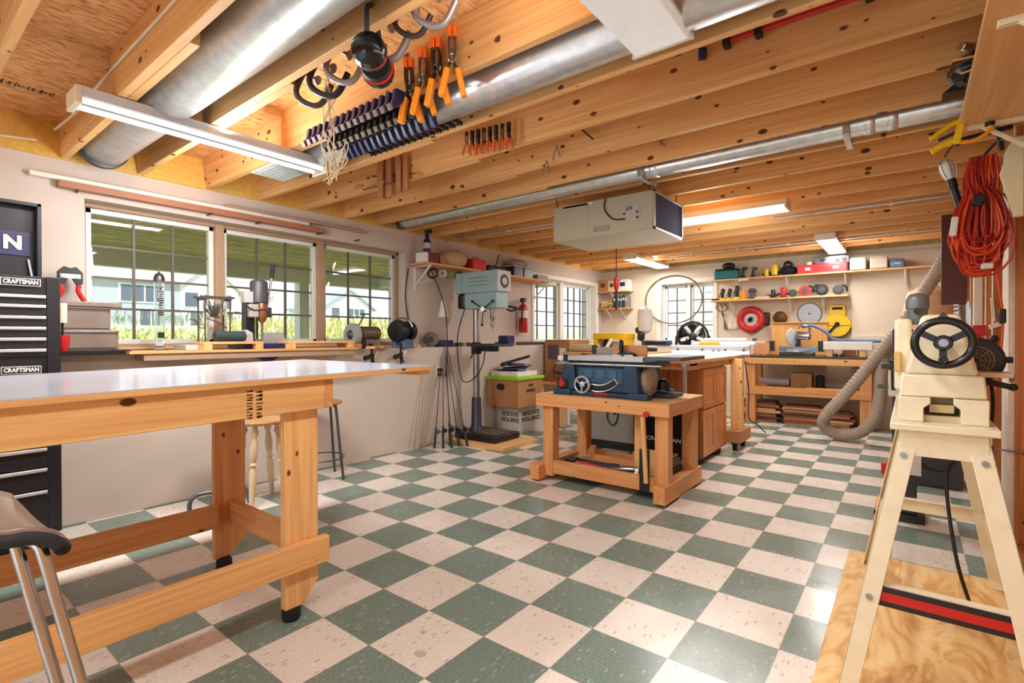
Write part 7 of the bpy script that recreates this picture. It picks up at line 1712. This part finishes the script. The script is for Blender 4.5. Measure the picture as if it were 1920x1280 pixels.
tag(B().cyl((1.22, 3.05, 1.055), (1.60, 3.05, 1.055), 0.018).build('steel_rail', M['alu']), 'round steel rail of the sanding machine behind the lathe', 'rail') if False else None
# dark bin under / behind the lathe
t = thing('storage_tub', 'dark grey plastic tub on the floor behind the lathe legs', 'tub', (1.73, 3.78, 0))
B().hull8([(-0.19, -0.20, 0.0), (0.18, -0.20, 0.0), (0.18, 0.2, 0.0), (-0.19, 0.2, 0.0), (-0.21, -0.22, 0.30), (0.20, -0.22, 0.30), (0.20, 0.22, 0.30), (-0.21, 0.22, 0.30)]).build('tub', mat('tub_grey', (72, 72, 80), 0.6), t, bevel=0.01)
B().box(-0.22, 0.21, -0.23, 0.23, 0.295, 0.315).build('lid', MATS['tub_grey'], t, bevel=0.006)
B().tube(smooth([(-0.10, -0.225, 0.28), (-0.06, -0.235, 0.17), (0.04, -0.235, 0.14), (0.11, -0.235, 0.20), (0.13, -0.23, 0.30)], 6), 0.007, 8).build('cord', M['cord'], t)

# ================================================================== right wall and overhead shelf
t = thing('overhead_shelf', 'plywood overhead shelf hung from the stud wall', 'shelf', (1.91, 1.05, 2.15))
B().box(-0.135, 0.13, -1.6, 0.80, 0.0, 0.018).build('board', M['ply'], t, bevel=0.002)
for y in (-1.3, -0.30, 0.72):
    q = B(); q.box(-0.10, 0.13, y - 0.015, y + 0.015, -0.02, 0.0); q.bar((-0.05, y, -0.012), (0.125, y, -0.16), 0.022, 0.016); q.box(0.11, 0.13, y - 0.015, y + 0.015, -0.26, 0)
    q.build('bracket', M['cream'], t, bevel=0.003)
t = thing('bin_bag', 'crumpled black plastic bag poking over the edge of the overhead shelf', 'bag', (1.80, 1.30, 2.17))
q = B(); q.ball((0, 0, 0.055), 0.09, 0.9, 1.5, 0.62, 20, 14); r = random.Random(6)
for v in q.bm.verts:
    v.co += Vector((r.uniform(-.012, .012), r.uniform(-.012, .012), r.uniform(-.01, .01))); v.co.z = max(v.co.z, 0.0)
q.prism([(-0.10, 0.0), (0.02, 0.0), (0.02, 0.09)], 'y', 0.02, 0.12)
q.build('bag', mat('bag_black', (16, 16, 18), 0.25), t)
B().cbox((-0.03, -0.10, 0.115), (0.05, 0.07, 0.03), (0.5, 0.3, 0.4)).build('foil', M['chrome'], t, bevel=0.004)
for i, (a, c) in enumerate((((1.72, 1.02, 2.185), (1.86, 1.08, 2.205)), ((1.75, 1.20, 2.20), (1.86, 1.15, 2.20)))):
    tag(B().tube([a, c], 0.004, 6).build('dowel', M['pine_x']), ['upper thin stick poking over the overhead shelf edge', 'lower thin stick beside the black bag on the overhead shelf'][i], 'stick').location = (0, 0, -0.012)
# yellow bar clamp clipped on the shelf edge
t = thing('quick_clamp', 'yellow one handed clamp gripping the edge of the overhead shelf', 'clamp', (1.80, 1.72, 2.14))
B().bar((-0.01, 0, 0.05), (-0.035, 0, -0.075), 0.03, 0.03, (0, 1, 0)).build('body', M['yellow'], t, bevel=0.006)
B().tube(smooth([(-0.02, 0, 0.03), (-0.06, 0, 0.015), (-0.11, 0.0, -0.02), (-0.13, 0, -0.03)], 4), 0.012, 10).build('upper_handle', M['yellow'], t)
B().tube(smooth([(-0.035, 0, -0.06), (-0.08, 0, -0.07), (-0.125, 0, -0.095)], 4), 0.015, 10).build('lower_handle', M['yellow'], t)
B().tube([(-0.03, 0, -0.02), (-0.10, 0, -0.045)], 0.008, 8).build('trigger', M['castiron'], t)
B().tube(smooth([(-0.025, 0, -0.07), (0.02, 0, -0.075), (0.06, 0.0, -0.06), (0.085, 0, -0.035), (0.082, 0, -0.02)], 5), 0.009, 8).build('jaw', M['yelloworange'], t)
B().lathe((0.082, 0, -0.018), (0, 0, 1), [(0.018, 0), (0.018, 0.015)]).build('pad', M['black'], t)
# white gusset under the shelf
t = thing('wall_gusset', 'whitewashed plywood gusset bracing the overhead shelf to the wall strip', 'gusset', (2.0, 2.02, 1.9))
B().prism([(-0.01, 0.23), (0.03, 0.23), (0.03, -0.16), (-0.005, -0.16), (-0.055, 0.06)], 'y', -0.015, 0.015).build('plate', mat('gusset_cream', (236, 224, 190), 0.6), t, bevel=0.003)
# dark caulk gun hooked over the end
t = thing('caulk_gun', 'black caulking gun hanging behind the end of the overhead shelf', 'tool', (1.93, 2.10, 2.19))
B().bar((-0.11, 0, 0.0), (0.07, 0, 0.02), 0.028, 0.02).build('frame', M['black'], t, bevel=0.004)
B().tube([(-0.10, 0, 0.0), (-0.15, 0, -0.012)], [0.014, 0.02], 10).build('handle', M['black'], t)
B().tube([(0.02, 0, 0.0), (0.03, 0, -0.09)], [0.014, 0.011], 10).build('hook_arm', M['black'], t)
# bundle of orange extension cords
def cord_bundle():
    t = thing('extension_cord', 'big hank of red orange extension cord hanging by the lathe', 'cord', (1.89, 2.17, 2.10))
    r = random.Random(12)
    oc = [mat('cord_orange', (232, 84, 34), 0.4), mat('cord_red', (196, 46, 34), 0.4), mat('cord_deep', (150, 34, 34), 0.4)]
    qs = [B(), B(), B()]
    for i in range(64):
        q = qs[(0, 0, 1, 1, 2)[i % 5]]
        x0 = r.uniform(-0.045, 0.045); y0 = r.uniform(-0.03, 0.03); sp = r.uniform(0.08, 1.0)
        w = 0.125 * sp; L = r.uniform(0.42, 0.63); cx = r.uniform(-0.02, 0.02); d = r.uniform(-0.05, 0.05)
        s1, s2 = r.uniform(0.6, 1.1), r.uniform(0.6, 1.1)
        p = [(x0, y0, 0.0), (x0 * 1.1 - 0.2 * w, y0 + d * 0.3, -0.12), (cx - w * 0.7 * s1, y0 + d, -L * 0.5), (cx - w * s1, y0 + d, -L * 0.78), (cx - w * 0.6, y0 + d, -L * 0.96), (cx, y0 + d * 1.3, -L), (cx + w * 0.6, y0 + d, -L * 0.96), (cx + w * s2, y0 + d, -L * 0.78), (cx + w * 0.7 * s2, y0 + d, -L * 0.5), (x0 * 1.1 + 0.2 * w, y0 - d * 0.3, -0.12), (x0 + 0.015, y0, 0.0)]
        q.tube(smooth(p, 5), 0.0052, 7)
    qs[0].tube(smooth([(0.05, 0, -0.5), (0.07, -0.01, -0.7), (0.085, -0.01, -0.83), (0.08, -0.01, -1.0), (0.06, 0, -1.22)], 6), 0.005, 7)
    for q, m, n in zip(qs, oc, ('orange_strands', 'red_strands', 'dark_red_strands')): q.build(n, m, t)
    B().cbox((-0.015, -0.075, -0.24), (0.045, 0.03, 0.06), (0, 0.5, 0)).build('plug', M['black'], t, bevel=0.006)
    B().cbox((-0.11, -0.06, -0.36), (0.03, 0.03, 0.10), (0, 0.1, 0)).build('white_tie', M['paper'], t, bevel=0.006)
    B().cbox((0.02, -0.05, -0.58), (0.05, 0.03, 0.03)).build('white_tie', M['paper'], t, bevel=0.006)
    B().cbox((0.083, -0.012, -0.84), (0.028, 0.028, 0.075)).build('socket_end', M['black'], t, bevel=0.006)
    B().tube(smooth([(0.0, 0.0, -0.02), (0.02, 0.0, 0.02), (0.06, -0.07, 0.05), (0.10, -0.135, 0.03)], 4), 0.007, 8).build('hook', M['darksteel'], t)
cord_bundle()
# trouble light
t = thing('trouble_light', 'caged trouble light with a black handle hanging beside the orange cords', 'work light', (1.745, 2.24, 2.09))
B().tube(smooth([(0.0, 0, 0.06), (0.02, 0, 0.10), (0.05, 0.0, 0.14), (0.055, -0.035, 0.20), (0.055, -0.076, 0.24)], 4), 0.004, 6).build('hook', M['darksteel'], t)
B().lathe((0, 0, 0.04), (0.25, 0, -1), [(0.012, 0), (0.03, 0.02), (0.033, 0.05), (0.026, 0.09), (0.018, 0.11)], 20).build('bulb', mat('bulb_glass', (244, 243, 240), 0.25), t)
q = B(); ax = Vector((0.25, 0, -1)).normalized(); u = ax.orthogonal().normalized(); v = ax.cross(u)
for k in range(6):
    a = k * pi / 3; d = u * cos(a) + v * sin(a)
    q.tube([Vector((0, 0, 0.045)) + ax * h + d * rr for h, rr in ((0, 0.008), (0.02, 0.034), (0.055, 0.038), (0.11, 0.024))], 0.0022, 6)
q.build('cage', M['steel'], t)
B().lathe((0.027, 0, -0.068), (0.25, 0, -1), [(0.021, 0), (0.022, 0.01), (0.022, 0.05), (0.017, 0.055), (0.019, 0.16), (0.012, 0.17)], 18).build('handle', M['black'], t)
B().tube(smooth([(0.068, 0, -0.235), (0.085, 0, -0.30), (0.09, 0.0, -0.4)], 4), 0.005, 6).build('cord', M['lightgrey'], t)
# tools hung on the far studs
for (nm, lb, x, y, z, m) in (('red_clamp', 'red headed clamp hanging on the far stud', 2.0, 3.66, 1.18, 'red'),):
    t = thing(nm, lb, 'clamp', (x, y, z))
    B().box(-0.02, 0.02, -0.02, 0.02, -0.16, -0.02).build('handle', M['red'], t, bevel=0.01)
    B().box(-0.035, 0.038, -0.02, 0.02, -0.02, 0.06).build('head', M['red'], t, bevel=0.006)
t = thing('hand_saw_bar', 'long dark bar hanging from the studs by the lathe motor', 'bar', (2.045, 3.262, 1.12))
B().tube([(0, 0, 0.0), (-0.035, 0, -0.30)], [0.012, 0.01], 10).build('bar', M['black'], t)
B().ball((0.0, 0, 0.02), 0.025).build('knob', M['black'], t)
B().bar((0.0, 0, 0.14), (-0.01, 0, 0.3), 0.015).bar((-0.02, 0, 0.10), (0.03, 0, 0.12), 0.05, 0.03).build('white_clip', M['paper'], t)
t = thing('silver_pipe', 'flexible silver pipe standing by the studs behind the lathe', 'pipe', (1.95, 4.55, 0))
pp = [Vector((0, 0, 0.05 + 1.45 * i / 160)) for i in range(161)]
B().tube(pp, [0.045 + 0.004 * (1 if i % 4 < 2 else -1) for i in range(161)], 14).build('pipe', M['steel'], t, sharp=60)
B().lathe((0, 0, 0), (0, 0, 1), [(0.06, 0), (0.06, 0.06)]).build('foot', M['castiron'], t)
t = tag(B().cyl((2.0, 4.28, 0.0), (2.0, 4.28, 1.45), 0.030).build('conduit_pipe', M['alu']), 'smooth bright pipe standing beside the flexible silver pipe', 'pipe')
t = tag(B().box(1.985, 2.035, 3.80, 3.90, 0.0, 1.62).build('white_plank', M['stud_edge'], bevel=0.002), 'whitewashed plank leaning among the far studs', 'plank')
# door lever on the near stud
t = thing('lever_arm', 'thin steel rod with a dark knob sticking out from the near stud', 'lever', (2.04, 2.36, 0.53))
B().cyl((0.05, 0.0, 0.0), (-0.09, -0.0, 0.01), 0.005, n=8).build('rod', M['steel'], t)
B().ball((-0.10, 0, 0.01), 0.02, 1.2, 1, 0.9).build('knob', M['blackmetal'], t)
